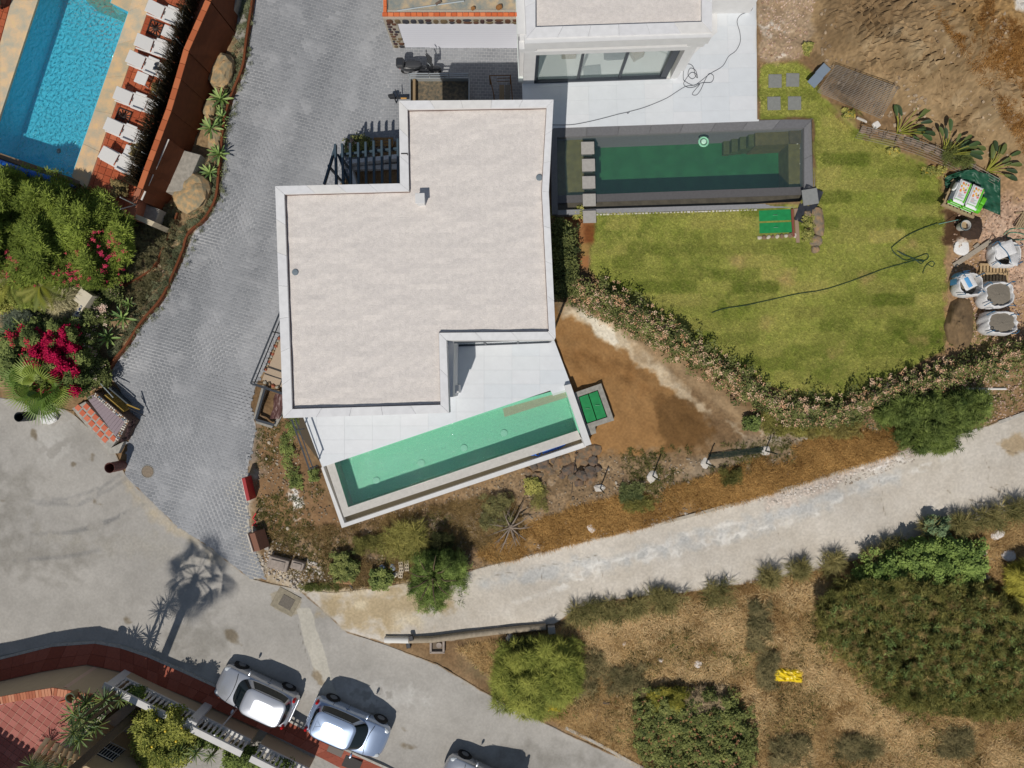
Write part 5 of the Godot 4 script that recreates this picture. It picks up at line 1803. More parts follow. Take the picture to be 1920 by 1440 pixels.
func loungers() -> void:
	var wh := mat("white_plastic", sc(226, 224, 220), 0.45)
	var o := pt(262, 195, D)
	var t := thing("sun_lounger", "", "sun lounger", Vector3.ZERO, "white plastic sun loungers along the terrace fence")
	# built along +x: head panel at low x, tilted
	var fr := nb()
	for s in [-0.29, 0.29]:
		fr.box(v3(0.0, 0.3, s), v3(1.9, 0.07, 0.06), Basis(), 0.01)
	part("frame", fr, wh, t)
	var k := 0
	for c in [[-0.6, 0.66], [0.08, 0.64], [0.68, 0.5]]:
		part("panel", nb().box(v3(c[0], 0.335 + (0.12 if k == 0 else 0.0), 0), v3(c[1], 0.03, 0.56), Basis(Vector3.BACK, -0.34 if k == 0 else 0.0), 0.01), wh, t)
		k += 1
	part("grip", nb().box(v3(-0.2, 0.37, 0), v3(0.03, 0.03, 0.16), Basis(), 0.006), mat("lounger_shadow_grey", sc(120, 118, 116), 0.6), t)
	for s in [-0.33, 0.33]:
		part("arm", nb().box(v3(0.14, 0.46, s), v3(0.5, 0.04, 0.09), Basis(), 0.012), wh, t)
	for q in [[-0.7, -0.26], [-0.7, 0.26], [0.75, -0.26], [0.75, 0.26]]:
		part("leg", nb().box(v3(q[0], 0.15, q[1]), v3(0.07, 0.3, 0.05), Basis(), 0.008), wh, t)
	var spots := [[324, 36, -0.38, "northernmost white sun lounger on the terracotta terrace"], [304, 97, -0.33, "white sun lounger just south of small half-hidden side table"], [288, 130, -0.40, "white sun lounger with dark sunglasses and goggles lying on it"], [265, 196, -0.36, "white sun lounger just north of the lower iron parasol base"], [247, 254, -0.40, "white sun lounger just south of the lower iron parasol base"], [237, 310, -0.5, "southernmost white sun lounger on the terracotta terrace"]]
	for i in spots.size():
		var s: Array = spots[i]
		var p := pt(s[0], s[1], D)
		if i == 0:
			t.position = p
			t.rotation.y = s[2]
			t.set_meta("label", s[3])
		else:
			copy(t, p, s[2], s[3])
	# little tables
	for q in [[274, 154, "square white plastic side table in front of a dry shrub"], [324, 68, "white plastic side table half under the fence reeds"], [253, 290, "small white plastic stand beside the southernmost lounger"]]:
		var p := pt(q[0], q[1], D)
		var s := thing("side_table", q[2], "side table", p, "white plastic side tables between loungers")
		part("top", nb().box(p + v3(0, 0.4, 0), v3(0.52, 0.04, 0.5), yb(-0.38), 0.015), wh, s)
		for a in 4:
			part("leg", nb().box(p + yb(-0.38) * v3(0.2 if a % 2 else -0.2, 0.2, 0.19 if a < 2 else -0.19), v3(0.05, 0.39, 0.05), yb(-0.38)), wh, s)
	var gp_ := pt(291, 128, D + 0.4)
	var gl := thing("sunglasses", "dark round-lensed sunglasses and goggles on a white lounger", "sunglasses", gp_)
	for q in [[0, 0], [0.17, 0.03], [0.05, -0.16]]:
		part("lens", nb().lathe(gp_ + v3(q[0], 0.02, q[1]), [Vector2(0.075, 0), Vector2(0.08, 0.02), Vector2(0.05, 0.05), Vector2(0, 0.055)], 12), mat("lens_dark", sc(44, 52, 66), 0.15), gl)
	part("strap", nb().tube([gp_ + v3(-0.1, 0.02, 0.05), gp_ + v3(0.05, 0.04, 0.08), gp_ + v3(0.25, 0.02, 0.12), gp_ + v3(0.3, 0.02, 0.2)], [0.014], 5), mt("strap_black"), gl)
	# ornate iron parasol bases
	var iron := mat("cast_iron", sc(62, 50, 44), 0.7)
	for q in [[292, 54, "square ornate iron parasol base by the northern loungers"], [232, 219, "square ornate iron parasol base by the southern loungers"]]:
		var p := pt(q[0], q[1], D)
		var b := thing("parasol_base", q[2], "parasol base", p, "cast-iron parasol bases on the terrace")
		var bs := yb(-0.36)
		for a in 4:
			var d := bs * yb(a * PI / 2)
			part("edge", nb().box(p + d * v3(0.29, 0.04, 0), v3(0.04, 0.06, 0.62), d, 0.008), iron, b)
		for a in 12:
			var d := bs * yb(a * TAU / 12)
			part("petal", nb().box(p + d * v3(0.18, 0.04, 0), v3(0.22, 0.04, 0.028), d, 0.006), iron, b)
		part("socket", nb().lathe(p, [Vector2(0.11, 0.02), Vector2(0.1, 0.06), Vector2(0.05, 0.1), Vector2(0.035, 0.34), Vector2(0.0, 0.34)], 14), iron, b)
	var kp := pt(4, 16, D)
	solo("kettle_barbecue", nb().lathe(kp, [Vector2(0.2, 0.3), Vector2(0.3, 0.5), Vector2(0.32, 0.65), Vector2(0.26, 0.78), Vector2(0.1, 0.86), Vector2(0, 0.87)], 18).tube([kp, kp + v3(0, 0.35, 0)], [0.05], 8), mat("black_enamel", sc(34, 34, 38), 0.3), "black round kettle grill at the photo's top left edge", "grill", kp)

func pool_fence() -> void:
	# reed screen on posts, standing along the east edge of the terrace
	var a := pt(384, -30, D)
	var b := pt(377, 0, D)
	var c := pt(262, 352, D)
	var t := thing("reed_fence", "dark brushwood reed fence along the terrace beside the loungers", "fence", pt(320, 180, D))
	var path := [a, b, b.lerp(c, 0.33), b.lerp(c, 0.66), c]
	var reed := nb().tube([v3(0, 0, 0), v3(0.01, 0.5, 0.0), v3(0, 1, 0.01)], [0.012, 0.01, 0.006], 4, false).mesh()
	var places := []
	var tints := PackedColorArray()
	var len_ := a.distance_to(c)
	for k in 2600:
		var s := rng.randf()
		var p := a.lerp(c, s) + v3(rr(-0.1, 0.1), rr(0, 0.2), rr(-0.06, 0.06))
		var tilt := Basis(v3(rr(-1, 1), 0, rr(-1, 1)).normalized(), rr(0, 0.16))
		places.append(Transform3D(tilt.scaled_local(v3(1, rr(0.75, 1.3), 1)), p))
		tints.append(lc(112, 96, 68).lerp(lc(62, 62, 44), rng.randf()))
	swarm("reeds", reed, tinted("reed", 0.9), places, tints, t)
	var grey := mat("pale_post", sc(170, 176, 172), 0.5)
	for q in [[348, 92, 330, 72], [314, 194, 296, 182], [281, 293, 266, 285], [255, 384, 226, 392]]:
		part("post", nb().tube([pt(q[0], q[1], D), pt(q[0], q[1], D) + v3(0, 1.25, 0)], [0.025], 6), grey, t)
		part("brace", nb().tube([pt(q[0], q[1], D + 0.05), pt(q[2], q[3], D + 1.0)], [0.018], 6), grey, t)
	for y in [0.3, 1.0]:
		part("wire", nb().tube([a + UP * y, b + UP * y, c + UP * y], [0.006], 4), grey, t)

func west_wall() -> void:
	var rend := mat("orange_render", sc(122, 64, 30), 0.9, tn("orange"), 0.5)
	var t := thing("retaining_wall", "tall orange rendered retaining wall below the pool terrace", "wall", pt(340, 200, 0))
	var line := [[394, -60], [386, 0], [345, 92], [330, 145], [312, 205], [270, 318], [258, 352]]
	var tc := [mat("wall_cap_a", sc(196, 112, 70), 0.85), mat("wall_cap_b", sc(182, 98, 58), 0.85)]
	var hs := [3.0, 3.0, 2.9, 2.85, 2.8, 2.7, 2.65]
	for i in line.size() - 1:
		var h: float = hs[i]
		var p := pt(line[i][0], line[i][1], h)
		var q := pt(line[i + 1][0], line[i + 1][1], h)
		part("wall_run", wall_seg(nb(), p, q, -0.4, h, -0.2), rend, t)
		var n := maxi(1, int(p.distance_to(q) / 0.42))
		for k in n:
			part("cap_tile", wall_seg(nb(), p.lerp(q, (k + 0.02) / n), p.lerp(q, (k + 0.98) / n), h, h + 0.035, -0.24), tc[k % 2], t)
	# second, lower run standing out in front of the southern end
	var l2 := thing("lower_wall", "lower orange wall with white edge in front of terrace corner", "wall", pt(300, 330, 0))
	var p0 := pt(318, 262, 2.3)
	var p1 := pt(267, 376, 2.3)
	part("wall_run", wall_seg(nb(), p0, p1, -0.4, 2.3, 0.18), rend, l2)
	part("white_edge", wall_seg(nb(), p0, p1, 2.3, 2.33, 0.07), mat("white_trim", sc(220, 216, 208), 0.7), l2)
	part("gap_floor", nb().prism(flat([306, 262, 316, 264, 268, 372, 256, 362], 1.6), 0.0, 1.6), mat("gap_dark", sc(84, 78, 74), 0.9), l2)
	var conc := mat("board_concrete", sc(186, 180, 168), 0.9, tn("raw_conc"), 0.6)
	for q in [[[418, -20, 450, -20, 445, 0, 401, 130, 384, 114], 0.75, "sloping grey concrete footing beside the gravel strip"], [[342, 281, 376, 290, 347, 357, 310, 360], 0.9, "grey concrete slab between lower orange wall and boulder"], [[252, 408, 270, 382, 299, 392, 290, 418, 282, 424], 1.3, "square grey concrete block at the corner of terrace"]]:
		var pl := flat(q[0], q[1])
		var m := Vector2.ZERO
		for v in pl:
			m += v
		m /= pl.size()
		solo("concrete_footing", nb().prism(pl, -0.4, q[1], 0.02), conc, q[2], "footing", v3(m.x, q[1], m.y))
	solo("terrace_end_wall", nb().prism(flat([166, 372, 170, 366, 290, 416, 284, 424], 1.9), -0.2, 1.9), mat("cream_wall", sc(206, 192, 164), 0.85), "cream wall closing the south end of terracotta terrace", "wall", pt(230, 395, 1.9))
	var pp := pt(230, 398, 2.0)
	solo("clay_pot", nb().lathe(pp, [Vector2(0.13, -0.1), Vector2(0.17, 0.22), Vector2(0.2, 0.24), Vector2(0.2, 0.28), Vector2(0.15, 0.28), Vector2(0.14, 0.2), Vector2(0, 0.2)], 18), mat("clay", sc(206, 150, 120), 0.85), "round clay pot standing on the cream wall corner", "pot", pp)
	solo("gravel_strip", gravel_bed(flat([447, -60, 470, -60, 468, 0, 457, 82, 440, 112, 410, 112, 445, 0], 0.3), 0.26, 0.02), mat("grey_gravel", sc(186, 182, 172), 0.95, tn("chan"), 1.2), "grey gravel strip between concrete footing and planted bed", "gravel strip", pt(445, 50, 0.3))

# ------------------------------------------------------------------ planted bank between the villa and the drive
func ribbon(list: Array, up: float, h: float, w: float) -> Mb:
	var mb := nb()
	var pth := []
	for i in range(0, list.size(), 2):
		pth.append(gp(list[i], list[i + 1], up))
	pth = curve(pth, 5)
	for i in pth.size() - 1:
		var a: Vector3 = pth[i]
		var b: Vector3 = pth[i + 1]
		mb.bar(a + UP * h * 0.5, b + UP * h * 0.5, w, h)
	return mb

func west_garden() -> void:
	var rust := mat("rusted_steel", sc(132, 72, 36), 0.85, tn("rust"), 0.8)
	solo("steel_edging", ribbon([480, -40, 479, 0, 467, 82, 460, 132, 440, 182, 427, 225, 422, 265, 416, 325, 410, 375, 390, 412, 360, 440, 349, 472, 335, 507, 310, 560, 272, 605, 245, 647, 222, 675, 207, 698], -0.1, 0.4, 0.1), rust, "rusted steel edging curving along the west side of the driveway", "edging", gp(350, 470))
	solo("steel_edging", ribbon([340, 402, 330, 430, 317, 460, 297, 500, 272, 521, 250, 533, 230, 542], -0.1, 0.42, 0.07), rust, "shorter rusted steel edging winding through the planted bank", "edging", gp(300, 490))
	# boulders
	var bm := mat("sandstone_boulder", sc(204, 178, 136), 0.9, tn("sandstone"), 0.5)
	for q in [[422, 138, 1.0, 1.6, 1.1, 0.35, "tall pale boulder beside the gravel strip and agaves"], [366, 364, 1.5, 1.95, 1.0, 0.45, "largest pale boulder, beside the concrete slab and the driveway"], [398, 205, 0.55, 1.1, 0.6, 0.3, "narrow grey rock among the agaves by the driveway"], [405, 258, 0.6, 1.2, 0.5, 0.2, "low tan rock between the two middle agaves"]]:
		var o := gp(q[0], q[1])
		solo("boulder", nb().stone(o + v3(0, q[4] * 0.2, 0), v3(q[2], q[4], q[3]), -q[5], 0.3, int(q[0]), 9, 14), bm, q[6], "boulder", o)
	for k in 16:
		var s := (k + 0.5) / 16.0
		var o := gp(lerpf(345, 255, s) + rr(-2, 2), lerpf(430, 540, s) + rr(-10, 14))
		var d := rr(0.12, 0.34)
		solo("bank_rock", nb().stone(o + v3(0, d * 0.15, 0), v3(d * 1.4, d * 0.8, d), rr(0, 3), 0.45, 500 + k, 5, 8), bm, nth(k) + " from the east of the small tan rocks on the bank below oleander", "rock", o, "small rocks on the planted bank")
	# white garden wall with a pierced band
	var w := mat("cream_plaster", sc(222, 212, 188), 0.85, tn("render_tone"), 0.5)
	var g := thing("garden_wall", "cream garden wall with blue pierced tile band among shrubs", "wall", gp(150, 580))
	var h := 1.6
	part("wall_run", wall_seg(nb(), pt(150, 566, h), pt(126, 611, h), 0.0, h, -0.26), w, g)
	part("wall_run", wall_seg(nb(), pt(152, 540, h + 0.25), pt(137, 562, h + 0.25), 0.0, h + 0.25, -0.6), w, g)
	part("wall_run", wall_seg(nb(), pt(137, 618, h - 0.5), pt(132, 630, h - 0.5), 0.0, h - 0.5, -0.2), w, g)
	for k in 12:
		var s := (k + 0.5) / 12.0
		var o := pt(lerpf(157, 139, s), lerpf(567, 597, s), h + 0.03)
		part("band_tile", nb().box(o, v3(0.1, 0.05, 0.07), yb(0.5 + (0.8 if k % 2 else 0.0)), 0.006), mat("band_blue" if k % 3 else "band_white", sc(52, 66, 104) if k % 3 else sc(206, 206, 200), 0.4), g)
	# rocks at the foot of the bank by the drive
	for q in [[200, 690, 0.5], [188, 712, 0.75], [206, 702, 0.3], [198, 704, 0.34], [178, 722, 0.7], [208, 684, 0.25]]:
		var o := gp(q[0], q[1])
		solo("corner_rock", nb().stone(o + v3(0, q[2] * 0.25, 0), v3(q[2] * 1.2, q[2] * 0.8, q[2]), q[0], 0.5, int(q[0] * 3), 7, 10), mat("rock_peach", sc(196, 160, 122), 0.9, tn("sandstone"), 0.5), {200: "tan-topped peach rock in the middle of six at the bank's foot", 188: "largest peach rock, beside the mosaic wall's upper end", 206: "small peach rock at the driveway side of the six", 198: "small peach rock next to the teal cap", 178: "westernmost peach rock of the six at the bank's foot", 208: "smallest and northernmost peach rock at the steel edging's end"}[q[0]], "rock", o, "rocks at the foot of the bank")
	var te := gp(192, 698, 0.25)
	solo("teal_lamp_cap", nb().lathe(te, [Vector2(0.12, 0), Vector2(0.1, 0.12), Vector2(0.0, 0.16)], 12), mat("teal_glaze", sc(38, 122, 122), 0.3), "small teal glazed cap among the peach rocks", "garden ornament", te)

# ------------------------------------------------------------------ tiled bench and bins where the drive meets the street
func entrance() -> void:
	var conc := mat("bench_concrete", sc(196, 192, 182), 0.9, tn("raw_conc"), 0.6)
	var t := thing("tiled_bench", "stepped bench wall with terracotta tiles and mosaic top by driveway", "bench", gp(200, 790))
	var g := -0.4
	part("base", nb().prism(flat([135, 766, 160, 753, 222, 822, 208, 840, 232, 828, 222, 850, 205, 850, 190, 832], g + 0.35), g - 0.2, g + 0.35), conc, t)
	var tm := [mat("bench_terracotta", sc(214, 122, 92), 0.85), mat("bench_terracotta_b", sc(204, 110, 80), 0.85)]
	for i in 7:
		for j in 2:
			var s := i + (0.0 if j == 0 else 0.25)
			var o := pt(146.5 + s * 8.4 + j * 16.0 - (2.5 if j else 0.0), 764.5 + s * 9.9 - j * 4.5 - (0.0 if j else 0.0), g + 0.36)
			part("tile", nb().box(o, v3(0.24, 0.03, 0.24), yb(-0.75), 0.006), tm[(i + j) % 2], t)
	# plum-coloured boards behind, and the wall with the mosaic top
	for k in 13:
		var s := k / 13.0
		var s2 := (k + 0.93) / 13.0
		var a := pt(162, 745, g + 0.75)
		var b := pt(217, 818, g + 0.75)
		var c := pt(180, 738, g + 0.85)
		var d := pt(235, 792, g + 0.85)
		var mb := nb()
		mb.quad(a.lerp(b, s), a.lerp(b, s2), c.lerp(d, s2), c.lerp(d, s), UP)
		mb.prism(PackedVector2Array([v2(a.lerp(b, s)), v2(a.lerp(b, s2)), v2(c.lerp(d, s2)), v2(c.lerp(d, s))]), g, g + 0.74)
		part("board", mb, mat("plum_board", sc(146, 132, 138), 0.8), t)
	var wm := mat("dark_stone_wall", sc(128, 104, 92), 0.9, tn("stn"), 1.5)
	var wh := g + 1.0
	var top := [[180, 736], [243, 789], [222, 828]]
	for i in 2:
		part("wall_run", wall_seg(nb(), pt(top[i][0], top[i][1], wh), pt(top[i + 1][0], top[i + 1][1], wh), g - 0.2, wh, 0.18), wm, t)
	var cols := [mat("mosaic_white", sc(216, 210, 198), 0.5), mat("mosaic_blue", sc(112, 138, 158), 0.5), mat("mosaic_tan", sc(176, 142, 110), 0.5), mat("mosaic_grey", sc(150, 156, 156), 0.5)]
	for i in 2:
		var a := pt(top[i][0], top[i][1], wh)
		var b := pt(top[i + 1][0], top[i + 1][1], wh)
		var dd := (b - a).normalized()
		var o := v3(-dd.z, 0, dd.x)
		var n := int(a.distance_to(b) / 0.1)
		for k in n:
			for j in 2:
				var p := a.lerp(b, (k + rr(0.3, 0.7)) / n) + o * (0.05 + 0.09 * j + rr(-0.01, 0.01)) + UP * 0.012
				part("mosaic_chip", nb().box(p, v3(rr(0.05, 0.085), 0.02, rr(0.05, 0.075)), yb(rr(0, 3)), 0.004), cols[0 if rng.randf() < 0.5 else rng.randi() % 4], t)
	for k in 9:
		var s := (k + 0.5) / 9.0
		var o := pt(243, 789, wh).lerp(pt(222, 828, wh), s)
		part("wall_stone", nb().stone(v3(o.x + 0.0, g + rr(0.25, 0.8), o.z), v3(0.14, rr(0.25, 0.4), 0.22), -0.5, 0.3, 80 + k, 5, 8), mat("stone_plum", sc(92, 66, 66), 0.9), t)
	# pallet and gate leaning behind it
	var pm := mat("yellow_timber", sc(200, 164, 78), 0.8, tn("wood"), 1.0)
	var pl := thing("leaning_pallet", "yellow timber pallet leaning against the mosaic wall", "pallet", gp(225, 755))
	var pa := pt(196, 741, 0.45)
	var pb := pt(232, 772, 0.45)
	var ofs := pt(208, 735, 0.05) - pa
	for k in 6:
		var s := k / 5.0
		part("slat", nb().bar(pa + ofs * s, pb + ofs * s, 0.085, 0.02, 0.003), pm, pl)
	for s in [0.03, 0.5, 0.97]:
		part("bearer", nb().bar(pa.lerp(pb, s) - v3(0, 0.05, 0), pa.lerp(pb, s) + ofs - v3(0, 0.05, 0), 0.08, 0.06, 0.003), pm, pl)
	var gm := mat("gate_steel", sc(86, 94, 98), 0.5, null, 1.0, 0.2)
	var gt := thing("leaning_gate", "grey steel gate frame leaning behind the timber pallet", "gate", gp(228, 745))
	var gq := [pt(213, 725, -0.3), pt(246, 756, -0.3), pt(239, 757, 0.2), pt(205, 728, 0.2)]
	for i in 4:
		part("frame_bar", nb().bar(gq[i], gq[(i + 1) % 4], 0.05, 0.05), gm, gt)
	for k in 3:
		var s := (k + 1) / 4.0
		part("rail", nb().bar((gq[0] as Vector3).lerp(gq[3], s), (gq[1] as Vector3).lerp(gq[2], s), 0.025, 0.025), gm, gt)
	solo("timber_batten", nb().bar(pt(238, 758, 0.6), pt(262, 768, 0.1), 0.06, 0.04, 0.004), pm, "short yellow batten leaning out past the steel gate", "batten", gp(250, 764))
	solo("steel_tube", nb().tube([pt(240, 764, 0.5), pt(273, 781, 0.0)], [0.022], 6), mt("strap_black"), "thin black tube lying out onto the driveway", "tube", gp(258, 774))
	solo("steel_tube", nb().tube([pt(186, 716, 0.4), pt(212, 745, 0.7)], [0.025], 6), mat("pale_pipe", sc(176, 186, 190), 0.6), "pale tube resting on the rocks behind the mosaic wall", "tube", gp(200, 730))
	# open barrels
	for q in [[62, 780, 0.95, 0.22, "black open-topped barrel standing under the fan palm", "barrel_black", 52, 58, 66], [230, 872, 1.08, 0.235, "rusty red open-topped barrel at the driveway corner", "barrel_rust", 126, 78, 70]]:
		var o := gp(q[0], q[1])
		var r: float = q[3]
		var h: float = q[2]
		var m := mat(q[5], sc(q[6], q[7], q[8]), 0.6, tn("rust"), 0.8)
		var b := thing("barrel", q[4], "barrel", o)
		part("body", nb().lathe(o, [Vector2(r * 0.94, 0), Vector2(r, 0.1), Vector2(r, h * 0.33), Vector2(r * 1.03, h * 0.35), Vector2(r, h * 0.37), Vector2(r, h * 0.65), Vector2(r * 1.03, h * 0.67), Vector2(r, h * 0.69), Vector2(r * 0.98, h), Vector2(r * 0.9, h), Vector2(r * 0.9, h * 0.4)], 24), m, b)
		part("rim", nb().lathe(o, [Vector2(r * 0.99, h - 0.02), Vector2(r * 1.04, h), Vector2(r * 0.99, h + 0.02), Vector2(r * 0.9, h)], 24), m, b)
		part("bottom", nb().lathe(o, [Vector2(r * 0.9, h * 0.42), Vector2(0, h * 0.42)], 18), mat("barrel_litter", sc(104, 92, 62), 0.95), b)
	var so := gp(95, 784)
	solo("white_sack", nb().stone(so + v3(0, 0.12, 0), v3(0.75, 0.34, 0.5), 0.3, 0.5, 91, 9, 14), mat("sack_white", sc(222, 222, 220), 0.7), "crumpled white sack on the street under the fan palm", "sack", so)
	var mh := gp(277, 884, 0.036)
	var mo := thing("manhole_cover", "round tan manhole cover in the cobbled driveway", "manhole cover", mh)
	part("lid", nb().lathe(mh, [Vector2(0.27, 0.0), Vector2(0.26, 0.02), Vector2(0, 0.022)], 24), mat("manhole_tan", sc(164, 148, 128), 0.8, tn("rust"), 0.8), mo)
	part("ring", nb().lathe(mh, [Vector2(0.32, -0.01), Vector2(0.31, 0.018), Vector2(0.28, 0.018), Vector2(0.275, -0.01)], 24), mat("manhole_ring", sc(150, 148, 142), 0.8), mo)
	var dv := gp(536, 1128, 0.04)
	var dc := thing("drain_cover", "square concrete drain cover where the street meets the track", "drain cover", dv)
	var b3 := yb(-0.5)
	part("frame", nb().box(dv, v3(1.15, 0.05, 1.0), b3, 0.01), mat("drain_frame", sc(170, 160, 138), 0.9, tn("raw_conc"), 0.6), dc)
	part("cover", nb().box(dv + v3(0.05, 0.025, 0.02), v3(0.62, 0.03, 0.56), b3, 0.01), mat("drain_iron", sc(132, 124, 112), 0.8, tn("rust"), 0.8), dc)

func v2(p: Vector3) -> Vector2:
	return Vector2(p.x, p.z)

# ------------------------------------------------------------------ the terracotta villa at the bottom left
func south_villa() -> void:
	var outer := [-60, 1240, 0, 1232, 100, 1207, 180, 1202, 225, 1210, 277, 1227, 345, 1257, 410, 1287, 543, 1350, 661, 1410, 740, 1445, 820, 1490]
	var inner := [-60, 1288, 0, 1277, 75, 1260, 162, 1246, 225, 1259, 275, 1277, 330, 1299, 375, 1317, 530, 1387, 605, 1423, 660, 1452, 730, 1490]
	var t := thing("sidewalk", "red tiled sidewalk with white kerb along the villa wall", "sidewalk", gp(300, 1250))
	t.set_meta("kind", "structure")
	var red := [mat("red_paver_a", sc(172, 92, 70), 0.85, tn("tc"), 0.9), mat("red_paver_b", sc(164, 84, 62), 0.85, tn("tc"), 0.9), mat("red_paver_c", sc(180, 100, 78), 0.85, tn("tc"), 0.9)]
	var kerb := mat("kerb_white", sc(206, 202, 192), 0.85, tn("raw_conc"), 0.6)
	for i in outer.size() / 2 - 1:
		var a := gp(outer[i * 2], outer[i * 2 + 1], 0.12)
		var b := gp(outer[i * 2 + 2], outer[i * 2 + 3], 0.12)
		var c := gp(inner[i * 2], inner[i * 2 + 1], 0.12)
		var d := gp(inner[i * 2 + 2], inner[i * 2 + 3], 0.12)
		var n := maxi(1, int(round(a.distance_to(b) / 0.62)))
		for k in n:
			var s0 := (k + 0.008) / n
			var s1 := (k + 0.992) / n
			var p := a.lerp(b, s0)
			var q := a.lerp(b, s1)
			var r := c.lerp(d, s1)
			var o := c.lerp(d, s0)
			part("kerb_stone", slab4(p, q, q.lerp(r, 0.11), p.lerp(o, 0.11), 0.3), kerb, t)
			for j in 2:
				var u0 := 0.12 + 0.44 * j
				var u1 := 0.55 + 0.45 * j
				part("paver", slab4(p.lerp(o, u0), q.lerp(r, u0), q.lerp(r, u1), p.lerp(o, u1), 0.2, -0.01), red[rng.randi() % 3], t)
	for q in [[630, 1405, 0.75, 0.5, 118, 108, 100, "pale concrete service cover in the red sidewalk beside second car"], [660, 1432, 0.85, 0.55, 62, 58, 56, "dark iron service cover in the red sidewalk near the kerb end"]]:
		var o := gp(q[0], q[1], 0.13)
		solo("service_cover", nb().box(o, v3(q[2], 0.03, q[3]), yb(-0.42), 0.008), mat("cover_%d" % q[4], sc(q[4], q[5], q[6]), 0.8), q[7], "service cover", o)
	# rendered boundary wall; the western stretch is tall and carries a brick capping
	var beige := mat("beige_render", sc(196, 176, 144), 0.9, tn("render_tone"), 0.5)
	var w := thing("boundary_wall", "curved beige boundary wall with brick capping beside red sidewalk", "wall", gp(130, 1260))
	var line := [[-60, 1288], [0, 1277], [40, 1268], [75, 1260], [120, 1252], [162, 1246], [195, 1252], [225, 1259], [245, 1266]]
	var hs := [2.2, 2.2, 2.2, 2.15, 2.15, 2.1, 2.1, 2.0]
	var bm := [mat("cap_brick_a", sc(190, 120, 88), 0.9), mat("cap_brick_b", sc(204, 140, 108), 0.9), mat("cap_brick_c", sc(176, 104, 76), 0.9)]
	for i in line.size() - 1:
		var a := gp(line[i][0], line[i][1])
		var b := gp(line[i + 1][0], line[i + 1][1])
		part("wall_run", wall_seg(nb(), a, b, -1.0, hs[i], 0.28), beige, w)
		var n := int(a.distance_to(b) / 0.13)
		for k in n:
			part("brick", wall_seg(nb(), a.lerp(b, (k + 0.05) / n), a.lerp(b, (k + 0.95) / n), hs[i], hs[i] + 0.06 + rr(0, 0.008), 0.32), bm[rng.randi() % 3], w)
	# patio behind it
	var ph := 1.95
	var pa := thing("patio", "terracotta tiled patio behind the curved wall at bottom left", "patio", pt(80, 1370, ph))
	var area := flat([-60, 1330, 0, 1318, 52, 1304, 70, 1298, 120, 1288, 172, 1300, 150, 1340, 120, 1388, 70, 1432, 40, 1470, -60, 1470], ph)
	part("slab", nb().prism(area, -0.5, ph - 0.02), mat("patio_grout", sc(206, 178, 156), 0.9), pa)
	var pm := [mat("patio_tile_a", sc(168, 98, 86), 0.75), mat("patio_tile_b", sc(160, 90, 78), 0.75), mat("patio_tile_c", sc(176, 106, 94), 0.75)]
	tiled(pa, area, ph + 0.012, 0.3, 0.3, 0.62, 0.016, pm, 0.02, "tile", Vector2.ZERO, 300)
	var o := pt(145, 1299, ph)
	var pot := thing("tall_planter", "green-rimmed open cylinder planter on the terracotta patio", "planter", o)
	part("body", nb().lathe(o, [Vector2(0.16, 0), Vector2(0.2, 0.5), Vector2(0.17, 0.5), Vector2(0.16, 0.2), Vector2(0, 0.2)], 20), mat("planter_tan", sc(150, 132, 92), 0.8), pot)
	part("rim", nb().lathe(o, [Vector2(0.2, 0.49), Vector2(0.22, 0.52), Vector2(0.17, 0.52), Vector2(0.17, 0.45)], 20), mat("rim_green", sc(66, 84, 58), 0.6), pot)
	solo("orange_broom", nb().bar(pt(112, 1317, ph + 0.05), pt(150, 1305, ph + 0.08), 0.04, 0.04).box(pt(154, 1303, ph + 0.08), v3(0.1, 0.08, 0.3), yb(0.3), 0.01), mat("broom_orange", sc(214, 104, 62), 0.6), "orange-handled broom lying beside the tall planter on patio", "broom", pt(130, 1311, ph))
	solo("white_bar", nb().box(pt(3, 1318, ph + 0.1), v3(0.5, 0.06, 0.1), yb(0.25), 0.01), mat("white_plastic", sc(226, 224, 220), 0.45), "short white bar lying on the brick edge at the left border", "bar", pt(3, 1318, ph))
	house_south(beige)
	# the villa itself stands just outside the picture; its eaves shade the patio
	var e0 := Vector2(-25.0, 16.2)
	var e1 := Vector2(-21.2, 18.6)
	var eave := nb().prism(PackedVector2Array([e0, e1, Vector2(-22, 24), Vector2(-32, 24), Vector2(-32, 17)]), 4.7, 4.9)
	for i in 16:
		var q := e0.lerp(e1, (i + 0.5) / 16.0)
		eave.tube([v3(q.x + 0.06, 4.95, q.y - 0.1), v3(q.x - 0.7, 5.2, q.y + 1.1)], [0.11], 8)
	var sv := thing("villa", "terracotta-roofed villa outside the frame whose eaves shade the patio", "villa", v3(-26, 0, 20))
	part("roof", eave, mat("barrel_tile_b", sc(192, 150, 104), 0.9), sv)
	part("wall", nb().prism(PackedVector2Array([e0 + Vector2(-0.2, 0.6), e1 + Vector2(-0.4, 0.5), Vector2(-22.6, 23.5), Vector2(-31, 23.5), Vector2(-31, 17.6)]), -1.0, 4.7), beige, sv)
	balustrade(beige)

func slab4(a: Vector3, b: Vector3, c: Vector3, d: Vector3, t: float, up := 0.0) -> Mb:
	var mb := nb()
	var u := UP * up
	var w := UP * (up - t)
	var m := (a + b + c + d) / 4.0
	mb.quad(a + u, b + u, c + u, d + u, UP)
	for q in [[a, b], [b, c], [c, d], [d, a]]:
		mb.quad(q[0] + u, q[1] + u, q[1] + w, q[0] + w, ((q[0] as Vector3) + q[1]) * 0.5 - m)
	return mb

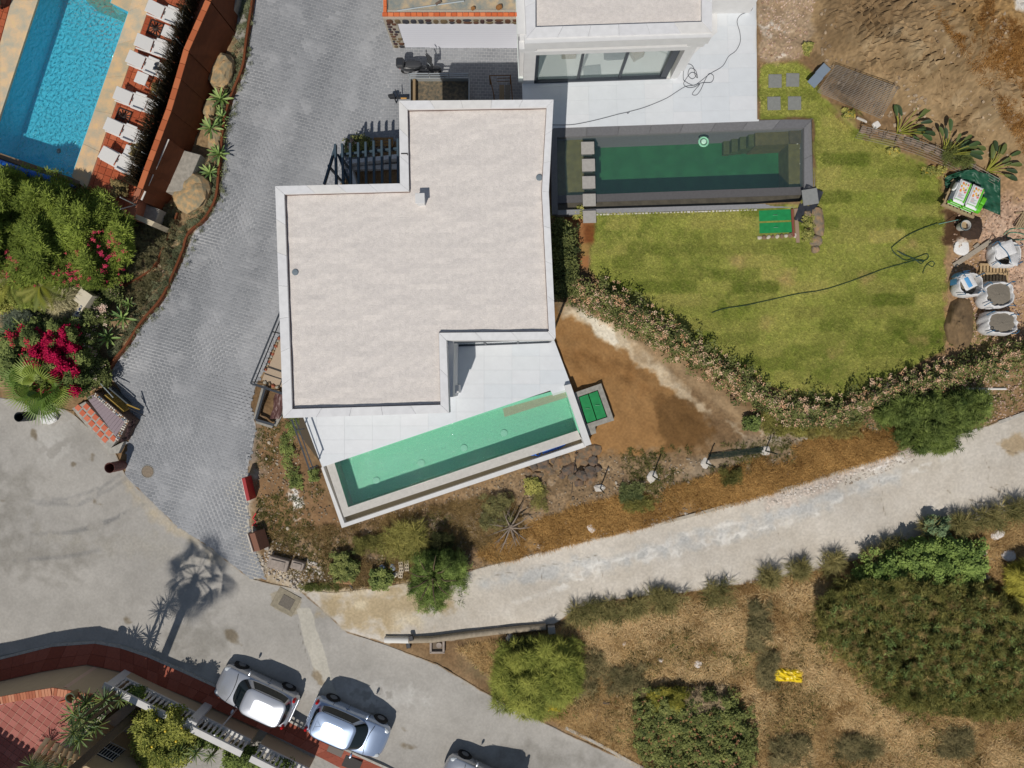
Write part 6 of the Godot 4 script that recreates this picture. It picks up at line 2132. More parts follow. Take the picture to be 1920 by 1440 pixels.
func house_south(beige: Material) -> void:
	var t := thing("garden_house", "beige house wall with a barred window under curved roof tiles", "house", pt(220, 1400, 0.1))
	var a := pt(180, 1357, 0.1)
	var b := pt(300, 1418, 0.1)
	part("wall", wall_seg(nb(), a, b, -0.8, 2.7, 0.25), beige, t)
	var d := (b - a).normalized()
	var n := v3(d.z, 0, -d.x)
	var c := a.lerp(b, 0.46) + UP * 1.25
	var bs := Basis(d, UP, d.cross(UP))
	part("pane", nb().box(c + n * 0.01, v3(0.8, 0.95, 0.03), bs), mat("window_dark", sc(38, 48, 60), 0.12), t)
	var gr := mat("grille_white", sc(214, 214, 210), 0.5)
	for k in 7:
		part("grille_bar", nb().box(c + n * 0.09 + d * (k - 3) * 0.125, v3(0.022, 0.98, 0.022), bs), gr, t)
	for y in [-0.49, 0.0, 0.49]:
		part("grille_rail", nb().box(c + n * 0.09 + UP * y, v3(0.86, 0.025, 0.025), bs), gr, t)
	# roof tiles along the eaves beside the patio
	var tm := [mat("barrel_tile_a", sc(206, 172, 126), 0.9), mat("barrel_tile_b", sc(192, 150, 104), 0.9), mat("barrel_tile_c", sc(214, 184, 142), 0.9)]
	for row in 3:
		for k in 9:
			var s := pt(82 + k * 9.5 - row * 9, 1396 + k * 5.0 + row * 13, 2.9)
			var e := pt(82 + k * 9.5 - row * 9 + 10.0 - k * 0.8, 1396 + k * 5.0 + row * 13 - 15, 2.65)
			var g := []
			for i in 5:
				var r := []
				for j in 7:
					var an := PI * j / 6.0
					var p := s.lerp(e, i / 4.0)
					var sd := (e - s).normalized().cross(UP).normalized()
					r.append(p + (sd * cos(an) + UP * sin(an)) * lerpf(0.1, 0.12, i / 4.0))
				g.append(r)
			part("roof_tile", nb().skin(g, 1.0), tm[rng.randi() % 3], t)

func balustrade(beige: Material) -> void:
	var wh := mat("balustrade_white", sc(218, 216, 212), 0.75, tn("render_tone"), 0.5)
	var h := 0.3
	var runs := [[[236, 1269], [372, 1336], "white balustrade on the low wall from its western pier to the lamp pole"], [[381, 1341], [472, 1386], "white balustrade run behind the first silver car"], [[488, 1394], [580, 1440], "short white balustrade run at the bottom edge of photo"]]
	for r in runs:
		var a := pt(r[0][0], r[0][1], h)
		var b := pt(r[1][0], r[1][1], h)
		var t := thing("balustrade", r[2], "balustrade", a.lerp(b, 0.5), "white garden balustrades along the sidewalk")
		part("base_wall", wall_seg(nb(), a, b, -1.1, h, 0.26), beige, t)
		part("bottom_rail", wall_seg(nb(), a, b, h, h + 0.1, 0.2), wh, t)
		part("top_rail", wall_seg(nb(), a + v3(0.03, 0, -0.05), b + v3(0.03, 0, -0.05), h + 1.06, h + 1.18, 0.28), wh, t)
		var dd := (b - a).normalized()
		var off := v3(-dd.z, 0, dd.x) * 0.1
		var n := int(a.distance_to(b) / 0.215)
		var prof := [Vector2(0.06, 0.1), Vector2(0.06, 0.14), Vector2(0.04, 0.18), Vector2(0.075, 0.34), Vector2(0.06, 0.46), Vector2(0.035, 0.6), Vector2(0.045, 0.76), Vector2(0.06, 1.0), Vector2(0.06, 1.06)]
		var m := nb().lathe(Vector3.ZERO, prof, 10).mesh()
		for k in n:
			var p := a.lerp(b, (k + 0.5) / n) + off
			var bl := part("baluster", m, wh, t)
			bl.position = v3(p.x, h, p.z) - base_of(t)
	for q in [[226, 1274], [376, 1339]]:
		var p := pt(q[0], q[1], h)
		solo("gate_pier", nb().box(v3(p.x, 0.1, p.z), v3(0.4, 2.4, 0.4), yb(-0.45), 0.02).box(v3(p.x, 1.36, p.z), v3(0.5, 0.1, 0.5), yb(-0.45), 0.02), wh, "square white pier at the western end of the balustrade" if q[0] < 300 else "square white pier between two balustrade runs by the lamp pole", "pier", p)
	var lp := gp(450, 1322)
	var lt := thing("lamp_pole", "slim pale metal pole standing between the sidewalk and balustrade", "pole", lp)
	part("pole", nb().tube([lp, lp + v3(0, 2.9, 0)], [0.045, 0.035], 8), mat("pole_grey", sc(172, 174, 176), 0.4, null, 1.0, 0.3), lt)
	part("foot", nb().lathe(lp, [Vector2(0.1, 0), Vector2(0.1, 0.03), Vector2(0.05, 0.06)], 10), mat("pole_grey", sc(172, 174, 176), 0.4), lt)

# ------------------------------------------------------------------ parked cars
func ring(cx: float, a: float, b: float, y: float, n: int, e := 0.55) -> Array:
	var r := []
	for k in n:
		var t := TAU * k / n
		r.append(v3(cx + a * signf(cos(t)) * pow(absf(cos(t)), e), y, b * signf(sin(t)) * pow(absf(sin(t)), e)))
	return r

func car(label: String, at: Vector3, yaw: float, paint: Color, estate: float) -> void:
	var t := thing("parked_car", label, "car", at, "silver cars parked along the sidewalk")
	t.rotation.y = yaw
	var hold := t.position
	t.position = Vector3.ZERO
	var pm := mat("car_paint_%d" % int(paint.b * 255), paint, 0.28, null, 1.0, 0.55)
	pm.clearcoat_enabled = true
	pm.clearcoat = 1.0
	pm.clearcoat_roughness = 0.08
	var gl := mat("car_glass", sc(30, 40, 44), 0.06)
	var black := mat("car_black", sc(26, 27, 30), 0.6)
	# lower body: sections from tail to nose
	var st := [[-1.9, 0.60, 0.74, 0.40], [-1.86, 0.72, 0.86, 0.32], [-1.72, 0.79, 0.93, 0.25], [-1.4, 0.83, 0.95, 0.22], [-0.8, 0.85, 0.95, 0.2], [0.0, 0.85, 0.94, 0.2], [0.6, 0.85, 0.93, 0.2], [1.0, 0.84, 0.91, 0.2], [1.3, 0.82, 0.86, 0.22], [1.6, 0.77, 0.79, 0.24], [1.78, 0.68, 0.70, 0.28], [1.88, 0.52, 0.60, 0.34], [1.91, 0.3, 0.54, 0.38]]
	var g := []
	for s in st:
		var w: float = s[1]
		var y: float = s[2]
		var lo: float = s[3]
		var row := []
		for q in [[-0.86, 0.0], [-0.96, 0.12], [-1.0, 0.4], [-0.99, 0.68], [-0.95, 0.9], [-0.86, 1.0], [-0.5, 1.045], [0.0, 1.06], [0.5, 1.045], [0.86, 1.0], [0.95, 0.9], [0.99, 0.68], [1.0, 0.4], [0.96, 0.12], [0.86, 0.0]]:
			row.append(v3(s[0], lerpf(lo, y, q[1]), w * q[0]))
		g.append(row)
	var body := nb().skin(g, 1.0)
	for e in [0, g.size() - 1]:
		for k in range(1, 14):
			body.tri(g[e][0], g[e][k], g[e][k + 1] if k < 14 else g[e][14], v3(-1 if e == 0 else 1, 0, 0))
	var bo := part("body", body, pm, t)
	# cabin: three rings from waist to roof
	var n := 48
	var r0 := ring(-0.34 - estate, 1.36, 0.76, 0.93, n)
	var r1 := ring(-0.46 - estate, 1.13, 0.69, 1.22, n, 0.48)
	var r2 := ring(-0.54 - estate, 0.97, 0.645, 1.42, n, 0.4)
	var r3 := ring(-0.55 - estate, 0.89, 0.58, 1.465, n, 0.4)
	var r4 := ring(-0.55 - estate, 0.5, 0.3, 1.495, n, 0.4)
	part("cabin", nb().skin([r0, r1, r2], -1.0, true), pm, t)
	var top := nb().skin([r2, r3, r4], -1.0, true)
	for k in n:
		top.trin(r4[k], r4[(k + 1) % n], v3(-0.55 - estate, 1.5, 0), UP, UP, UP)
	part("roof", top, pm, t)
	# panes lie just proud of the cabin
	var glaze := func(called: String, k0: int, k1: int, v0: float, v1: float) -> void:
		var rows := []
		for v in 5:
			var s := lerpf(v0, v1, v / 4.0) * 2.0
			var row := []
			for k in range(k0, k1 + 1):
				var q := (k + n) % n
				var p: Vector3 = (r0[q] as Vector3).lerp(r1[q], s) if s < 1.0 else (r1[q] as Vector3).lerp(r2[q], s - 1.0)
				var mid := v3(-0.4 - estate, p.y - 0.15, 0)
				row.append(p + (p - mid).normalized() * 0.012)
			rows.append(row)
		part(called, nb().skin(rows, -1.0), gl, t)
	glaze.call("windscreen", -7, 7, 0.05, 0.95)
	glaze.call("rear_window", 19, 29, 0.3, 0.92)
	glaze.call("side_window", 9, 17, 0.1, 0.86)
	glaze.call("side_window", 31, 39, 0.1, 0.86)
	# roof gutters, lights, mirrors, wheels
	for s in [-1.0, 1.0]:
		part("roof_trim", nb().tube([v3(0.25 - estate, 1.425, 0.63 * s), v3(-0.5 - estate, 1.45, 0.635 * s), v3(-1.3 - estate, 1.425, 0.63 * s)], [0.012], 5), black, t)
		part("headlight", nb().stone(v3(1.62, 0.70, 0.62 * s), v3(0.42, 0.16, 0.22), 0.35 * s, 0.0, 3, 6, 10), mat("headlight_glass", sc(206, 212, 216), 0.1), t)
		part("tail_light", nb().stone(v3(-1.76, 0.92, 0.67 * s), v3(0.16, 0.36, 0.2), 0.2 * s, 0.0, 4, 6, 10), mat("tail_red", sc(188, 20, 24), 0.2), t)
		var mi := part("wing_mirror", nb().stone(v3(0.62, 0.98, 0.97 * s), v3(0.12, 0.14, 0.22), 0, 0.0, 5, 6, 10), pm, t)
		part("arm", nb().bar(v3(0.62, 0.94, 0.82 * s), v3(0.62, 0.96, 0.92 * s), 0.05, 0.03), black, mi)
		part("door_handle", nb().box(v3(-0.35, 0.76, 0.855 * s), v3(0.2, 0.035, 0.03), Basis(), 0.008), pm, t)
		for x in [-1.2, 1.22]:
			var c := v3(x, 0.3, 0.74 * s)
			var wl := part("wheel", nb().tube([c, c + v3(0, 0, 0.12 * s)], [0.3], 24), black, t)
			part("rim", nb().tube([c + v3(0, 0, 0.11 * s), c + v3(0, 0, 0.128 * s)], [0.2, 0.17], 16), mat("alloy", sc(150, 154, 160), 0.35, null, 1.0, 0.6), wl)
			part("wheel_arch", nb().tube([c + v3(0, 0.03, 0.0), c + v3(0, 0.03, 0.105 * s)], [0.355], 24), black, t)
	for s in [-1.0, 1.0]:
		for x in [0.72, -0.32, -1.0]:
			part("door_seam", nb().tube([v3(x, 0.32, 0.853 * s), v3(x - 0.02, 0.62, 0.856 * s), v3(x - 0.06, 0.9, 0.818 * s)], [0.007], 4), black, t)
	part("bonnet_seam", nb().tube([v3(1.1, 0.925, -0.7), v3(1.02, 0.975, -0.35), v3(1.0, 0.984, 0), v3(1.02, 0.975, 0.35), v3(1.1, 0.925, 0.7)], [0.012], 5), black, t)
	part("tailgate_seam", nb().tube([v3(-1.38 - estate, 1.415, -0.5), v3(-1.36 - estate, 1.466, -0.3), v3(-1.36 - estate, 1.472, 0.3), v3(-1.38 - estate, 1.415, 0.5)], [0.007], 4), black, t)
	part("aerial", nb().tube([v3(-1.1 - estate, 1.48, 0.0), v3(-1.32 - estate, 1.7, 0)], [0.008], 5), black, t)
	part("bumper", nb().box(v3(-1.9, 0.45, 0), v3(0.08, 0.16, 1.2), Basis(), 0.03), pm, t)
	part("wiper", nb().bar(v3(0.88, 0.99, 0.1), v3(0.7, 1.1, -0.45), 0.02, 0.015), black, t)
	t.position = hold

func cars() -> void:
	car("first silver hatchback in shade of palm leaves, nose to the west", gp(489, 1292, 0.02) + v3(0, 0, 0), PI - 0.43, sc(196, 200, 208), 0.1)
	car("second car, pale blue-silver hatchback with its nose to the east", gp(659, 1352, 0.03), -0.41, sc(168, 186, 214), 0.05)
	car("silver car cut off by the bottom edge of the photo", gp(903, 1458, 0.03), PI - 0.43, sc(190, 194, 202), 0.1)

# ------------------------------------------------------------------ trailer, scooter and trestle in the yard
func yard() -> void:
	var galv := mat("galvanised", sc(184, 190, 192), 0.45, null, 1.0, 0.4)
	var bh := 0.62
	var a := pt(771, 152, bh)
	var b := pt(880, 152, bh)
	var c := pt(771, 196, bh)
	var l := b.x - a.x
	var wd := 1.45
	var m := v3((a.x + b.x) * 0.5, bh, a.z + wd * 0.5)
	var t := thing("trailer", "open flatbed trailer with grey rails half in the house shade", "trailer", v3(m.x, 0, m.z))
	part("bed", nb().box(m, v3(l, 0.05, wd)), mat("trailer_ply", sc(146, 134, 112), 0.9, tn("ply"), 0.7), t)
	for q in [[0, -wd * 0.5, l, 0.04], [0, wd * 0.5, l, 0.04], [-l * 0.5, 0, 0.04, wd], [l * 0.5, 0, 0.04, wd]]:
		part("side_board", nb().box(m + v3(q[0], 0.18, q[1]), v3(q[2], 0.34, q[3]), Basis(), 0.01), galv, t)
	part("head_board", nb().box(m + v3(-l * 0.5 + 0.18, 0.2, 0), v3(0.12, 0.3, wd - 0.1), Basis(), 0.01), mat("rail_wood", sc(150, 128, 96), 0.85), t)
	for y in [0.5, 0.72]:
		part("rail", nb().bar(m + v3(-l * 0.5 - 0.05, y, -wd * 0.5 - 0.02), m + v3(l * 0.5, y, -wd * 0.5 - 0.02), 0.04, 0.04), galv, t)
	for k in 4:
		part("stake", nb().bar(m + v3(-l * 0.5 + k * l / 3.0, 0, -wd * 0.5 - 0.02), m + v3(-l * 0.5 + k * l / 3.0, 0.74, -wd * 0.5 - 0.02), 0.035, 0.035), galv, t)
	var blk := mat("trailer_black", sc(44, 46, 50), 0.6)
	for s in [-1.0, 1.0]:
		var w := m + v3(0.1, -0.34, (wd * 0.5 + 0.1) * s)
		part("wheel", nb().tube([w, w + v3(0, 0, 0.16 * s)], [0.28], 20), blk, t)
	part("drawbar", nb().bar(m + v3(-l * 0.5, -0.1, 0), m + v3(-l * 0.5 - 1.0, -0.12, 0), 0.08, 0.08), blk, t)
	part("jockey_wheel", nb().tube([m + v3(-l * 0.5 - 0.75, -0.6, 0.08), m + v3(-l * 0.5 - 0.75, 0.2, 0.08)], [0.03], 6).box(m + v3(-l * 0.5 - 0.9, 0.0, -0.06), v3(0.3, 0.1, 0.16), yb(0.2), 0.03).tube([m + v3(-l * 0.5 - 0.6, 0.0, 0), m + v3(-l * 0.5 - 0.7, 0.25, -0.25)], [0.02], 5), blk, t)
	part("tow_tag", nb().box(m + v3(-l * 0.5 - 0.35, -0.04, 0.05), v3(0.26, 0.04, 0.06)), mat("tag_orange", sc(210, 160, 90), 0.6), t)
	# scooter
	var o := gp(791, 136, 0.02)
	var s := thing("scooter", "black motor scooter parked beside the trailer and garage", "scooter", o)
	var bl := mat("scooter_black", sc(40, 42, 46), 0.35)
	bl.clearcoat_enabled = true
	var seat := mat("scooter_seat", sc(58, 60, 64), 0.7)
	for x in [-0.68, 0.68]:
		var w := o + v3(x, 0.25, 0)
		var wh := part("wheel", nb().tube([w - v3(0, 0, 0.07), w + v3(0, 0, 0.07)], [0.25], 20), mat("tyre", sc(34, 34, 36), 0.85), s)
		part("hub", nb().tube([w - v3(0, 0, 0.08), w + v3(0, 0, 0.08)], [0.12], 12), mat("hub_grey", sc(150, 150, 150), 0.4), wh)
	part("rear_body", nb().stone(o + v3(-0.45, 0.62, 0), v3(0.95, 0.42, 0.42), 0, 0.05, 2, 10, 16), bl, s)
	part("seat", nb().stone(o + v3(-0.3, 0.84, 0), v3(0.8, 0.16, 0.34), 0, 0.0, 3, 8, 16), seat, s)
	part("top_case", nb().box(o + v3(-0.85, 0.98, 0), v3(0.36, 0.3, 0.42), Basis(), 0.06), bl, s)
	part("floorboard", nb().box(o + v3(0.15, 0.34, 0), v3(0.5, 0.08, 0.36), Basis(), 0.02), bl, s)
	part("leg_shield", nb().box(o + v3(0.45, 0.68, 0), v3(0.12, 0.66, 0.46), Basis(Vector3.BACK, 0.25), 0.05), bl, s)
	part("front_mudguard", nb().stone(o + v3(0.68, 0.42, 0), v3(0.5, 0.22, 0.22), 0, 0.0, 4, 7, 12), bl, s)
	part("handlebar", nb().tube([o + v3(0.3, 1.02, -0.38), o + v3(0.4, 1.06, -0.1), o + v3(0.4, 1.06, 0.1), o + v3(0.3, 1.02, 0.38)], [0.022], 7), bl, s)
	part("headlamp", nb().stone(o + v3(0.48, 1.02, 0), v3(0.22, 0.2, 0.28), 0, 0.0, 6, 7, 12), mat("lamp_glass", sc(150, 156, 160), 0.1), s)
	for z in [-0.36, 0.36]:
		var mi := part("mirror", nb().stone(o + v3(0.36, 1.32, z), v3(0.05, 0.12, 0.18), 0, 0.0, 7, 6, 10), bl, s)
		part("stalk", nb().tube([o + v3(0.36, 1.05, z * 0.7), o + v3(0.36, 1.28, z)], [0.01], 5), bl, mi)
	part("screen", nb().box(o + v3(0.5, 1.3, 0), v3(0.03, 0.5, 0.4), Basis(Vector3.BACK, 0.35), 0.012), mat("smoke_screen", sc(50, 54, 58), 0.2), s)
	part("tail_lamp", nb().box(o + v3(-0.92, 0.66, 0), v3(0.06, 0.1, 0.24), Basis(), 0.02), mat("tail_red", sc(188, 20, 24), 0.2), s)
	# trestle with planks
	var rm := mat("rusty_tube", sc(142, 104, 62), 0.8, tn("rust"), 0.8)
	var tb := gp(945, 190)
	var tr := thing("scaffold_trestle", "rusty tube trestle carrying two weathered planks in the house shade", "trestle", tb)
	var p := [pt(918, 142, 0.95), pt(957, 141, 0.95), pt(962, 200, 0.95), pt(926, 178, 0.95)]
	for k in 4:
		part("leg", nb().tube([p[k], v3(p[k].x, 0.02, p[k].z)], [0.03], 7), rm, tr)
	part("cross_bar", nb().tube([p[0], p[1]], [0.022], 6), rm, tr)
	part("cross_bar", nb().tube([p[1], p[2]], [0.022], 6), rm, tr)
	part("cross_bar", nb().tube([p[0], p[3]], [0.022], 6), rm, tr)
	for k in 2:
		part("rung", nb().tube([pt(932, 147 + k * 6, 0.7), pt(957, 146 + k * 6, 0.7)], [0.015], 5), rm, tr)
	for k in 2:
		part("plank", nb().box(pt(941 + k * 11, 182, 0.7), v3(0.23, 0.04, 1.1), Basis(), 0.006), mat("plank_%d" % k, sc(168 - k * 24, 148 - k * 10, 118 + k * 8), 0.85, tn("wood"), 1.0), tr)

# ------------------------------------------------------------------ odds and ends on the slopes
func slope_things() -> void:
	# fence posts
	var gm := mat("post_green", sc(44, 58, 48), 0.6)
	var labels := ["dark fence post with a white stone foot, westernmost of the row", "second dark fence post from the west above the dry grass", "third dark fence post from the west on the pale slope", "easternmost dark fence post where the slack wire net hangs"]
	var k := 0
	for q in [[1125, 915], [1223, 892], [1323, 868], [1434, 845]]:
		var o := gp(q[0], q[1])
		var t := thing("fence_post", labels[k], "fence post", o, "dark fence posts above the track")
		part("post", nb().tube([o - v3(0, 0.1, 0), o + v3(0, 1.45, 0)], [0.03], 7), gm, t)
		part("footing", nb().stone(o + v3(0, 0.0, 0), v3(rr(0.35, 0.6), 0.2, rr(0.3, 0.5)), k, 0.6, 700 + k, 6, 9), mat("footing_white", sc(206, 200, 190), 0.95), t)
		k += 1
	var net := thing("wire_net", "slack dark green wire net lying between the eastern fence posts", "wire fence", gp(1380, 856))
	for j in 9:
		var pth := []
		for i in 9:
			pth.append(gp(lerpf(1328, 1432, i / 8.0), lerpf(862, 848, i / 8.0) - j * 1.3, 0.08 + 0.02 * sin(i * 2.0 + j)))
		part("wire", nb().tube(pth, [0.012], 4), gm, net)
	# rubble tipped below the end of the green pool
	var rm := [mat("rubble_tan", sc(152, 128, 102), 0.95, tn("sandstone"), 0.5), mat("rubble_grey", sc(128, 112, 98), 0.95, tn("sandstone"), 0.5)]
	var spots := [[1000, 872, 0.5], [1018, 868, 0.6], [1032, 880, 0.45], [1010, 890, 0.4], [1046, 868, 0.5], [1060, 862, 0.45], [1066, 880, 0.5], [1090, 860, 0.6], [1098, 845, 0.75], [1112, 862, 0.5], [1105, 885, 0.55], [1090, 890, 0.6], [1108, 900, 0.5], [1085, 905, 0.35], [1120, 878, 0.4], [1075, 895, 0.4], [990, 884, 0.35], [1038, 860, 0.35], [1054, 892, 0.3], [1116, 842, 0.5]]
	spots.sort()
	for i in spots.size():
		var q: Array = spots[i]
		var o := gp(q[0], q[1])
		var d: float = q[2]
		solo("rubble_stone", nb().stone(o + v3(0, d * 0.1, 0), v3(d * rr(0.9, 1.5), d * 0.6, d * rr(0.7, 1.1)), rr(0, 3), 0.5, 900 + i, 6, 9), rm[i % 2], nth(i) + " broken rock from the west in the heap under the green pool", "rock", o, "broken rocks below the green pool")
	for i in 15:
		var q: Array = [[500, 860], [505, 830], [515, 845], [520, 870], [540, 990], [880, 985], [905, 960], [1140, 880], [1155, 905], [1290, 905], [1510, 820], [1535, 815], [1575, 808], [1590, 800], [1605, 795]][i]
		var o := gp(q[0], q[1])
		var d := rr(0.08, 0.2)
		solo("white_stone", nb().stone(o + v3(0, d * 0.2, 0), v3(d * 1.3, d * 0.7, d), rr(0, 3), 0.5, 1000 + i, 5, 8), mat("stone_buff", sc(188, 176, 158), 0.95), nth(i) + " from the west of the small buff stones strewn on the bank", "stone", o, "chalky stones on the bank")
	solo("hanging_cable", nb().tube([pt(1083, 832, 1.6), gp(1078, 870, 0.3), gp(1074, 900, 0.06), gp(1072, 925, 0.04)], [0.016], 5), mat("black_cable", sc(44, 40, 40), 0.6), "dark cable hanging from the green pool wall onto the rubble", "cable", gp(1076, 880))
	# dead shrub with bleached limbs
	var so := gp(957, 985)
	var dead := thing("dead_shrub", "dead bleached shrub with spreading bare limbs on the bank", "dead shrub", so)
	var wood := mat("bleached_wood", sc(168, 152, 136), 0.9, tn("wood"), 1.0)
	part("stump", nb().tube([so - v3(0, 0.2, 0), so + v3(0.0, 0.35, 0.0), so + v3(0.05, 0.7, -0.1)], [0.16, 0.12, 0.06], 9), wood, dead)
	for i in 13:
		var an := TAU * i / 13.0 + rr(-0.2, 0.2)
		var l := rr(0.6, 1.3)
		var d := v3(cos(an), 0, sin(an))
		var p0 := so + v3(0, rr(0.2, 0.6), 0)
		var br := part("limb", nb().tube([p0, p0 + d * l * 0.5 + v3(0, rr(0.1, 0.35), 0), p0 + d * l + v3(0, rr(-0.3, 0.3), 0)], [0.045, 0.03, 0.008], 6), wood, dead)
		for j in 2:
			var q := p0 + d * l * rr(0.4, 0.7) + v3(0, 0.2, 0)
			part("twig", nb().tube([q, q + v3(cos(an + rr(-0.9, 0.9)), rr(0, 0.3), sin(an + rr(-0.9, 0.9))) * rr(0.3, 0.6)], [0.015, 0.004], 4), wood, br)
	# hollow bricks and the rusty grid
	var bm := mat("hollow_brick", sc(196, 182, 160), 0.9)
	k = 0
	for q in [[752.5, 1062.5, 0.1], [763, 1060, 0.05], [752, 1073, -0.1]]:
		var o := gp(q[0], q[1], 0.1)
		var t := thing("hollow_block", ["pale hollow block in the middle of three beside rusty grid", "pale hollow block nearest the rusty grid", "pale hollow block nearest the track of the three"][k], "block", o, "pale hollow blocks on the bank")
		var bs := yb(q[2])
		part("shell", nb().box(o, v3(0.2, 0.18, 0.5), bs, 0.008), bm, t)
		for i in 3:
			for j in 2:
				part("hole", nb().box(o + bs * v3(-0.045 + j * 0.09, 0.088, -0.15 + i * 0.15), v3(0.05, 0.012, 0.08), bs), mat("hole_dark", sc(52, 46, 40), 0.95), t)
		k += 1
	var go := gp(782, 1055, 0.12)
	var gr := thing("rusty_grid", "rusty iron grid lying beside the hollow blocks under the tree", "grid", go)
	for i in 6:
		part("bar", nb().bar(go + v3(-0.3, 0, -0.22 + i * 0.09), go + v3(0.3, 0, -0.22 + i * 0.09), 0.025, 0.02), mat("rust_dark", sc(110, 80, 58), 0.9), gr)
		part("bar", nb().bar(go + v3(-0.28 + i * 0.11, 0.02, -0.26), go + v3(-0.28 + i * 0.11, 0.02, 0.26), 0.02, 0.02), mat("rust_dark", sc(110, 80, 58), 0.9), gr)
	for q in [[718, 1064, 0.3, 150, 168, 190, "crumpled pale blue plastic near the hollow blocks"], [737, 1062, 0.26, 120, 134, 150, "crumpled grey-blue plastic touching the hollow blocks"], [742, 1076, 0.26, 206, 200, 186, "pale lump of mortar below the hollow blocks"]]:
		var o := gp(q[0], q[1])
		solo("litter", nb().stone(o + v3(0, 0.08, 0), v3(q[2] * 1.2, q[2] * 0.6, q[2]), q[0], 0.7, int(q[0]), 6, 9), mat("litter_%d" % q[3], sc(q[3], q[4], q[5]), 0.6), q[6], "litter", o)
	solo("brown_board", nb().box(gp(646, 1088, 0.1), v3(0.75, 0.04, 0.32), yb(-0.1), 0.006), mat("board_tan", sc(188, 142, 106), 0.85), "tan board lying on the bank at the mouth of track", "board", gp(646, 1088))
	solo("dark_stick", nb().bar(gp(655, 1096, 0.1), gp(664, 1106, 0.04), 0.06, 0.05), mt("strap_black"), "short black stick beside the tan board", "stick", gp(660, 1100))
	# broken concrete troughs and panels at the corner of the drive
	var conc := mat("rubble_concrete", sc(186, 172, 160), 0.95, tn("raw_conc"), 0.6)
	for q in [[524, 1055, 0.95, 0.55, -0.28, "broken pale concrete trough at the corner of the driveway"], [560, 1058, 0.6, 0.4, -0.3, "smaller broken concrete block beside the concrete trough"]]:
		var o := gp(q[0], q[1], 0.2)
		solo("concrete_block", nb().box(o, v3(q[2], 0.5, q[3]), yb(q[4]), 0.03).box(o + v3(0, 0.27, 0), v3(q[2] * 0.7, 0.06, q[3] * 0.6), yb(q[4] + 0.05), 0.02), conc, q[5], "block", o)
	var pn := gp(485, 1013, 0.35)
	var pt_ := thing("standing_board", "brown panel with a white edge standing at the drive corner", "panel", pn)
	part("board", nb().box(pn, v3(0.5, 0.6, 0.85), yb(0.3) * Basis(Vector3.BACK, 0.5), 0.01), mat("panel_brown", sc(132, 92, 74), 0.8), pt_)
	part("edge", nb().box(pn + v3(-0.3, 0.05, 0.05), v3(0.06, 0.5, 0.9), yb(0.3), 0.01), mat("stone_chalk", sc(214, 206, 194), 0.95), pt_)
	var hb := gp(500, 1022, 0.12)
	solo("breeze_block", nb().box(hb, v3(0.2, 0.22, 0.4), yb(0.2), 0.01).box(hb + v3(0, 0.115, 0), v3(0.1, 0.01, 0.1), yb(0.2)), mat("block_grey", sc(168, 164, 156), 0.9), "grey breeze block beside the brown panel", "block", hb)
	var bo := gp(467, 915, 0.4)
	var br := thing("barrier_board", "red barrier board with a white edge beside the driveway", "barrier", gp(467, 915))
	part("board", nb().box(bo, v3(0.16, 0.8, 1.05), yb(0.22), 0.01), mat("barrier_red", sc(168, 44, 48), 0.6), br)
	part("stripe", nb().box(bo + v3(-0.1, 0.0, 0), v3(0.03, 0.75, 1.02), yb(0.22), 0.006), mat("barrier_white", sc(220, 210, 206), 0.6), br)
	solo("red_tape", nb().tube([gp(480, 962, 0.3), gp(474, 972, 0.1), gp(480, 978, 0.12), gp(473, 985, 0.06), gp(482, 986, 0.08)], [0.03], 4), mat("tape_red", sc(214, 60, 66), 0.6), "crumpled red and white tape at the driveway edge", "tape", gp(477, 975))
	# low lime-washed pipe beside the track
	var pp := []
	for q in [[722, 1199], [767, 1200], [810, 1199], [870, 1191], [930, 1184], [980, 1179], [1024, 1175]]:
		pp.append(gp(q[0], q[1], 0.18))
	var pw := thing("concrete_pipe", "long half-buried pale concrete pipe along the track's lower edge", "pipe", gp(870, 1191))
	part("barrel", nb().tube(pp.slice(1), [0.15], 12), mat("pipe_concrete", sc(182, 168, 146), 0.9, tn("raw_conc"), 0.6), pw)
	part("painted_end", nb().tube([pp[0], pp[1]], [0.155], 12), mat("lime_white", sc(222, 220, 214), 0.85), pw)
	part("end_block", nb().box(gp(1034, 1180, 0.15), v3(0.34, 0.34, 0.36), yb(0.1), 0.02), mat("block_grey", sc(168, 164, 156), 0.9), pw)
	for q in [[771, 1196, "black cable box sitting on the pale concrete pipe"], [766, 1210, "black cable box on the ground beside the concrete pipe"]]:
		var o := gp(q[0], q[1], 0.3 if q[1] < 1200 else 0.08)
		solo("cable_box", nb().box(o, v3(0.2, 0.16, 0.24), yb(0.2), 0.02), mt("strap_black"), q[2], "box", o)
	var io := gp(820, 1211, 0.05)
	var ic := thing("inspection_chamber", "small open concrete inspection chamber below the pale pipe", "inspection chamber", io)
	for q in [[-0.3, 0, 0.1, 0.6], [0.3, 0, 0.1, 0.6], [0, -0.28, 0.7, 0.1], [0, 0.28, 0.7, 0.1]]:
		part("rim", nb().box(io + v3(q[0], 0, q[1]), v3(q[2], 0.2, q[3]), Basis(), 0.015), conc, ic)
	part("floor", nb().box(io - v3(0, 0.05, 0), v3(0.55, 0.05, 0.5)), mat("chamber_floor", sc(120, 106, 90), 0.95), ic)
	part("lid", nb().lathe(io + v3(0.08, 0.0, -0.04), [Vector2(0.14, 0), Vector2(0.13, 0.05), Vector2(0, 0.05)], 12), conc, ic)
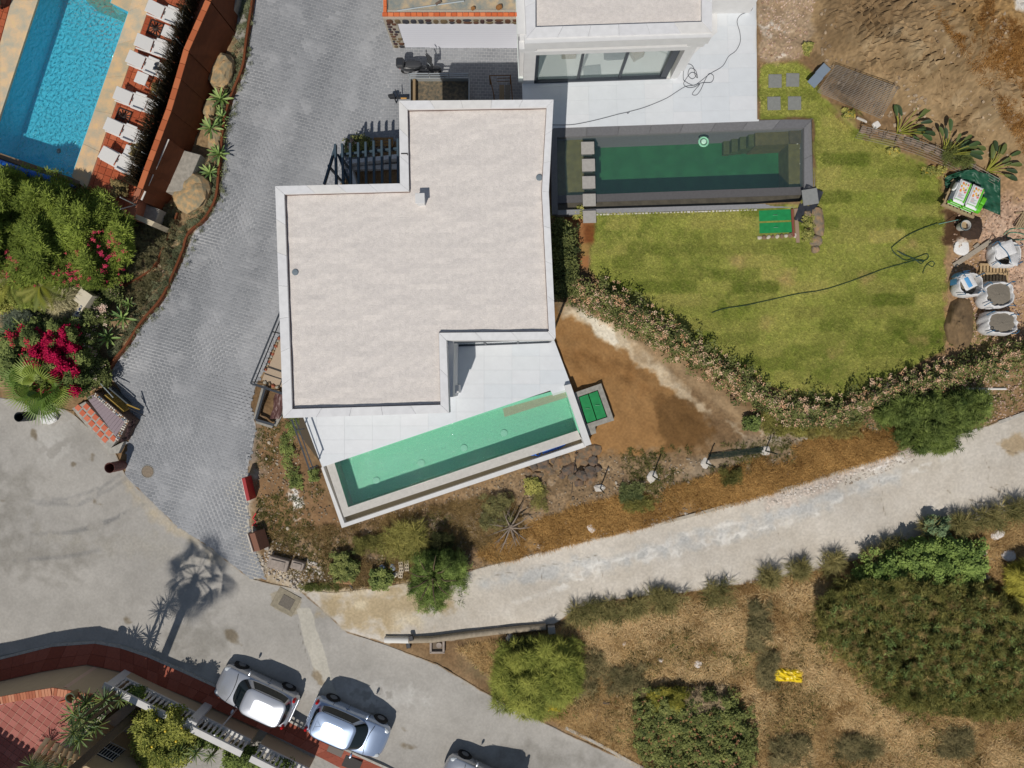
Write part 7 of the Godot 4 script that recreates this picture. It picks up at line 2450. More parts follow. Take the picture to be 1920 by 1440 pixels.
	# kerbs
	for q in [[[1060, 1362, 1130, 1397, 1180, 1425, 1225, 1447], 0.1, "white-painted kerb along the lower street bend", 212, 206, 194, 0.14], [[1100, 1012, 1260, 975, 1440, 925, 1560, 888, 1684, 849], 0.06, "thin pale concrete kerb along the upper edge of track", 206, 196, 178, 0.14], [[1395, 1097, 1480, 1080, 1560, 1058, 1645, 1034, 1760, 1004], 0.06, "thin pale concrete kerb along the lower edge of track", 198, 186, 166, 0.12], [[1784, 822, 1836, 803], 0.06, "short pale kerb piece at the far end of track", 212, 202, 186, 0.12], [[1870, 792, 1925, 772], 0.06, "short pale kerb piece at the right edge of the photo", 212, 202, 186, 0.14]]:
		solo("kerb_line", ribbon(q[0], -0.05, 0.05 + q[1], q[6]), mat("kerb_%d" % q[3], sc(q[3], q[4], q[5]), 0.9, tn("raw_conc"), 0.6), q[2], "kerb", gp(q[0][2], q[0][3]))
	# yellow plastic sacks and white scraps in the dry grass
	var ym := mat("yellow_plastic", sc(238, 206, 30), 0.35)
	for q in [[1475, 1263, 1.5, 0.7, "large yellow plastic sack lying in the dry grass"], [1034, 1320, 0.85, 0.6, "smaller yellow plastic sack under the feathery green shrub"]]:
		var o := gp(q[0], q[1])
		var rows := []
		var fn := FastNoiseLite.new()
		fn.seed = int(q[0])
		fn.frequency = 1.3
		for i in 13:
			var row := []
			for j in 17:
				var u := j / 16.0 - 0.5
				var v := i / 12.0 - 0.5
				var edge := 1.0 - pow(maxf(absf(u), absf(v)) * 2.0, 4.0)
				var wob := 1.0 + 0.2 * fn.get_noise_2d(u * 3.0, v * 3.0)
				row.append(o + v3(u * q[2] * wob, 0.05 + 0.28 * edge * (0.6 + 0.9 * absf(fn.get_noise_2d(u * q[2] * 1.6 + 9.0, v * q[3] * 1.6))), v * q[3] * wob + 0.1 * u))
			rows.append(row)
		var mb := nb()
		for i in 12:
			for j in 16:
				mb.tri(rows[i][j], rows[i][j + 1], rows[i + 1][j + 1], UP)
				mb.tri(rows[i][j], rows[i + 1][j + 1], rows[i + 1][j], UP)
		solo("yellow_sack", mb, ym, q[4], "sack", o)
	for i in 11:
		var q: Array = [[1867, 1000, 0.45], [1842, 1032, 0.3], [1888, 1040, 0.5], [1845, 1080, 0.3], [1571, 1090, 0.16], [1513, 1255, 0.12], [1308, 1242, 0.34], [1237, 1235, 0.22], [1170, 1205, 0.18], [956, 1194, 0.3], [1108, 990, 0.32]][i]
		var o := gp(q[0], q[1])
		solo("white_scrap", nb().stone(o + v3(0, 0.1, 0), v3(q[2] * 1.3, q[2] * 0.5, q[2]), q[0], 0.6, int(q[0]), 6, 9), mat("scrap_white", sc(222, 214, 206), 0.9), ["large white chunk, the upper of those at the right end of scrub", "white chunk left of two others in the eastern scrub", "largest pale chunk near the right edge of the scrub", "pale chunk among green shrub leaves at the right", "tiny white scrap beside the big dark shrub", "tiny pale scrap right of the large yellow sack", "flat pale slab in the dry grass left of the yellow sack", "white tube-like scrap in the middle of dry grass", "pale scrap under the tussocks in the dry grass", "pale block under the concrete pipe's eastern half", "square pale block beside the track's upper kerb"][i], "debris", o)
	var bt := gp(1137, 1316, 0.08)
	solo("black_bottle", nb().tube([bt - v3(0.16, 0, 0), bt + v3(0.1, 0, 0.05), bt + v3(0.16, 0, 0.06)], [0.08, 0.08, 0.03], 9), mt("strap_black"), "black bottle lying between the feathery shrub and flowered bush", "bottle", bt)
	# bundle of white pipes and a green post by the hedge
	k = 0
	for q in [[1812, 729, 1886, 729], [1816, 735, 1850, 731], [1812, 738, 1854, 735], [1814, 743, 1852, 741], [1818, 746, 1848, 750], [1820, 752, 1854, 738], [1822, 757, 1860, 756], [1816, 733, 1846, 738]]:
		solo("plastic_pipe", nb().tube([gp(q[0], q[1], 0.06 + 0.03 * k), gp(q[2], q[3], 0.06 + 0.02 * k)], [0.05], 8), mt("pipe_white"), ["longest white pipe, topmost of the pile by the hedge", "short white pipe just below the longest one", "third white pipe down in the pile by hedge", "fourth white pipe down in the pile", "white pipe slanting down to the right in the pile", "white pipe slanting up across the pile", "lowest white pipe of the pile by the hedge", "white pipe crossing under the upper ones"][k], "pipe", gp(q[0], q[1]), "white pipes piled by the hedge")
		k += 1
	solo("green_post", nb().tube([gp(1855, 695, 0.1), gp(1890, 696, 0.1)], [0.05], 8), mat("post_bottle_green", sc(30, 84, 66), 0.5), "dark green post lying at the hedge's eastern end", "post", gp(1872, 695))

# ------------------------------------------------------------------ builders' store east of the lawn
func work_area() -> void:
	# pallet of sacks under a tarpaulin
	var o := gp(1802, 374)
	var pal := thing("pallet", "timber pallet under the stacked compost sacks", "pallet", o, "timber pallets in the work yard")
	var wood := mat("pallet_wood", sc(192, 168, 132), 0.85, tn("wood"), 1.0)
	var bs := yb(-0.4)
	pallet_parts(pal, o, bs, 1.45, 1.2, wood)
	var art := Image.create(128, 192, false, Image.FORMAT_RGB8)
	art.fill(sc(228, 230, 228))
	art.fill_rect(Rect2i(104, 0, 24, 192), sc(96, 190, 40))
	art.fill_rect(Rect2i(0, 176, 128, 6), sc(96, 190, 40))
	var ar := RandomNumberGenerator.new()
	ar.seed = 8
	for k in 26:
		var c := Vector2(ar.randf_range(16, 96), ar.randf_range(14, 100))
		var q: Color = [sc(224, 92, 60), sc(238, 176, 40), sc(214, 60, 90), sc(226, 130, 150), sc(240, 214, 80), sc(74, 132, 44)][k % 6]
		for y in range(int(c.y) - 13, int(c.y) + 13):
			for x in range(int(c.x) - 13, int(c.x) + 13):
				if x >= 0 and y >= 0 and x < 128 and y < 192:
					var dd := Vector2(x, y).distance_to(c)
					var an := Vector2(x, y).angle_to_point(c)
					if dd < 9.0 + 3.0 * sin(an * 6.0):
						art.set_pixel(x, y, q.lerp(Color.WHITE, 0.25 if int(dd) % 4 == 0 else 0.0))
	for k in 6:
		art.fill_rect(Rect2i(20, 118 + k * 8, 30 + (k * 37) % 50, 3), sc(120, 124, 128) if k % 3 else sc(206, 60, 60))
	var am := mat("sack_print", Color.WHITE, 0.45)
	am.albedo_texture = ImageTexture.create_from_image(art)
	var wm := mat("sack_plain", sc(226, 228, 228), 0.45)
	var gm := mat("sack_green", sc(96, 190, 40), 0.45)
	var kk := 0
	for lay_ in 3:
		for q in [[-0.36, 0.0], [0.2, 0.0]]:
			var c: Vector3 = o + v3(0, 0.26 + lay_ * 0.17, 0) + bs * v3(q[0], 0, q[1])
			var t := thing("compost_sack", ["left compost sack of the bottom layer on the pallet", "right compost sack of the bottom layer on the pallet", "left compost sack of the middle layer on the pallet", "right compost sack of the middle layer on pallet", "left top compost sack printed with bright flowers", "right top compost sack printed with bright flowers"][kk], "sack", c - v3(0, 0.08, 0), "compost sacks stacked on the pallet")
			part("bag", pillow(c, bs, v3(0.52, 0.17, 0.98)), wm, t)
			if lay_ == 2:
				var mb := nb()
				var g := []
				for i in 7:
					var row := []
					for j in 7:
						var u := j / 6.0 - 0.5
						var v := i / 6.0 - 0.5
						row.append(c + bs * v3(u * 0.44, pil_h(u * 0.44 / 0.52, v * 0.86 / 0.98, 0.17) + 0.006, v * 0.86))
					g.append(row)
				for i in 6:
					for j in 6:
						for e in [[[i, j], [i, j + 1], [i + 1, j + 1]], [[i, j], [i + 1, j + 1], [i + 1, j]]]:
							var ps := []
							for w in e:
								ps.append(g[w[0]][w[1]])
							var before := mb.v.size()
							mb.tri(ps[0], ps[1], ps[2], UP)
							for z in range(before, mb.v.size()):
								var l: Vector3 = bs.inverse() * (mb.v[z] - c)
								mb.u.append(Vector2(l.x / 0.44 + 0.5, l.z / 0.86 + 0.5))
				part("print", mb, am, t)
			else:
				part("green_end", pillow(c + bs * v3(0.0, 0.002, 0.42), bs, v3(0.525, 0.165, 0.12)), gm, t)
			kk += 1
	for q in [[0.52, 0.28], [0.56, -0.05], [-0.64, -0.2]]:
		var c: Vector3 = o + v3(0, 0.42, 0) + bs * v3(q[0] + 0.06, 0, q[1])
		solo("loose_sack", pillow(c, bs * yb(1.5), v3(0.4, 0.3, 0.24)), gm if q[0] > 0 else wm, "bright green sack end at the right corner of pallet" if q[1] > 0 else ("bright green folded sack against the right top sack" if q[0] > 0 else "white sack slumped at the left side of pallet"), "sack", c)
	var tr := []
	for i in 12:
		var row := []
		for j in 14:
			var u := j / 13.0
			var v := i / 11.0
			var px := lerpf(1772, 1876, u)
			var py := lerpf(334 - 12 * sin(u * PI), lerpf(360, 404, u), v) - 0.0
			if u < 0.55:
				py = lerpf(332 - 14 * sin(u * PI), 352 + 6 * u, v)
			row.append(gp(px, py, 0.12 + 0.28 * sin(u * 2.6) * (1.0 - v * 0.6) + 0.09 * sin(i * 1.9 + j * 1.3) + 0.06 * sin(j * 2.9 - i)))
		tr.append(row)
	solo("tarpaulin", nb().skin(tr, -1.0), mat("tarp_green", sc(40, 96, 72), 0.5, tn("tarp"), 0.8), "crumpled dark green tarpaulin pulled off the compost sacks", "tarpaulin", gp(1840, 355))
	# bucket, soil heap, lime, plank
	var bo := gp(1800, 426)
	var bu := thing("bucket", "white bucket with a dark band beside the black soil heap", "bucket", bo)
	part("pail", nb().lathe(bo, [Vector2(0.16, 0), Vector2(0.21, 0.4), Vector2(0.19, 0.4), Vector2(0.15, 0.12), Vector2(0, 0.12)], 20), mat("bucket_white", sc(206, 204, 198), 0.5), bu)
	part("band", nb().lathe(bo, [Vector2(0.205, 0.32), Vector2(0.225, 0.36), Vector2(0.225, 0.4), Vector2(0.205, 0.41)], 20), mat("bucket_band", sc(58, 82, 88), 0.5), bu)
	part("content", nb().lathe(bo, [Vector2(0.18, 0.25), Vector2(0, 0.27)], 16), mat("bucket_mud", sc(168, 146, 112), 0.95), bu)
	heap("soil_heap", "heap of dark brown compost beside the white bucket", [1800, 405, 1822, 402, 1840, 408, 1843, 430, 1836, 448, 1815, 450, 1800, 442], 0.4, mat("compost", sc(82, 62, 48), 0.95, tn("stn"), 1.5), 3)
	heap("sand_heap", "long flattened heap of tan sand beside the gravel bags", [1782, 566, 1800, 556, 1818, 560, 1826, 580, 1825, 625, 1818, 650, 1795, 655, 1776, 640, 1768, 612, 1776, 585], 0.55, mat("tan_sand", sc(150, 124, 90), 0.95, tn("far"), 0.5), 5)
	var lo := gp(1803, 465)
	solo("lime_patch", nb().stone(lo, v3(0.66, 0.1, 0.62), 0, 0.2, 55, 5, 18), mat("lime", sc(236, 234, 230), 0.9), "round flat patch of white lime south of the bucket", "lime", lo)
	var pk := gp(1822, 476, 0.05)
	solo("plank", nb().bar(gp(1788, 498, 0.06), gp(1858, 452, 0.06), 0.2, 0.05, 0.006), mat("plank_pale", sc(188, 176, 158), 0.85, tn("wood"), 1.0), "long pale plank lying slantwise in the work yard", "plank", pk)
	solo("plank", nb().bar(gp(1826, 464, 0.05), gp(1835, 457, 0.05), 0.12, 0.04, 0.006), mat("plank_pale", sc(188, 176, 158), 0.85), "short wood offcut just above the long pale plank", "plank", gp(1830, 460))
	var p2 := gp(1860, 514)
	var pl2 := thing("pallet", "slatted timber pallet half under the slumped white bag", "pallet", p2, "timber pallets in the work yard")
	pallet_parts(pl2, p2, yb(-0.03), 1.25, 0.82, mat("pallet_pale", sc(206, 176, 132), 0.85, tn("wood"), 1.0))
	var blue := mat("strap_blue", sc(44, 104, 140), 0.6)
	bulk_bag("big white bulk bag of grey gravel, upper of the two full ones", gp(1850, 556), 0.62, 0.56, 0.85, 0.85, false, blue)
	bulk_bag("big white bulk bag of grey gravel, lower of the two full ones", gp(1856, 608), 0.66, 0.5, 0.85, 0.85, false, blue)
	bulk_bag("blue-printed white bulk bag, half empty beside the lawn edge", gp(1802, 537), 0.52, 0.5, 0.7, 0.45, true, blue)
	bulk_bag("slumped white bulk bag with blue straps over the slatted pallet", gp(1872, 480), 0.6, 0.55, 0.6, 0.3, false, blue)
	# hoses
	var hp := []
	for q in [[1335, 586], [1360, 578], [1400, 572], [1440, 563], [1500, 550], [1535, 545], [1575, 534], [1620, 518], [1660, 503], [1700, 492], [1720, 487], [1732, 489], [1726, 494], [1712, 484], [1695, 478], [1682, 470], [1690, 474], [1710, 484], [1728, 490], [1740, 484], [1738, 476], [1725, 480], [1700, 488], [1684, 480], [1676, 473], [1672, 466], [1676, 460], [1700, 442], [1730, 428], [1758, 418]]:
		hp.append(gp(q[0], q[1], 0.05 + rr(0, 0.02)))
	solo("garden_hose", nb().tube(curve(hp, 5), [0.018], 6), mat("hose_green", sc(30, 62, 44), 0.5), "dark green garden hose snaking across the lawn", "hose", hp[8])
	var h2 := []
	for q in [[1730, 512], [1736, 498], [1746, 490], [1752, 494], [1748, 500], [1740, 496]]:
		h2.append(gp(q[0], q[1], 0.05))
	solo("garden_hose", nb().tube(curve(h2, 5), [0.016], 6), mat("hose_green", sc(30, 62, 44), 0.5), "short curl of dark hose at the lawn's east side", "hose", h2[2])
	solo("hose_lance", nb().tube([gp(1760, 420, 0.08), gp(1797, 412, 0.3)], [0.014], 6), mat("lance_teal", sc(120, 170, 160), 0.4), "pale teal hose lance reaching from the lawn to the bucket", "hose lance", gp(1778, 416))
	var h3 := []
	for q in [[1882, 440], [1895, 430], [1915, 428], [1935, 434], [1930, 446], [1905, 450], [1888, 444], [1896, 436], [1920, 440], [1930, 452]]:
		h3.append(gp(q[0], q[1], 0.04 + rr(0, 0.03)))
	solo("garden_hose", nb().tube(curve(h3, 5), [0.014], 6), mat("hose_light_green", sc(58, 150, 120), 0.5), "light green hose coil at the right edge of photo", "hose", h3[2])
	var cr := gp(1917, 412, 0.1)
	var crate := thing("slatted_crate", "slatted timber crate cut by the right edge of the photo", "crate", cr)
	for k in 5:
		part("slat", nb().box(cr + v3(-0.15 + k * 0.09, 0.05 + 0.01 * (k % 2), 0), v3(0.06, 0.03, 0.75), yb(-0.5), 0.005), wood, crate)
	for z in [-0.3, 0.3]:
		part("bearer", nb().box(cr + v3(0, 0, z), v3(0.6, 0.06, 0.06), yb(0.1), 0.005), wood, crate)
	# steel mesh sheets on the slope, panel leaning, stone row with wire netting
	var steel := mat("mesh_steel", sc(150, 142, 132), 0.6, null, 1.0, 0.3)
	var ms := thing("steel_mesh", "sheet of steel reinforcement mesh lying against the cut slope", "steel mesh", gp(1600, 170))
	var c0 := [1533, 172]
	var c1 := [1568, 122]
	var c2 := [1684, 164]
	var c3 := [1652, 222]
	for k in 21:
		var s := k / 20.0
		var pth := []
		for i in 9:
			var u := i / 8.0
			var px := lerpf(lerpf(c0[0], c1[0], s), lerpf(c3[0], c2[0], s), u)
			var py := lerpf(lerpf(c0[1], c1[1], s), lerpf(c3[1], c2[1], s), u)
			pth.append(gp(px, py, 0.34 + 0.2 * s))
		part("long_bar", nb().tube(pth, [0.014], 4), steel, ms)
	for k in 12:
		var u := k / 11.0
		var pth := []
		for i in 7:
			var s := i / 6.0
			pth.append(gp(lerpf(lerpf(c0[0], c1[0], s), lerpf(c3[0], c2[0], s), u), lerpf(lerpf(c0[1], c1[1], s), lerpf(c3[1], c2[1], s), u), 0.36 + 0.2 * s))
		part("cross_bar", nb().tube(pth, [0.01], 4), steel, ms)
	var po := gp(1532, 145, 0.4)
	var pn := thing("zinc_panel", "two overlapping blue-grey zinc panels leaning by the lawn slabs", "panel", gp(1532, 145))
	for k in 2:
		part("sheet", nb().box(po + v3(-0.1 + k * 0.3, 0.05 + k * 0.06, 0.14 - k * 0.36), v3(0.4, 0.03, 0.5), yb(-0.75) * Basis(Vector3.RIGHT, 0.2), 0.004), mat("zinc", sc(134, 148, 162), 0.45, null, 1.0, 0.3), pn)
	var fn := thing("wire_netting", "low wire netting over a row of flat stones beside lawn", "wire fence", gp(1720, 285))
	for j in 7:
		var pth := []
		for i in 12:
			var s := i / 11.0
			pth.append(gp(lerpf(1603, 1862, s) + j * 2.2, lerpf(250, 350, s) - 14 * sin(s * PI) - j * 3.6 + 8, 0.1 + 0.05 * j))
		part("wire", nb().tube(pth, [0.016 if j == 6 else 0.009], 4), steel, fn)
	for i in 12:
		var s := i / 11.0
		var px := lerpf(1607, 1864, s)
		var py := lerpf(248, 346, s) - 14 * sin(s * PI)
		part("upright", nb().tube([gp(px, py + 6, 0.05), gp(px + 13, py - 14, 0.45)], [0.014], 4), steel, fn)
	for i in 22:
		var s := i / 21.0
		var q := gp(lerpf(1616, 1866, s) + rr(-3, 3), lerpf(242, 342, s) - 14 * sin(s * PI) + rr(-4, 4))
		part("flat_stone", nb().stone(q + v3(0, 0.04, 0), v3(rr(0.24, 0.42), 0.16, rr(0.2, 0.32)), -0.4 + rr(-0.3, 0.3), 0.35, 1200 + i, 5, 8), [mat("flat_stone_a", sc(150, 130, 112), 0.95), mat("flat_stone_b", sc(134, 118, 104), 0.95)][i % 2], fn)
	solo("white_tube", nb().tube([gp(1608, 221, 0.1), gp(1625, 228, 0.1)], [0.06], 8), mt("pipe_white"), "short white tube at the top of the stone row", "tube", gp(1616, 225))
	solo("white_tube", nb().box(gp(1643, 234, 0.1), v3(0.26, 0.16, 0.28), yb(0.6), 0.03), mt("pipe_white"), "squat white can beside the stone row", "can", gp(1643, 234))
	for q in [[1532, 416, 0.5, 1.35, "long tan rock beside the green-lidded pump pit"], [1528, 452, 0.55, 0.5, "small tan rock south of the long one by pump pit"], [1527, 468, 0.34, 0.34, "smallest brown rock in the lawn by the pump pit"], [1512, 402, 0.3, 0.3, "grey pebble under the liner by the pump pit"]]:
		var r := gp(q[0], q[1])
		solo("lawn_rock", nb().stone(r + v3(0, 0.06, 0), v3(q[2], 0.3, q[3]), 0.15, 0.35, int(q[1]), 7, 11), mat("rock_tan", sc(176, 152, 122), 0.95, tn("sandstone"), 0.5), q[4], "rock", r)

func pallet_parts(t: Node3D, o: Vector3, bs: Basis, l: float, w: float, m: Material) -> void:
	for k in 9:
		part("slat", nb().box(o + bs * v3(-l * 0.5 + l * (k + 0.5) / 9.0, 0.13, 0), v3(l / 9.0 * 0.68, 0.022, w), bs, 0.004), m, t)
	for z in [-0.46, 0.0, 0.46]:
		part("bearer", nb().box(o + bs * v3(0, 0.07, z * w), v3(l, 0.09, 0.08), bs, 0.004), m, t)
	for z in [-0.46, 0.0, 0.46]:
		part("top_rail", nb().box(o + bs * v3(0, 0.152, z * w), v3(l, 0.02, 0.09), bs, 0.004), m, t)

func pil_h(u: float, v: float, h: float) -> float:
	return h * 0.5 * pow(maxf(0.0, (1.0 - pow(absf(u) * 2.0, 4.0)) * (1.0 - pow(absf(v) * 2.0, 6.0))), 0.4)

func pillow(c: Vector3, bs: Basis, s: Vector3) -> Mb:
	var mb := nb()
	for side in [1.0, -1.0]:
		var g := []
		for i in 10:
			var row := []
			for j in 10:
				var u := j / 9.0 - 0.5
				var v := i / 9.0 - 0.5
				row.append(c + bs * v3(u * s.x, side * pil_h(u, v, s.y), v * s.z))
			g.append(row)
		mb.skin(g, -side)
	return mb

# a low heap with a ragged foot
func heap(called: String, label: String, outline: Array, h: float, m: Material, seed_: int) -> void:
	var p := PackedVector2Array()
	var mid := Vector2.ZERO
	for i in range(0, outline.size(), 2):
		p.append(Vector2(outline[i], outline[i + 1]))
		mid += p[p.size() - 1]
	mid /= p.size()
	var fn := FastNoiseLite.new()
	fn.seed = seed_
	fn.frequency = 0.9
	fn.fractal_octaves = 4
	var g := []
	var n := 40
	for i in 11:
		var s := lerpf(0.03, 1.0, i / 10.0)
		var row := []
		for k in n:
			var f := float(k) / n * p.size()
			var e := p[int(f) % p.size()].lerp(p[(int(f) + 1) % p.size()], f - int(f))
			var q := mid.lerp(e, s)
			var w := gp(q.x, q.y, 0.0)
			var r := clampf(1.0 - s, 0, 1)
			var y := h * (1.0 - pow(s, 3.5)) * (0.75 + 0.35 * fn.get_noise_2d(w.x * 1.4, w.z * 1.4)) + 0.06 * fn.get_noise_2d(w.x * 5.0, w.z * 5.0) * minf(1.0, r * 5.0)
			row.append(gp(q.x, q.y, maxf(y, -0.02)))
		g.append(row)
	var c := gp(mid.x, mid.y)
	solo(called, nb().skin(g, -1.0, true), m, label, "heap", c)

func bulk_bag(label: String, o: Vector3, rx: float, rz: float, h: float, fill: float, printed: bool, strap: Material) -> void:
	var t := thing("bulk_bag", label, "bulk bag", o, "white bulk bags in the work yard")
	var fabric := mat("bag_fabric", sc(244, 243, 242), 0.6, tn("tarp"), 0.8)
	var fn := FastNoiseLite.new()
	fn.seed = int(o.x * 31.0)
	fn.frequency = 0.8
	var n := 40
	var prof := [[0.86, 0.0], [1.0, 0.18], [1.04, 0.45], [1.0, 0.75], [0.93, 0.95], [0.88, 1.0], [0.82, 0.97], [0.8, minf(fill, 0.86)], [0.76, minf(fill, 0.86) - 0.05]]
	var g := []
	for i in prof.size():
		var row := []
		for k in n:
			var a := TAU * k / n
			var e := pow(pow(absf(cos(a)), 3.0) + pow(absf(sin(a)), 3.0), -1.0 / 3.0)
			var w := 1.0 + 0.13 * fn.get_noise_2d(cos(a) * 2.0, sin(a) * 2.0 + prof[i][1] * 1.5)
			var r: float = prof[i][0] * e * w
			row.append(o + v3(cos(a) * r * rx, prof[i][1] * h * (1.0 + 0.16 * fn.get_noise_2d(cos(a) * 3.0, sin(a) * 3.0)), sin(a) * r * rz))
		g.append(row)
	part("bag", nb().skin(g, -1.0, true), fabric, t)
	var gm := mat("grey_aggregate", sc(168, 158, 142), 0.95, tn("agg"), 1.6)
	var tp := []
	for i in 7:
		var row := []
		for k in n:
			var a := TAU * k / n
			var s := lerpf(0.03, 1.0, i / 6.0)
			var e := pow(pow(absf(cos(a)), 3.0) + pow(absf(sin(a)), 3.0), -1.0 / 3.0)
			row.append(o + v3(cos(a) * rx * 0.83 * s * e, h * (minf(fill, 0.86) + 0.08 * (1.0 - s * s)) + 0.02 * fn.get_noise_2d(cos(a) * s * 6.0, sin(a) * s * 6.0), sin(a) * rz * 0.83 * s * e))
		tp.append(row)
	part("aggregate", nb().skin(tp, -1.0, true), gm, t)
	for k in 4:
		var a := PI * 0.25 + k * PI * 0.5
		var e := 1.22
		var c := o + v3(cos(a) * rx * e * 0.88, h, sin(a) * rz * e * 0.88)
		part("strap", nb().tube(curve([c + v3(-0.14, -0.1, 0.06), c + v3(-0.05, 0.1, rr(-0.1, 0.1)), c + v3(0.08, 0.1, rr(-0.1, 0.1)), c + v3(0.13, -0.12, -0.08)], 4), [0.018], 5), strap, t)
	if printed:
		for k in 3:
			var rows := []
			for i in 5:
				var row := []
				for j in 7:
					var a := PI * (1.0 + 0.09 * k * 2.0) + j * 0.07
					var y := 0.25 + 0.14 * i
					var e := pow(pow(absf(cos(a)), 3.0) + pow(absf(sin(a)), 3.0), -1.0 / 3.0)
					row.append(o + v3(cos(a) * rx * 1.14 * e, y * h * 1.15, sin(a) * rz * 1.14 * e))
				rows.append(row)
			part("blue_print", nb().skin(rows, -1.0), mat("print_blue", sc(88, 160, 214), 0.6), t)
		part("flap", pillow(o + v3(-0.12, h * 0.96, -0.1), yb(0.5) * Basis(Vector3.BACK, 0.15), v3(0.5, 0.08, 0.62)), fabric, t)
		part("blue_print", pillow(o + v3(-0.14, h * 0.99, -0.08), yb(0.5) * Basis(Vector3.BACK, 0.15), v3(0.2, 0.06, 0.5)), mat("print_blue", sc(88, 160, 214), 0.6), t)
	elif fill < 0.5:
		part("flap", pillow(o + v3(-0.15, h * 0.98, -0.15), yb(0.4) * Basis(Vector3.BACK, 0.2), v3(0.8, 0.12, 0.6)), fabric, t)
		part("flap", pillow(o + v3(0.3, h * 0.9, 0.2), yb(1.2) * Basis(Vector3.BACK, -0.3), v3(0.62, 0.1, 0.4)), fabric, t)
		part("strap", nb().tube(curve([o + v3(-0.4, h, -0.4), o + v3(-0.1, h * 1.15, 0), o + v3(0.1, h * 1.05, 0.4)], 5), [0.02], 5), strap, t)

# ------------------------------------------------------------------ vegetation
const GREEN := 2.3
var kit := {}

# small clusters that crowns, hedges and tufts are made of
func cluster(kind: String) -> Mesh:
	if kit.has(kind):
		return kit[kind]
	var mb := nb()
	if kind == "pebble":
		kit[kind] = mb.stone(v3(0, 0.02, 0), v3(0.12, 0.07, 0.09), 0.0, 0.6, 3, 4, 6).mesh()
		return kit[kind]
	var r := RandomNumberGenerator.new()
	r.seed = kind.hash()
	var spec: Array = {"lance": [13, 0.17, 0.026, 0.5], "round": [12, 0.075, 0.05, 0.2], "fine": [20, 0.12, 0.012, 0.3], "feather": [26, 0.2, 0.009, 0.15], "broad": [9, 0.13, 0.07, 0.3], "bloom": [7, 0.055, 0.05, 0.6], "dry": [15, 0.26, 0.01, 0.9], "tuft": [22, 0.5, 0.014, 0.8], "hang": [24, 0.14, 0.014, -0.5]}[kind]
	for k in spec[0]:
		var a := r.randf() * TAU
		var lift: float = r.randf_range(spec[3] - 0.45, spec[3] + 0.5)
		var d := v3(cos(a), lift, sin(a)).normalized()
		var s := v3(-sin(a), r.randf_range(-0.4, 0.4), cos(a)).normalized()
		var l: float = spec[1] * r.randf_range(0.7, 1.2)
		var w: float = spec[2] * 0.5 * r.randf_range(0.8, 1.2)
		var o := d * r.randf_range(0.0, 0.3) * l
		if kind == "round" or kind == "broad" or kind == "bloom":
			o = v3(r.randf_range(-1, 1), r.randf_range(-0.5, 0.9), r.randf_range(-1, 1)) * spec[1]
		if kind == "hang":
			o = v3(r.randf_range(-0.05, 0.05), -0.5 * r.randf(), r.randf_range(-0.05, 0.05))
		var droop := Vector3.DOWN * l * (0.35 if kind in ["tuft", "dry", "feather"] else 0.15)
		var m := o + d * l * 0.5
		var e := o + d * l + droop
		if kind in ["dry", "tuft", "feather"]:
			mb.tri(o - s * w, o + s * w, m + s * w * 0.8, UP)
			mb.tri(o - s * w, m + s * w * 0.8, m - s * w * 0.8, UP)
			mb.tri(m - s * w * 0.8, m + s * w * 0.8, e, UP)
		else:
			mb.tri(o, m + s * w, e, UP)
			mb.tri(o, e, m - s * w, UP)
	kit[kind] = mb.mesh()
	return kit[kind]

func leafy() -> StandardMaterial3D:
	return tinted("leaf", 0.65, 0.35)

func petal() -> StandardMaterial3D:
	return tinted("petal", 0.7, 0.4)

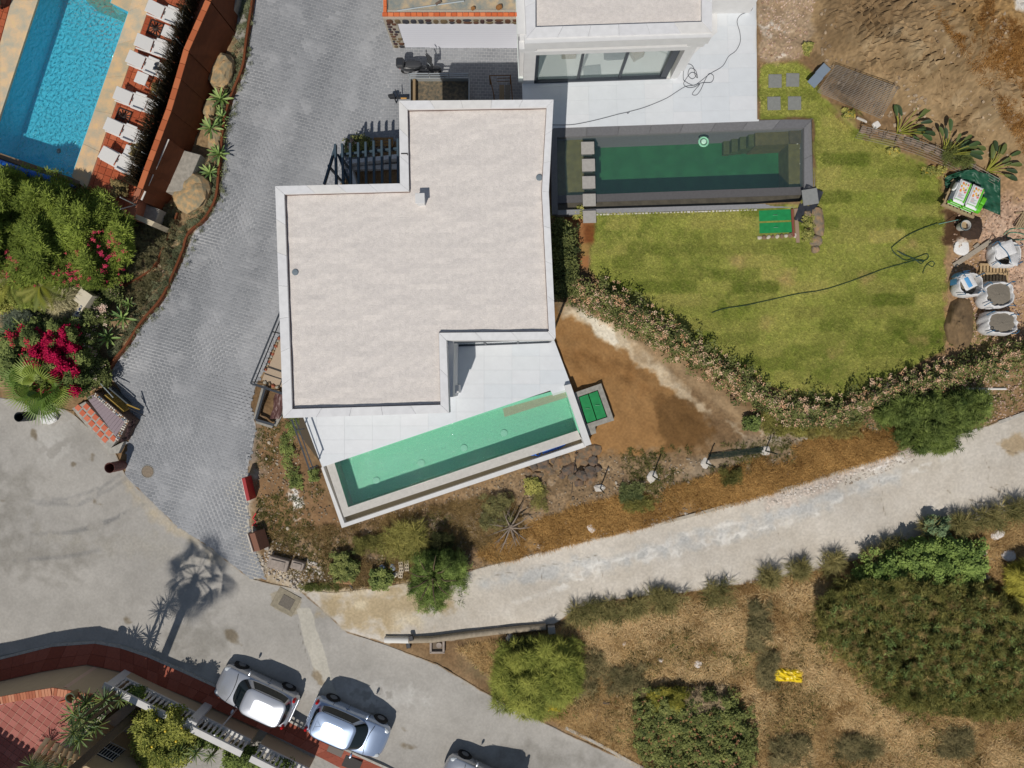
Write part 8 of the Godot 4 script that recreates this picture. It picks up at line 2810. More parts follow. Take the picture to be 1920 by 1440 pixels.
# a plant of any outline: clusters through a lumpy dome; the outline is the one seen from above at the plant's height
func mass(t: Node3D, list: Array, top: float, kind: String, n: int, a: Color, b: Color, size := 1.0, lump := 0.9, m: Material = null, called := "foliage", shell := 0.5, patch := 0.0, base := 0.0) -> void:
	var p := pxy(list)
	var bb := Rect2(p[0], Vector2.ZERO)
	for q in p:
		bb = bb.expand(q)
	var fn := FastNoiseLite.new()
	fn.frequency = 0.9 / lump
	fn.fractal_octaves = 3
	fn.seed = int(p[0].x + p[0].y)
	var cn := FastNoiseLite.new()
	cn.frequency = 0.6 / lump
	cn.seed = int(p[0].x) + 7
	var places := []
	var tints := PackedColorArray()
	var tries := 0
	while places.size() < n and tries < n * 12:
		tries += 1
		var q := Vector2(rr(bb.position.x, bb.end.x), rr(bb.position.y, bb.end.y))
		var e := 1e9
		for k in p.size():
			e = minf(e, q.distance_squared_to(Geometry2D.get_closest_point_to_segment(q, p[k], p[(k + 1) % p.size()])))
		e = sqrt(e) / 40.0
		var ins := Geometry2D.is_point_in_polygon(q, p)
		var g := ghp(q.x, q.y)
		var rough := pt(q.x, q.y, g + top * 0.7)
		var nz := fn.get_noise_2d(rough.x, rough.z)
		if not ins:
			# sprays break the outline here and there
			if e > 0.6 or rng.randf() > exp(-e * 5.0) * (0.55 + nz):
				continue
			e = 0.0
		elif e * 2.6 + nz * 1.1 + 0.35 < rng.randf():
			continue
		if patch > 0.0 and 0.5 + 0.5 * cn.get_noise_2d(rough.x * 2.2 + 50.0, rough.z * 2.2) < patch:
			continue
		var dome := clampf(0.25 + e / (0.28 * top + 0.12), 0.0, 1.0)
		dome = sqrt(dome * (2.0 - dome))
		var h := top * dome * clampf(0.76 + 0.5 * nz, 0.3, 1.15)
		h = base + h * (1.0 if rng.randf() < shell else pow(rng.randf(), 0.6))
		var o := pt(q.x, q.y, g + h)
		var tilt := Basis(v3(rr(-1, 1), 0.01, rr(-1, 1)).normalized(), rr(0, 0.7)) * yb(rr(0, TAU))
		places.append(Transform3D(tilt.scaled(ONE3 * size * rr(0.75, 1.3)), o))
		var c := a.lerp(b, clampf(0.5 + 0.7 * cn.get_noise_2d(o.x, o.z) + rr(-0.35, 0.35), 0, 1))
		if not m:
			var lum := c.get_luminance()
			c = c.lerp(Color(lum * 1.15, lum, lum * 0.5), 0.3) * GREEN
		tints.append(c)
	if places.size():
		swarm(called, cluster(kind), m if m else leafy(), places, tints, t)

func stems(t: Node3D, o: Vector3, h: float, spread: float, n: int, r := 0.03) -> void:
	var wood := mat("shrub_wood", sc(112, 92, 70), 0.9, tn("wood"), 1.0)
	for k in n:
		var a := TAU * k / n + rr(-0.4, 0.4)
		var d := v3(cos(a), 0, sin(a)) * spread * rr(0.4, 1.0)
		part("stem", nb().tube([o - v3(0, 0.1, 0), o + d * 0.4 + v3(0, h * 0.5, 0), o + d + v3(0, h * rr(0.7, 0.9), 0)], [r, r * 0.7, r * 0.3], 6), wood, t)

func shrub(called: String, label: String, cat: String, list: Array, top: float, kind: String, n: int, a: Color, b: Color, size := 1.0, lump := 0.9) -> Node3D:
	var mx := 0.0
	var my := 0.0
	for i in range(0, list.size(), 2):
		mx += list[i]
		my += list[i + 1]
	mx /= list.size() / 2.0
	my /= list.size() / 2.0
	var g := ghp(mx, my)
	var o := pt(mx, my, g + top * 0.5)
	o.y = g
	var t := thing(called, label, cat, o)
	stems(t, o, top * 0.8, top * 0.4, 4)
	mass(t, list, top, kind, n, a, b, size, lump)
	return t

func blob(x: float, y: float, rx: float, ry: float, n := 12, jag := 0.2) -> Array:
	var r := []
	for k in n:
		var a := TAU * k / n
		var s := 1.0 + rr(-jag, jag)
		r.append(x + cos(a) * rx * s)
		r.append(y + sin(a) * ry * s)
	return r

# one curved, tapering leaf along +x, unit length
func strap_leaf(w: float, arch: float, fold: float) -> ArrayMesh:
	var g := []
	for i in 8:
		var s := i / 7.0
		var ww := w * (0.45 + 1.1 * s) * (1.0 - pow(s, 4.0)) if s < 0.99 else 0.002
		var y := arch * s * (1.0 - 0.75 * s)
		g.append([v3(s, y + fold * ww, -ww), v3(s, y, 0), v3(s, y + fold * ww, ww)])
	return nb().skin(g, -1.0).mesh()

func rosette(t: Node3D, o: Vector3, n: int, len_: float, w: float, arch: float, cols: Array, lo: float, hi: float, called := "leaf") -> void:
	var m := strap_leaf(w, arch, 0.5)
	for k in n:
		var a := TAU * k * 0.382 + rr(-0.15, 0.15)
		var up := lerpf(lo, hi, float(k) / n) + rr(-0.08, 0.08)
		var l := part(called, m, cols[rng.randi() % cols.size()], t)
		l.transform = Transform3D((yb(a) * Basis(Vector3.BACK, up)).scaled_local(ONE3 * len_ * rr(0.8, 1.1)), o - base_of(t))

func leaf_mat(key: String, r: float, g: float, b: float) -> StandardMaterial3D:
	var m := mat(key, sc(r, g, b), 0.55)
	m.backlight_enabled = true
	m.backlight = sc(r * 0.5, g * 0.5, b * 0.3)
	m.cull_mode = BaseMaterial3D.CULL_DISABLED
	return m

# a palm fan: leaflets spread from the end of a stalk, along +x
func fan(n: int, stalk: float, blade: float) -> ArrayMesh:
	var mb := nb()
	mb.tube([Vector3.ZERO, v3(stalk, 0.05, 0)], [0.02, 0.012], 5)
	var o := v3(stalk, 0.05, 0)
	for k in n:
		var a := lerpf(-1.5, 1.5, k / float(n - 1))
		var d := v3(cos(a), 0.05 * cos(a * 3.0), sin(a))
		var s := v3(-sin(a), 0, cos(a))
		var l := blade * (1.0 - 0.22 * absf(a) / 1.5)
		var w := blade * 0.028
		var m := o + d * l * 0.55
		var e := o + d * l + Vector3.DOWN * l * 0.28
		mb.tri(o, m + s * w, m + Vector3.DOWN * w * 0.8, UP)
		mb.tri(o, m + Vector3.DOWN * w * 0.8, m - s * w, UP)
		mb.tri(m - s * w, m + s * w, e, UP)
	return mb.mesh()

func palm_crown(t: Node3D, o: Vector3, n: int, stalk: float, blade: float, cols: Array, lo: float, hi: float) -> void:
	var m := fan(22, stalk, blade)
	for k in n:
		var a := TAU * k * 0.382
		var up := lerpf(hi, lo, float(k) / n)
		var l := part("frond", m, cols[rng.randi() % cols.size()], t)
		l.transform = Transform3D(yb(a + rr(-0.1, 0.1)) * Basis(Vector3.BACK, up) * Basis(Vector3.RIGHT, rr(-0.35, 0.35)).scaled(ONE3 * rr(0.7, 1.1)), o - base_of(t))

func scatter(called: String, areas: Array, kind: String, per: float, a: Color, b: Color, size: float, keep_out: Array, patch := 0.0) -> void:
	var places := []
	var tints := PackedColorArray()
	var fn := FastNoiseLite.new()
	fn.frequency = 0.32
	fn.fractal_octaves = 4
	fn.seed = called.hash() % 999
	for list in areas:
		var p := pxy(list)
		var bb := Rect2(p[0], Vector2.ZERO)
		for q in p:
			bb = bb.expand(q)
		for k in int(bb.get_area() * per):
			var q := Vector2(rr(bb.position.x, bb.end.x), rr(bb.position.y, bb.end.y))
			if not Geometry2D.is_point_in_polygon(q, p):
				continue
			var no := false
			for z in keep_out:
				if Geometry2D.is_point_in_polygon(q, z):
					no = true
			if no:
				continue
			var o := gp(q.x, q.y)
			var nz := 0.5 + 0.5 * fn.get_noise_2d(o.x, o.z)
			if nz + rr(-0.12, 0.12) < patch:
				continue
			places.append(Transform3D((Basis(v3(rr(-1, 1), 0, rr(-1, 1)).normalized(), rr(0, 0.5)) * yb(rr(0, TAU))).scaled(ONE3 * size * rr(0.5, 1.4)), o))
			tints.append(a.lerp(b, clampf(nz + rr(-0.4, 0.4), 0, 1)) * rr(0.8, 1.15))
	swarm(called, cluster(kind), tinted("dry_straw", 0.9, 0.2) if kind != "pebble" else tinted("pebble", 0.95), places, tints, self)

func plants() -> void:
	var street := [pxy(STREET), pxy(TRACK), pxy(DRIVE)]
	# dry grass and weeds on the open ground
	scatter("dry_grass", [[860, 1215, 1040, 1180, 1180, 1130, 1500, 1080, 1930, 960, 1930, 1450, 1230, 1445, 1000, 1330]], "dry", 0.11, lc(138, 104, 60), lc(232, 198, 140), 1.0, street)
	scatter("dry_grass", [[880, 1050, 930, 1010, 1100, 945, 1300, 905, 1560, 810, 1720, 770, 1740, 830, 1600, 872, 1440, 925, 1260, 972, 1090, 1012, 960, 1048]], "dry", 0.16, lc(134, 98, 52), lc(214, 170, 104), 1.0, street, 0.38)
	scatter("dry_grass", [[1700, -60, 1930, -60, 1930, 300, 1860, 190, 1780, 60]], "dry", 0.12, lc(124, 82, 40), lc(190, 142, 80), 0.9, [pxy([1830, -60, 1960, -60, 1960, 50, 1900, 22])], 0.42)
	scatter("dry_grass", [[480, 990, 640, 985, 760, 960, 960, 920, 1000, 1030, 850, 1078, 640, 1105, 545, 1085]], "dry", 0.09, lc(98, 78, 46), lc(164, 138, 92), 0.9, street, 0.46)
	scatter("weeds", [[1000, 1200, 1150, 1150, 1500, 1110, 1700, 1090, 1930, 1300, 1930, 1450, 1250, 1450, 1080, 1340]], "fine", 0.16, lc(78, 80, 40), lc(140, 134, 84), 1.6, street, 0.5)
	scatter("weeds", [[480, 800, 540, 790, 640, 990, 760, 970, 900, 940, 990, 1010, 850, 1075, 640, 1105, 545, 1085, 480, 1000], [1150, 840, 1420, 830, 1500, 800, 1700, 760, 1720, 800, 1440, 900, 1200, 950]], "fine", 0.05, lc(74, 84, 40), lc(146, 142, 86), 1.0, street, 0.52)
	scatter("weeds", [[1765, 560, 1930, 640, 1930, 760, 1790, 800, 1740, 720], [860, 1215, 960, 1240, 1000, 1320, 930, 1290]], "round", 0.05, lc(84, 88, 44), lc(150, 140, 88), 0.9, street, 0.5)
	scatter("twigs", [[1000, 1200, 1150, 1150, 1500, 1110, 1930, 1000, 1930, 1450, 1250, 1450, 1080, 1340], [650, 990, 960, 930, 1000, 1040, 700, 1080]], "feather", 0.03, lc(96, 80, 62), lc(184, 164, 136), 0.9, street, 0.5)
	for q in [[545, 865, 14, 30], [556, 905, 10, 14], [588, 890, 8, 10], [545, 800, 14, 18], [538, 835, 12, 16]]:
		shrub("weed_clump", ["green weed clump in the bare soil under the terrace railing", "low weeds south of the largest clump on bare soil", "small weeds close to the pool's outer wall corner", "weeds just below the roof's south-west corner", "dark weeds between the boulders and terrace railing"][[865, 905, 890, 800, 835].find(q[1])], "weeds", blob(q[0], q[1], q[2], q[3]), 0.25, "round", 90, lc(50, 66, 26), lc(100, 116, 52), 0.8, 0.5)

	scatter("straw_tufts", [[1060, 1160, 1180, 1140, 1500, 1100, 1640, 1050, 1540, 1240, 1700, 1340, 1930, 1350, 1930, 1450, 1420, 1450, 1400, 1300, 1180, 1290, 1080, 1260]], "dry", 0.10, lc(196, 164, 112), lc(244, 214, 162), 1.3, street, 0.56)
	scatter("green_weeds", [[1000, 1200, 1150, 1150, 1500, 1110, 1700, 1300, 1930, 1340, 1930, 1450, 1250, 1450, 1080, 1340]], "round", 0.07, lc(70, 82, 36), lc(120, 128, 66), 1.5, street, 0.6)
	scatter("pebbles", [[480, 800, 540, 790, 640, 990, 1090, 850, 1300, 860, 1500, 790, 1720, 780, 1720, 838, 1440, 925, 1090, 1016, 850, 1078, 545, 1100, 480, 1000]], "pebble", 0.016, lc(112, 96, 76), lc(184, 168, 146), 0.7, street)
	scatter("pebbles", [[1440, 930, 1700, 855, 1720, 862, 1600, 905, 1440, 950], [490, 1000, 600, 1060, 640, 1100, 560, 1112, 490, 1070], [1000, 1020, 1440, 925, 1440, 935, 1000, 1032]], "pebble", 0.05, lc(150, 138, 122), lc(222, 214, 204), 0.9, [])
	scatter("pebbles", [[1790, 380, 1930, 360, 1930, 640, 1830, 640, 1780, 520], [1424, 0, 1530, 0, 1500, 112, 1426, 116], [1780, 700, 1930, 690, 1930, 770, 1800, 815]], "pebble", 0.03, lc(150, 118, 96), lc(214, 190, 170), 0.7, [])
	scatter("pebbles", [[230, 500, 330, 400, 350, 440, 250, 640, 210, 660], [1540, 20, 1900, 20, 1920, 320, 1700, 260, 1540, 130], [1000, 1230, 1930, 1000, 1930, 1440, 1240, 1440]], "pebble", 0.006, lc(128, 108, 84), lc(196, 176, 150), 1.2, street)
	# ---- west garden
	var ol := thing("oleander", "huge pink-flowering oleander beside the blue pool terrace", "oleander", gp(110, 430))
	var oc := [-60, 330, 0, 316, 60, 322, 130, 348, 200, 388, 244, 425, 248, 465, 225, 510, 190, 535, 120, 540, 50, 520, 0, 512, -60, 520]
	stems(ol, gp(120, 440), 2.0, 1.6, 9, 0.05)
	mass(ol, oc, 2.5, "lance", 9500, lc(60, 82, 18), lc(112, 132, 40), 1.25, 1.6, null, "foliage", 0.55)
	mass(ol, [-20, 470, 90, 480, 170, 430, 225, 420, 244, 470, 220, 520, 120, 538, 20, 508], 2.6, "bloom", 340, lc(196, 34, 92), lc(226, 84, 104), 0.85, 0.5, petal(), "blossoms", 1.0, 0.5)
	var bg := thing("bougainvillea", "crimson bougainvillea in full bloom over the street corner", "bougainvillea", gp(100, 680))
	stems(bg, gp(100, 685), 1.6, 1.0, 6, 0.04)
	mass(bg, [0, 640, 40, 620, 100, 598, 150, 612, 168, 660, 172, 705, 150, 740, 110, 745, 60, 715, 0, 700], 2.0, "round", 3200, lc(40, 58, 22), lc(96, 112, 52), 1.3, 0.9)
	mass(bg, [70, 640, 100, 612, 140, 618, 150, 650, 150, 690, 146, 742, 124, 742, 90, 720, 50, 690, 40, 660], 2.25, "bloom", 2300, lc(150, 6, 52), lc(212, 26, 88), 1.4, 0.6, petal(), "blossoms", 0.9, 0.36)
	mass(bg, blob(60, 650, 60, 40), 2.1, "bloom", 200, lc(190, 16, 70), lc(212, 60, 80), 1.2, 0.9, petal(), "blossoms", 0.9, 0.56)
	var k := 0
	for q in [[205, 532, 22, 26], [178, 580, 22, 30], [160, 650, 24, 44], [178, 700, 26, 22]]:
		var o := blob(q[0], q[1], q[2], q[3])
		var t := shrub("blossom_shrub", ["pale pink blossoming shrub nearest the oleander", "pale pink blossoming shrub beside the pierced garden wall", "longest pale pink shrub between bougainvillea and agaves", "dark green shrub with few pink blossoms above the peach rocks"][k], "shrub", o, 1.0, "broad", 480, lc(34, 48, 20), lc(88, 100, 52), 0.9, 0.6)
		mass(t, blob(q[0], q[1], q[2] * 0.9, q[3] * 0.9), 1.08, "bloom", 46 if k == 3 else 130, lc(232, 196, 180), lc(240, 222, 200), 1.1, 0.6, petal(), "blossoms", 1.0, 0.42)
		k += 1
	shrub("flowering_bush", "bright green bush with yellow flowers left of the dry plume grass", "bush", blob(58, 560, 26, 17), 0.8, "broad", 420, lc(70, 92, 22), lc(128, 148, 46), 0.8, 0.5)
	mass(get_node("flowering_bush"), blob(55, 564, 20, 12), 0.85, "bloom", 40, lc(226, 178, 10), lc(240, 206, 40), 0.8, 0.5, petal(), "blossoms", 1.0)
	shrub("flowering_bush", "yellow-green bush at the left edge beside terracotta paving", "bush", blob(10, 560, 22, 22), 0.8, "broad", 360, lc(96, 104, 36), lc(150, 150, 66), 0.8, 0.5)
	shrub("silver_bush", "silvery grey-green bush south of yellow-flowered bush", "bush", blob(38, 600, 30, 22), 0.9, "fine", 520, lc(70, 84, 76), lc(108, 120, 108), 1.2, 0.5)
	shrub("dark_bush", "dark olive bush between the garden wall and silvery bush", "bush", blob(88, 606, 26, 18), 1.0, "round", 420, lc(34, 40, 22), lc(74, 80, 48), 1.1, 0.5)
	shrub("cactus_bush", "low green shrub against the foot of the pierced wall", "bush", blob(122, 590, 16, 16), 0.5, "round", 240, lc(50, 66, 30), lc(116, 116, 62), 0.9, 0.5)
	var pg := thing("plume_grass", "pale feathery plume grass clump above the garden wall", "ornamental grass", gp(124, 545))
	mass(pg, blob(122, 545, 30, 38, 12, 0.15), 0.9, "feather", 900, lc(84, 84, 54), lc(146, 138, 112), 2.2, 0.5, null, "blades", 0.8)
	k = 0
	for q in [[20, 520, 1.5], [75, 535, 1.2]]:
		var o := gp(q[0], q[1], 1.0)
		var t := thing("feather_palm", ["yellow-green feather palm at the left edge under the oleander", "smaller feather palm sprawling towards the plume grass"][k], "palm", gp(q[0], q[1]))
		part("trunk", nb().tube([gp(q[0], q[1]), o], [0.14, 0.1], 8), mt("palm_trunk"), t)
		for i in 13:
			var a := TAU * i * 0.382 + k
			var mb := nb()
			for j in 34:
				var s := j / 33.0
				var c: Vector3 = v3(s, 0.45 * s - 0.7 * s * s, 0) * q[2]
				for sd in [-1.0, 1.0]:
					var d := v3(0.5, -0.25, sd).normalized() * 0.42 * sin(0.3 + 2.7 * s)
					mb.tri(c, c + d * 0.5 + v3(0.018, 0, 0), c + d, UP)
					mb.tri(c, c + d, c + d * 0.5 - v3(0.018, 0, 0), UP)
			var l := part("frond", mb.mesh(), leaf_mat(["palm_olive", "palm_lime"][i % 2], 112 + 24 * (i % 2), 122 + 16 * (i % 2), 46), t)
			l.transform = Transform3D(yb(a) * Basis(Vector3.BACK, rr(-0.1, 0.35)), o - base_of(t))
		k += 1
	# agaves
	var ag := [leaf_mat("agave_a", 128, 156, 84), leaf_mat("agave_b", 160, 182, 110), leaf_mat("agave_c", 104, 134, 78)]
	var an := [[415, 187, 0.62, "northernmost large agave beside the tall pale boulder"], [412, 208, 0.3, "small bright agave just below the northernmost one"], [417, 220, 0.42, "mid-sized agave touching the steel edging"], [396, 241, 0.6, "large agave left of the mid-sized one among tan rocks"], [415, 236, 0.34, "small agave squeezed against the steel edging"], [416, 259, 0.26, "tiny yellow-green agave on the edge of driveway"], [412, 290, 0.62, "large agave above the largest pale boulder"], [394, 324, 0.5, "agave at the top of largest pale boulder"], [410, 326, 0.24, "tiny agave between the largest boulder and edging"], [231, 597, 0.62, "large agave right of the blossoming shrubs"], [203, 634, 0.62, "lowest large agave on the bank by the driveway"], [242, 570, 0.36, "yellowing agave up the bank from the large one"], [226, 565, 0.3, "bright green little agave beside blossoms"]]
	for q in an:
		var o := gp(q[0], q[1], 0.28 * q[2] / 0.6)
		var t := thing("agave", q[3], "agave", gp(q[0], q[1]))
		part("stem", nb().tube([gp(q[0], q[1], -0.05), o], [0.05, 0.04], 6), mat("shrub_wood", sc(112, 92, 70), 0.9), t)
		rosette(t, o, 17, q[2], 0.085, 0.2, ag, 0.0, 1.15)
	var yc := [leaf_mat("yucca_a", 60, 86, 44), leaf_mat("yucca_b", 92, 116, 62), leaf_mat("yucca_c", 132, 144, 74)]
	var yu := thing("yucca", "spiky dark yucca cluster left of the bougainvillea", "yucca", gp(38, 630))
	for q in [[30, 628], [55, 622], [40, 640]]:
		rosette(yu, gp(q[0], q[1], 0.7), 26, 0.85, 0.035, 0.1, yc, -0.1, 1.2)
		part("stem", nb().tube([gp(q[0], q[1], -0.1), gp(q[0], q[1], 0.72)], [0.08, 0.07], 7), mt("palm_trunk"), yu)
	var fp := thing("fan_palm", "bright green fan palm leaning over the street under bougainvillea", "palm", gp(88, 722))
	part("trunk", nb().tube([gp(88, 722, -0.1), gp(88, 722, 1.5)], [0.18, 0.15], 10), mt("palm_trunk"), fp)
	palm_crown(fp, gp(88, 722, 1.5), 26, 0.75, 1.05, [leaf_mat("fan_a", 120, 136, 50), leaf_mat("fan_b", 150, 168, 72), leaf_mat("fan_c", 96, 124, 44)], -0.35, 1.15)
	# grey-green ground cover along the edging
	mass(self, [452, 0, 472, 0, 459, 80, 451, 130, 431, 175, 417, 225, 407, 325, 401, 370, 382, 404, 352, 432, 340, 466, 325, 501, 299, 555, 261, 600, 233, 641, 210, 670, 205, 665, 240, 620, 275, 585, 310, 515, 330, 470, 345, 425, 385, 395, 402, 350, 408, 250, 440, 150, 455, 80], 0.28, "fine", 4200, lc(64, 74, 54), lc(112, 120, 98), 0.9, 0.4, null, "ground_cover", 0.6, 0.44)
	mass(self, [250, 430, 300, 400, 335, 380, 335, 425, 300, 490, 260, 520, 240, 480], 0.3, "fine", 1500, lc(70, 72, 50), lc(118, 114, 90), 0.9, 0.4, null, "ground_cover", 0.6, 0.52)
	mass(self, [240, 520, 300, 510, 260, 580, 225, 600, 235, 560], 0.2, "fine", 500, lc(64, 66, 44), lc(110, 106, 80), 1.0, 0.4, null, "ground_cover", 0.6, 0.5)
	k = 0
	for q in [[296, 166, 10, 8], [256, 281, 12, 10], [222, 352, 16, 14]]:
		var o := blob(q[0], q[1], q[2], q[3])
		var t := thing("dry_shrub", ["dry brown shrub by the side table on the terrace", "dry shrub beside the southernmost loungers", "dry shrub at the terrace corner near the clay pot"][k], "shrub", pt(q[0], q[1], D))
		mass(t, o, 0.7, "round", 160, lc(72, 62, 34), lc(110, 96, 60), 0.8, 0.4, null, "foliage", 0.6, 0.0, D - ghp(q[0], q[1]))
		k += 1

	# ---- hedge round the lawn
	var he := thing("flowering_hedge", "clipped hedge with pale pink blossoms curving round the lawn", "hedge", gp(1400, 735))
	var hc := [1072, 518, 1115, 545, 1132, 540, 1175, 562, 1210, 587, 1280, 629, 1335, 672, 1392, 702, 1440, 742, 1490, 752, 1540, 760, 1580, 762, 1622, 736, 1660, 726, 1707, 711, 1752, 696, 1825, 680, 1865, 668, 1935, 640, 1935, 668, 1865, 695, 1815, 707, 1752, 740, 1690, 747, 1640, 766, 1602, 780, 1552, 798, 1502, 802, 1472, 784, 1400, 742, 1355, 714, 1292, 677, 1210, 628, 1172, 608, 1120, 584, 1085, 562, 1068, 535]
	for i in 14:
		stems(he, gp(lerpf(1085, 1540, i / 13.0), lerpf(540, 785, i / 13.0)), 0.7, 0.3, 2, 0.02)
	mass(he, hc, 1.05, "broad", 2500, lc(40, 52, 22), lc(92, 100, 50), 0.9, 0.35, null, "foliage", 0.5)
	mass(he, hc, 1.12, "bloom", 2100, lc(214, 164, 120), lc(236, 206, 178), 1.0, 0.35, petal(), "blossoms", 0.95, 0.3)
	shrub("dark_shrub", "dark shrub in the house shadow at the hedge's western end", "shrub", [1036, 420, 1056, 418, 1072, 450, 1082, 500, 1078, 540, 1050, 555, 1038, 520], 1.1, "broad", 900, lc(30, 44, 20), lc(84, 92, 44), 1.0, 0.5)
	# ---- shrubs and small trees on the banks
	shrub("green_shrub", "big loose green shrub hanging over the track from hedge", "shrub", [1640, 770, 1700, 745, 1770, 745, 1840, 735, 1855, 765, 1800, 800, 1780, 830, 1750, 848, 1715, 838, 1680, 800], 1.5, "fine", 2600, lc(40, 64, 26), lc(104, 124, 56), 1.7, 0.8)
	shrub("weedy_shrub", "thin olive shrub on the bank at left of the big loose shrub", "shrub", blob(1560, 800, 60, 20), 0.5, "fine", 420, lc(84, 80, 40), lc(130, 120, 66), 1.2, 0.7)
	shrub("olive_shrub", "olive green shrub below the hedge's lowest bend", "shrub", [1430, 770, 1480, 785, 1540, 805, 1500, 815, 1440, 800], 0.5, "fine", 500, lc(84, 86, 38), lc(134, 130, 66), 1.2, 0.6)
	shrub("round_bush", "small round dark bush alone on pale slope", "bush", blob(1411, 794, 15, 12), 0.5, "round", 240, lc(44, 62, 26), lc(92, 112, 50), 0.9, 0.4)
	for q in [[765, 1018, 36, 32, 0.7, "tuft", "yellow-green grassy clump on the bank below the long pool", 150, lc(76, 80, 26), lc(122, 116, 52)], [690, 1020, 30, 16, 0.5, "fine", "dull green shrub between the pool corner and hollow blocks", 260, lc(74, 78, 38), lc(120, 118, 62)], [830, 1018, 22, 20, 0.9, "fine", "very dark shrub above the weeping tree", 420, lc(26, 32, 18), lc(60, 66, 38)], [930, 960, 32, 36, 0.5, "fine", "thin grey-green shrub left of the dead shrub", 320, lc(84, 88, 58), lc(130, 126, 84)], [1000, 912, 18, 14, 0.4, "round", "small yellow-green bush below the rubble heap", 140, lc(84, 88, 32), lc(140, 136, 60)], [645, 1060, 24, 26, 0.6, "round", "green shrub above the tan board", 340, lc(52, 68, 28), lc(104, 112, 54)], [716, 1085, 22, 20, 0.6, "round", "green shrub below the hollow blocks beside the track", 300, lc(54, 74, 30), lc(104, 118, 54)], [1185, 925, 22, 18, 0.4, "fine", "grey-green bush in the dry grass below second fence post", 220, lc(58, 76, 48), lc(108, 118, 74)], [1200, 945, 26, 14, 0.35, "fine", "dull green patch of shrub under the grey-green bush", 200, lc(74, 80, 38), lc(124, 120, 60)], [1370, 893, 20, 14, 0.4, "fine", "dark olive bush below third fence post", 180, lc(60, 66, 30), lc(112, 106, 52)], [600, 1100, 34, 6, 0.2, "fine", "low weeds along the mouth of the track", 160, lc(56, 70, 30), lc(104, 112, 58)], [1010, 930, 14, 26, 0.3, "fine", "sparse weeds on the bank beside dead shrub", 120, lc(84, 88, 48), lc(130, 126, 70)]]:
		shrub("bank_shrub", q[6], "shrub", blob(q[0], q[1], q[2], q[3]), q[4], q[5], q[7], q[8], q[9], 1.0, 0.5)
	# weeping tree beside the track
	var to := gp(818, 1066)
	var tr := thing("weeping_tree", "small weeping tree with fine hanging foliage beside the track", "tree", to)
	var bark := mat("tree_bark", sc(120, 100, 80), 0.9, tn("wood"), 1.0)
	part("trunk", nb().tube([to - v3(0, 0.2, 0), to + v3(0.05, 0.9, 0), to + v3(0, 1.7, 0.05)], [0.11, 0.08, 0.05], 9), bark, tr)
	for i in 9:
		var a := TAU * i / 9.0
		part("limb", nb().tube([to + v3(0, rr(0.8, 1.5), 0), to + v3(cos(a) * 0.6, 2.1, sin(a) * 0.6), to + v3(cos(a) * 1.1, 2.0, sin(a) * 1.1)], [0.04, 0.025, 0.01], 6), bark, tr)
	mass(tr, [775, 1075, 795, 1045, 825, 1036, 850, 1048, 872, 1062, 868, 1092, 840, 1105, 830, 1120, 818, 1145, 800, 1148, 790, 1120, 770, 1108], 2.3, "hang", 1500, lc(50, 76, 30), lc(112, 136, 66), 1.1, 0.6)
	# feathery green shrub, flowered thicket, dark thickets below the track
	shrub("feathery_shrub", "bright yellow-green feathery shrub beside the street bend", "shrub", [935, 1255, 955, 1225, 985, 1215, 1020, 1200, 1070, 1205, 1090, 1250, 1075, 1290, 1045, 1320, 1000, 1345, 965, 1325, 925, 1300], 1.5, "feather", 2600, lc(66, 82, 14), lc(118, 124, 38), 1.5, 0.8)
	shrub("shaded_bush", "dark bush behind the yellow-green feathery shrub", "bush", [955, 1205, 1000, 1195, 1050, 1200, 1075, 1215, 1040, 1235, 985, 1240, 955, 1230], 1.1, "fine", 900, lc(28, 40, 20), lc(66, 76, 36), 1.3, 0.6)
	var fb := shrub("flowered_thicket", "low dark thicket dotted with tiny orange-pink flowers", "thicket", [1190, 1320, 1235, 1290, 1300, 1300, 1350, 1290, 1400, 1340, 1420, 1400, 1400, 1460, 1230, 1460, 1195, 1390], 0.9, "round", 3400, lc(44, 58, 22), lc(100, 108, 50), 1.1, 0.7)
	mass(fb, [1195, 1325, 1240, 1298, 1300, 1310, 1390, 1350, 1405, 1450, 1240, 1450, 1205, 1390], 0.95, "bloom", 330, lc(214, 140, 96), lc(232, 176, 140), 0.55, 0.7, petal(), "blossoms", 1.0)
	shrub("yellow_broom", "yellow-green broom patch on the flowered thicket's north side", "shrub", blob(1255, 1310, 40, 26), 1.0, "fine", 420, lc(96, 100, 26), lc(150, 144, 52), 1.2, 0.6)
	var bt := shrub("big_thicket", "very large dark green thicket filling the lower right scrub", "thicket", [1530, 1150, 1560, 1110, 1620, 1085, 1700, 1080, 1780, 1095, 1850, 1110, 1935, 1150, 1935, 1330, 1860, 1350, 1790, 1330, 1720, 1335, 1650, 1290, 1600, 1230, 1540, 1200], 1.7, "fine", 7500, lc(58, 68, 28), lc(118, 114, 58), 1.7, 0.5)
	mass(bt, [1540, 1150, 1620, 1095, 1850, 1115, 1930, 1160, 1930, 1320, 1790, 1320, 1650, 1280, 1550, 1195], 1.75, "feather", 1300, lc(84, 66, 36), lc(134, 112, 66), 0.9, 0.4, null, "dry_sprays", 0.7)
	mass(bt, [1540, 1150, 1620, 1095, 1850, 1115, 1930, 1160, 1930, 1320, 1790, 1320, 1650, 1280, 1550, 1195], 1.8, "lance", 1500, lc(50, 72, 34), lc(96, 118, 60), 0.9, 0.35, null, "leafy_sprays", 0.9, 0.42)
	shrub("upper_thicket", "brighter green thicket between the track kerb and the largest thicket", "thicket", [1600, 1080, 1640, 1050, 1720, 1015, 1790, 1010, 1840, 1030, 1850, 1070, 1800, 1100, 1700, 1095, 1620, 1110], 1.2, "round", 2600, lc(44, 72, 22), lc(96, 122, 48), 1.3, 0.7)
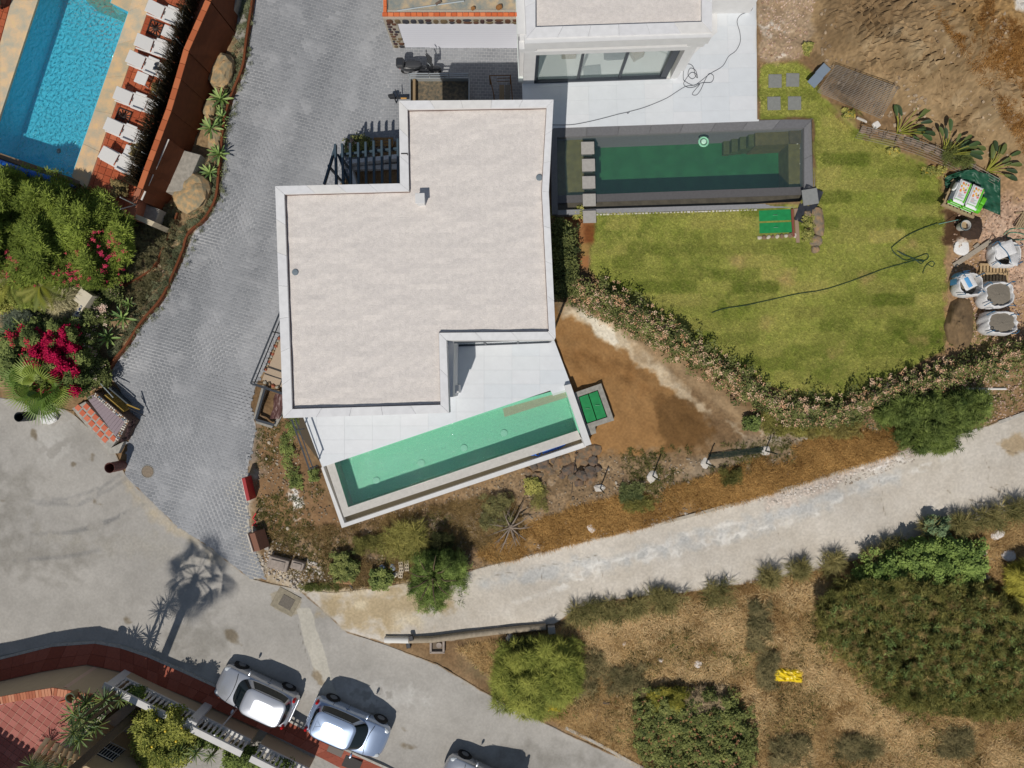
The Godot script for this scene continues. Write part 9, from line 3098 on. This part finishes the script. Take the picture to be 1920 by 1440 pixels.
	shrub("yellow_bush", "vivid yellow-green broom bush at the right edge", "bush", [1890, 1070, 1935, 1055, 1935, 1130, 1905, 1120], 1.5, "feather", 520, lc(96, 96, 8), lc(136, 130, 24), 1.2, 0.6)
	shrub("twiggy_bush", "leafless grey-brown twiggy bush above flowered thicket", "bush", blob(1320, 1320, 46, 34), 0.7, "feather", 620, lc(84, 70, 56), lc(160, 138, 112), 1.2, 0.6)
	k = 0
	for q in [[1090, 1265, 36, 44], [1180, 1275, 36, 30], [1420, 1180, 18, 40], [1440, 1260, 22, 30], [1790, 1390, 24, 26], [1480, 1400, 40, 26], [1600, 1400, 44, 22]]:
		shrub("grey_shrub", ["grey-green dry shrub right of the feathery shrub", "pale dry shrub in middle of the dry grass slope", "slim dark shrub standing in the dry grass", "dry olive shrub left of large yellow sack", "dull green shrub below the largest thicket", "olive patch of scrub at bottom right of flowered thicket", "olive scrub patch at the bottom below the yellow sack"][k], "shrub", blob(q[0], q[1], q[2], q[3], 14, 0.5), 0.4, "feather", 240, lc(58, 58, 34), lc(112, 100, 68), 1.2, 0.5)
		k += 1
	# tussocks along the lower edge of the track
	k = 0
	for q in [[1090, 1145, 22], [1120, 1140, 20], [1158, 1138, 24], [1192, 1132, 16], [1230, 1125, 24], [1255, 1118, 20], [1345, 1108, 22], [1440, 1075, 12], [1495, 1062, 12], [1560, 1050, 16], [1640, 1040, 24], [1680, 1025, 20], [1748, 985, 18], [1800, 975, 14], [1850, 965, 20], [1905, 950, 22]]:
		var o := gp(q[0], q[1])
		var t := thing("tussock", nth(k) + " tussock of fountain grass from the west along the track's lower edge", "grass tussock", o, "grass tussocks along the track")
		mass(t, blob(q[0], q[1] + 6, q[2], q[2] * 0.8, 12, 0.35), 0.55, "tuft", 48, lc(52, 58, 24), lc(118, 108, 64), 0.9, 0.4, null, "blades", 0.3)
		k += 1
	var bb_ := thing("kerb_bush", "blue-green leafy bush with a long shadow by the track", "bush", gp(1760, 995))
	mass(bb_, blob(1758, 992, 22, 20), 0.9, "round", 380, lc(44, 70, 48), lc(92, 118, 84), 1.1, 0.4)
	# ---- banana-like plants on the cut slope
	var sl := [leaf_mat("strel_a", 66, 88, 46), leaf_mat("strel_b", 92, 104, 54), leaf_mat("strel_c", 52, 72, 44)]
	var stalk := leaf_mat("strel_stalk", 150, 150, 62)
	k = 0
	for q in [[1682, 250], [1768, 292], [1848, 322]]:
		var o := gp(q[0], q[1])
		var t := thing("strelitzia", ["large-leaved strelitzia nearest the steel mesh on the cut slope", "middle large-leaved strelitzia above the stone row", "large-leaved strelitzia nearest the tarpaulin"][k], "strelitzia", o)
		for i in 13:
			var a := rr(-0.6, 2.2)
			var d := v3(cos(a), rr(0.7, 1.6), -sin(a)).normalized()
			var e := o + d * rr(0.6, 1.1)
			part("stalk", nb().tube([o, o.lerp(e, 0.6) + v3(0, 0.1, 0), e], [0.03, 0.022, 0.014], 5), stalk, t)
			var l := part("leaf", strap_leaf(0.2, 0.2, 0.35), sl[rng.randi() % 3], t)
			l.transform = Transform3D((yb(a + rr(-0.3, 0.3)) * Basis(Vector3.BACK, rr(-0.3, 0.3))).scaled_local(ONE3 * rr(0.35, 0.6)), e - base_of(t))
		if k == 1:
			mass(t, blob(1800, 292, 26, 20), 0.6, "fine", 260, lc(52, 66, 30), lc(96, 106, 50), 1.1, 0.4)
		k += 1
	k = 0
	for q in [[1592, 212, 10, 8], [1676, 285, 10, 7], [1750, 322, 22, 10], [1516, 93, 8, 10], [1515, 430, 12, 26], [1085, 398, 8, 10], [1038, 397, 5, 9]]:
		var t := shrub("small_weed", ["yellow-flowered weed at the top of the stone row", "small yellow-flowered weed at middle of the stone row", "straggling yellow-flowered weed beside the tarpaulin", "small green weed at the foot of the cut slope", "yellowish weeds between the pump pit and long rock", "straw-coloured weed at the dark pool's stepping stones", "pink-flowered weed against the house by the dark pool"][k], "weed", blob(q[0], q[1], q[2], q[3]), 0.3, "round", 90, lc(70, 84, 30), lc(136, 132, 62), 0.7, 0.3)
		if k < 3:
			mass(t, blob(q[0], q[1], q[2], q[3]), 0.34, "bloom", 14, lc(226, 190, 60), lc(240, 214, 110), 0.5, 0.3, petal(), "blossoms", 1.0)
		k += 1
	var ps := shrub("planter_shrub", "pink-flowered shrub beside the blue-grey pergola", "shrub", [650, 278, 668, 258, 690, 256, 694, 282, 668, 290], 1.0, "broad", 260, lc(44, 54, 24), lc(100, 104, 54), 0.8, 0.4)
	mass(ps, blob(666, 272, 12, 10), 1.05, "bloom", 34, lc(224, 176, 160), lc(236, 204, 190), 0.8, 0.4, petal(), "blossoms", 1.0)
	south_plants(yc)

func south_plants(yc: Array) -> void:
	# tall palm whose crown stands mostly below the picture
	var o := gp(270, 1325)
	o.y = -0.4
	var h := 8.2
	var crown := v3(o.x + 0.15, h, o.z - 0.1)
	var t := thing("tall_palm", "tall fan palm with its trunk leaning out of the lower left corner", "palm", o)
	part("trunk", nb().tube([o - v3(0, 0.3, 0), o + v3(0.0, 0.3, 0), o.lerp(crown, 0.4), crown], [0.3, 0.22, 0.18, 0.16], 12), mat("tall_palm_bark", sc(112, 98, 82), 0.95, tn("palmbark"), 1.0), t)
	palm_crown(t, crown, 23, 1.15, 0.95, [leaf_mat("wash_a", 70, 88, 42), leaf_mat("wash_b", 94, 108, 56), leaf_mat("wash_c", 52, 70, 36)], -1.1, 1.0)
	var dry := fan(22, 0.7, 0.8)
	for k in 14:
		var l := part("dead_frond", dry, leaf_mat("wash_dead", 128, 104, 68), t)
		l.transform = Transform3D(yb(k * 2.4) * Basis(Vector3.BACK, -1.25), crown - v3(0, 0.35, 0) - base_of(t))
	# yuccas on stems
	var k := 0
	for q in [[183, 1318, 1.9, 0.62], [150, 1348, 4.2, 0.62], [224, 1312, 1.7, 0.5], [138, 1374, 4.9, 0.62], [336, 1412, 1.7, 0.55], [368, 1412, 1.6, 0.5], [300, 1262, 1.0, 0.4], [395, 1418, 1.4, 0.42], [60, 1436, 3.0, 0.6], [115, 1436, 3.0, 0.6]]:
		var g := -0.2
		var c := pt(q[0], q[1], g + q[2])
		c = pt(q[0], q[1], g + q[2])
		var b := v3(c.x, g, c.z)
		if k == 6:
			k += 1
			continue
		var y := thing("yucca", ["stemmed yucca over the patio's upper corner", "stemmed yucca in the middle of the dark garden cluster", "pale stemmed yucca by the western balustrade pier", "lowest stemmed yucca above the barred window", "stemmed yucca in front of the lemon tree", "stemmed yucca right of the lemon tree's foot", "", "small yucca against the second balustrade run", "spiky yucca at the bottom edge left of the roof tiles", "spiky yucca at the bottom edge above the roof tiles"][k], "yucca", b)
		part("stem", nb().tube([b - v3(0, 0.4, 0), b.lerp(c, 0.5) + v3(0.03, 0, 0), c], [0.08, 0.065, 0.06], 8), mt("palm_trunk"), y)
		rosette(y, c, 44, q[3], 0.032, 0.06, yc, -0.7, 1.3)
		k += 1
	var yc2 := thing("yucca", "dense clump of dark yucca heads between patio and lamp-side balustrade", "yucca", pt(175, 1350, -0.2))
	for q in [[160, 1318, 2.4], [140, 1338, 2.6], [172, 1338, 2.2], [158, 1362, 2.5], [180, 1362, 2.0], [150, 1386, 2.6], [196, 1312, 2.2]]:
		var c := pt(q[0], q[1], q[2])
		rosette(yc2, c, 38, 0.62, 0.045, 0.08, yc, -0.9, 1.2)
		part("stem", nb().tube([v3(c.x, -0.5, c.z), c], [0.09, 0.07], 7), mt("palm_trunk"), yc2)
	# lemon tree and other greenery behind the balustrade
	var lo := pt(318, 1362, -0.2)
	var lt := thing("lemon_tree", "bright yellow-green lemon tree behind the white balustrade", "tree", lo)
	stems(lt, lo, 1.8, 0.8, 6, 0.05)
	mass(lt, [275, 1335, 305, 1325, 330, 1335, 350, 1360, 368, 1375, 350, 1400, 330, 1430, 290, 1440, 262, 1420, 268, 1390, 250, 1372], 1.9, "broad", 1900, lc(62, 76, 16), lc(120, 124, 40), 1.0, 0.7, null, "foliage", 0.6, 0.0, 0.4)
	var fruit := nb()
	for q in [[310, 1371], [295, 1350], [330, 1390], [285, 1400], [340, 1365]]:
		fruit = nb().stone(pt(q[0], q[1], 2.0), v3(0.09, 0.09, 0.11), 0.3, 0.0, 3, 6, 8)
		part("lemon", fruit, mat("lemon_yellow", sc(240, 206, 40), 0.5), lt)
	for q in [[455, 1418, 34, 18, "dark leafy shrub behind the second balustrade run", 700], [390, 1385, 22, 14, "leafy green shrub filling the gap below lamp pole", 420], [255, 1300, 16, 12, "yellow-green shrub under the western balustrade", 260], [520, 1440, 30, 12, "dark shrub at the bottom edge behind short balustrade", 400]]:
		var s := thing("garden_shrub", q[4], "shrub", pt(q[0], q[1], 0.0))
		mass(s, blob(q[0], q[1], q[2], q[3]), 1.1, "broad", q[5], lc(36, 56, 22), lc(98, 120, 48), 0.9, 0.5, null, "foliage", 0.6, 0.0, 0.4)
	var wp := thing("white_gravel_bed", "bed of white pebbles behind the balustrade", "gravel bed", pt(330, 1325, -0.1))
	part("bed", gravel_bed(flat([236, 1290, 372, 1356, 470, 1404, 460, 1425, 360, 1385, 240, 1315], 0.05), 0.0, 0.05), mat("white_pebbles", sc(214, 202, 184), 0.95, tn("agg"), 1.6), wp)

func nth(k: int) -> String:
	return ["first", "second", "third", "fourth", "fifth", "sixth", "seventh", "eighth", "ninth", "tenth", "eleventh", "twelfth", "thirteenth", "fourteenth", "fifteenth", "sixteenth", "seventeenth", "eighteenth", "nineteenth", "twentieth"][k]
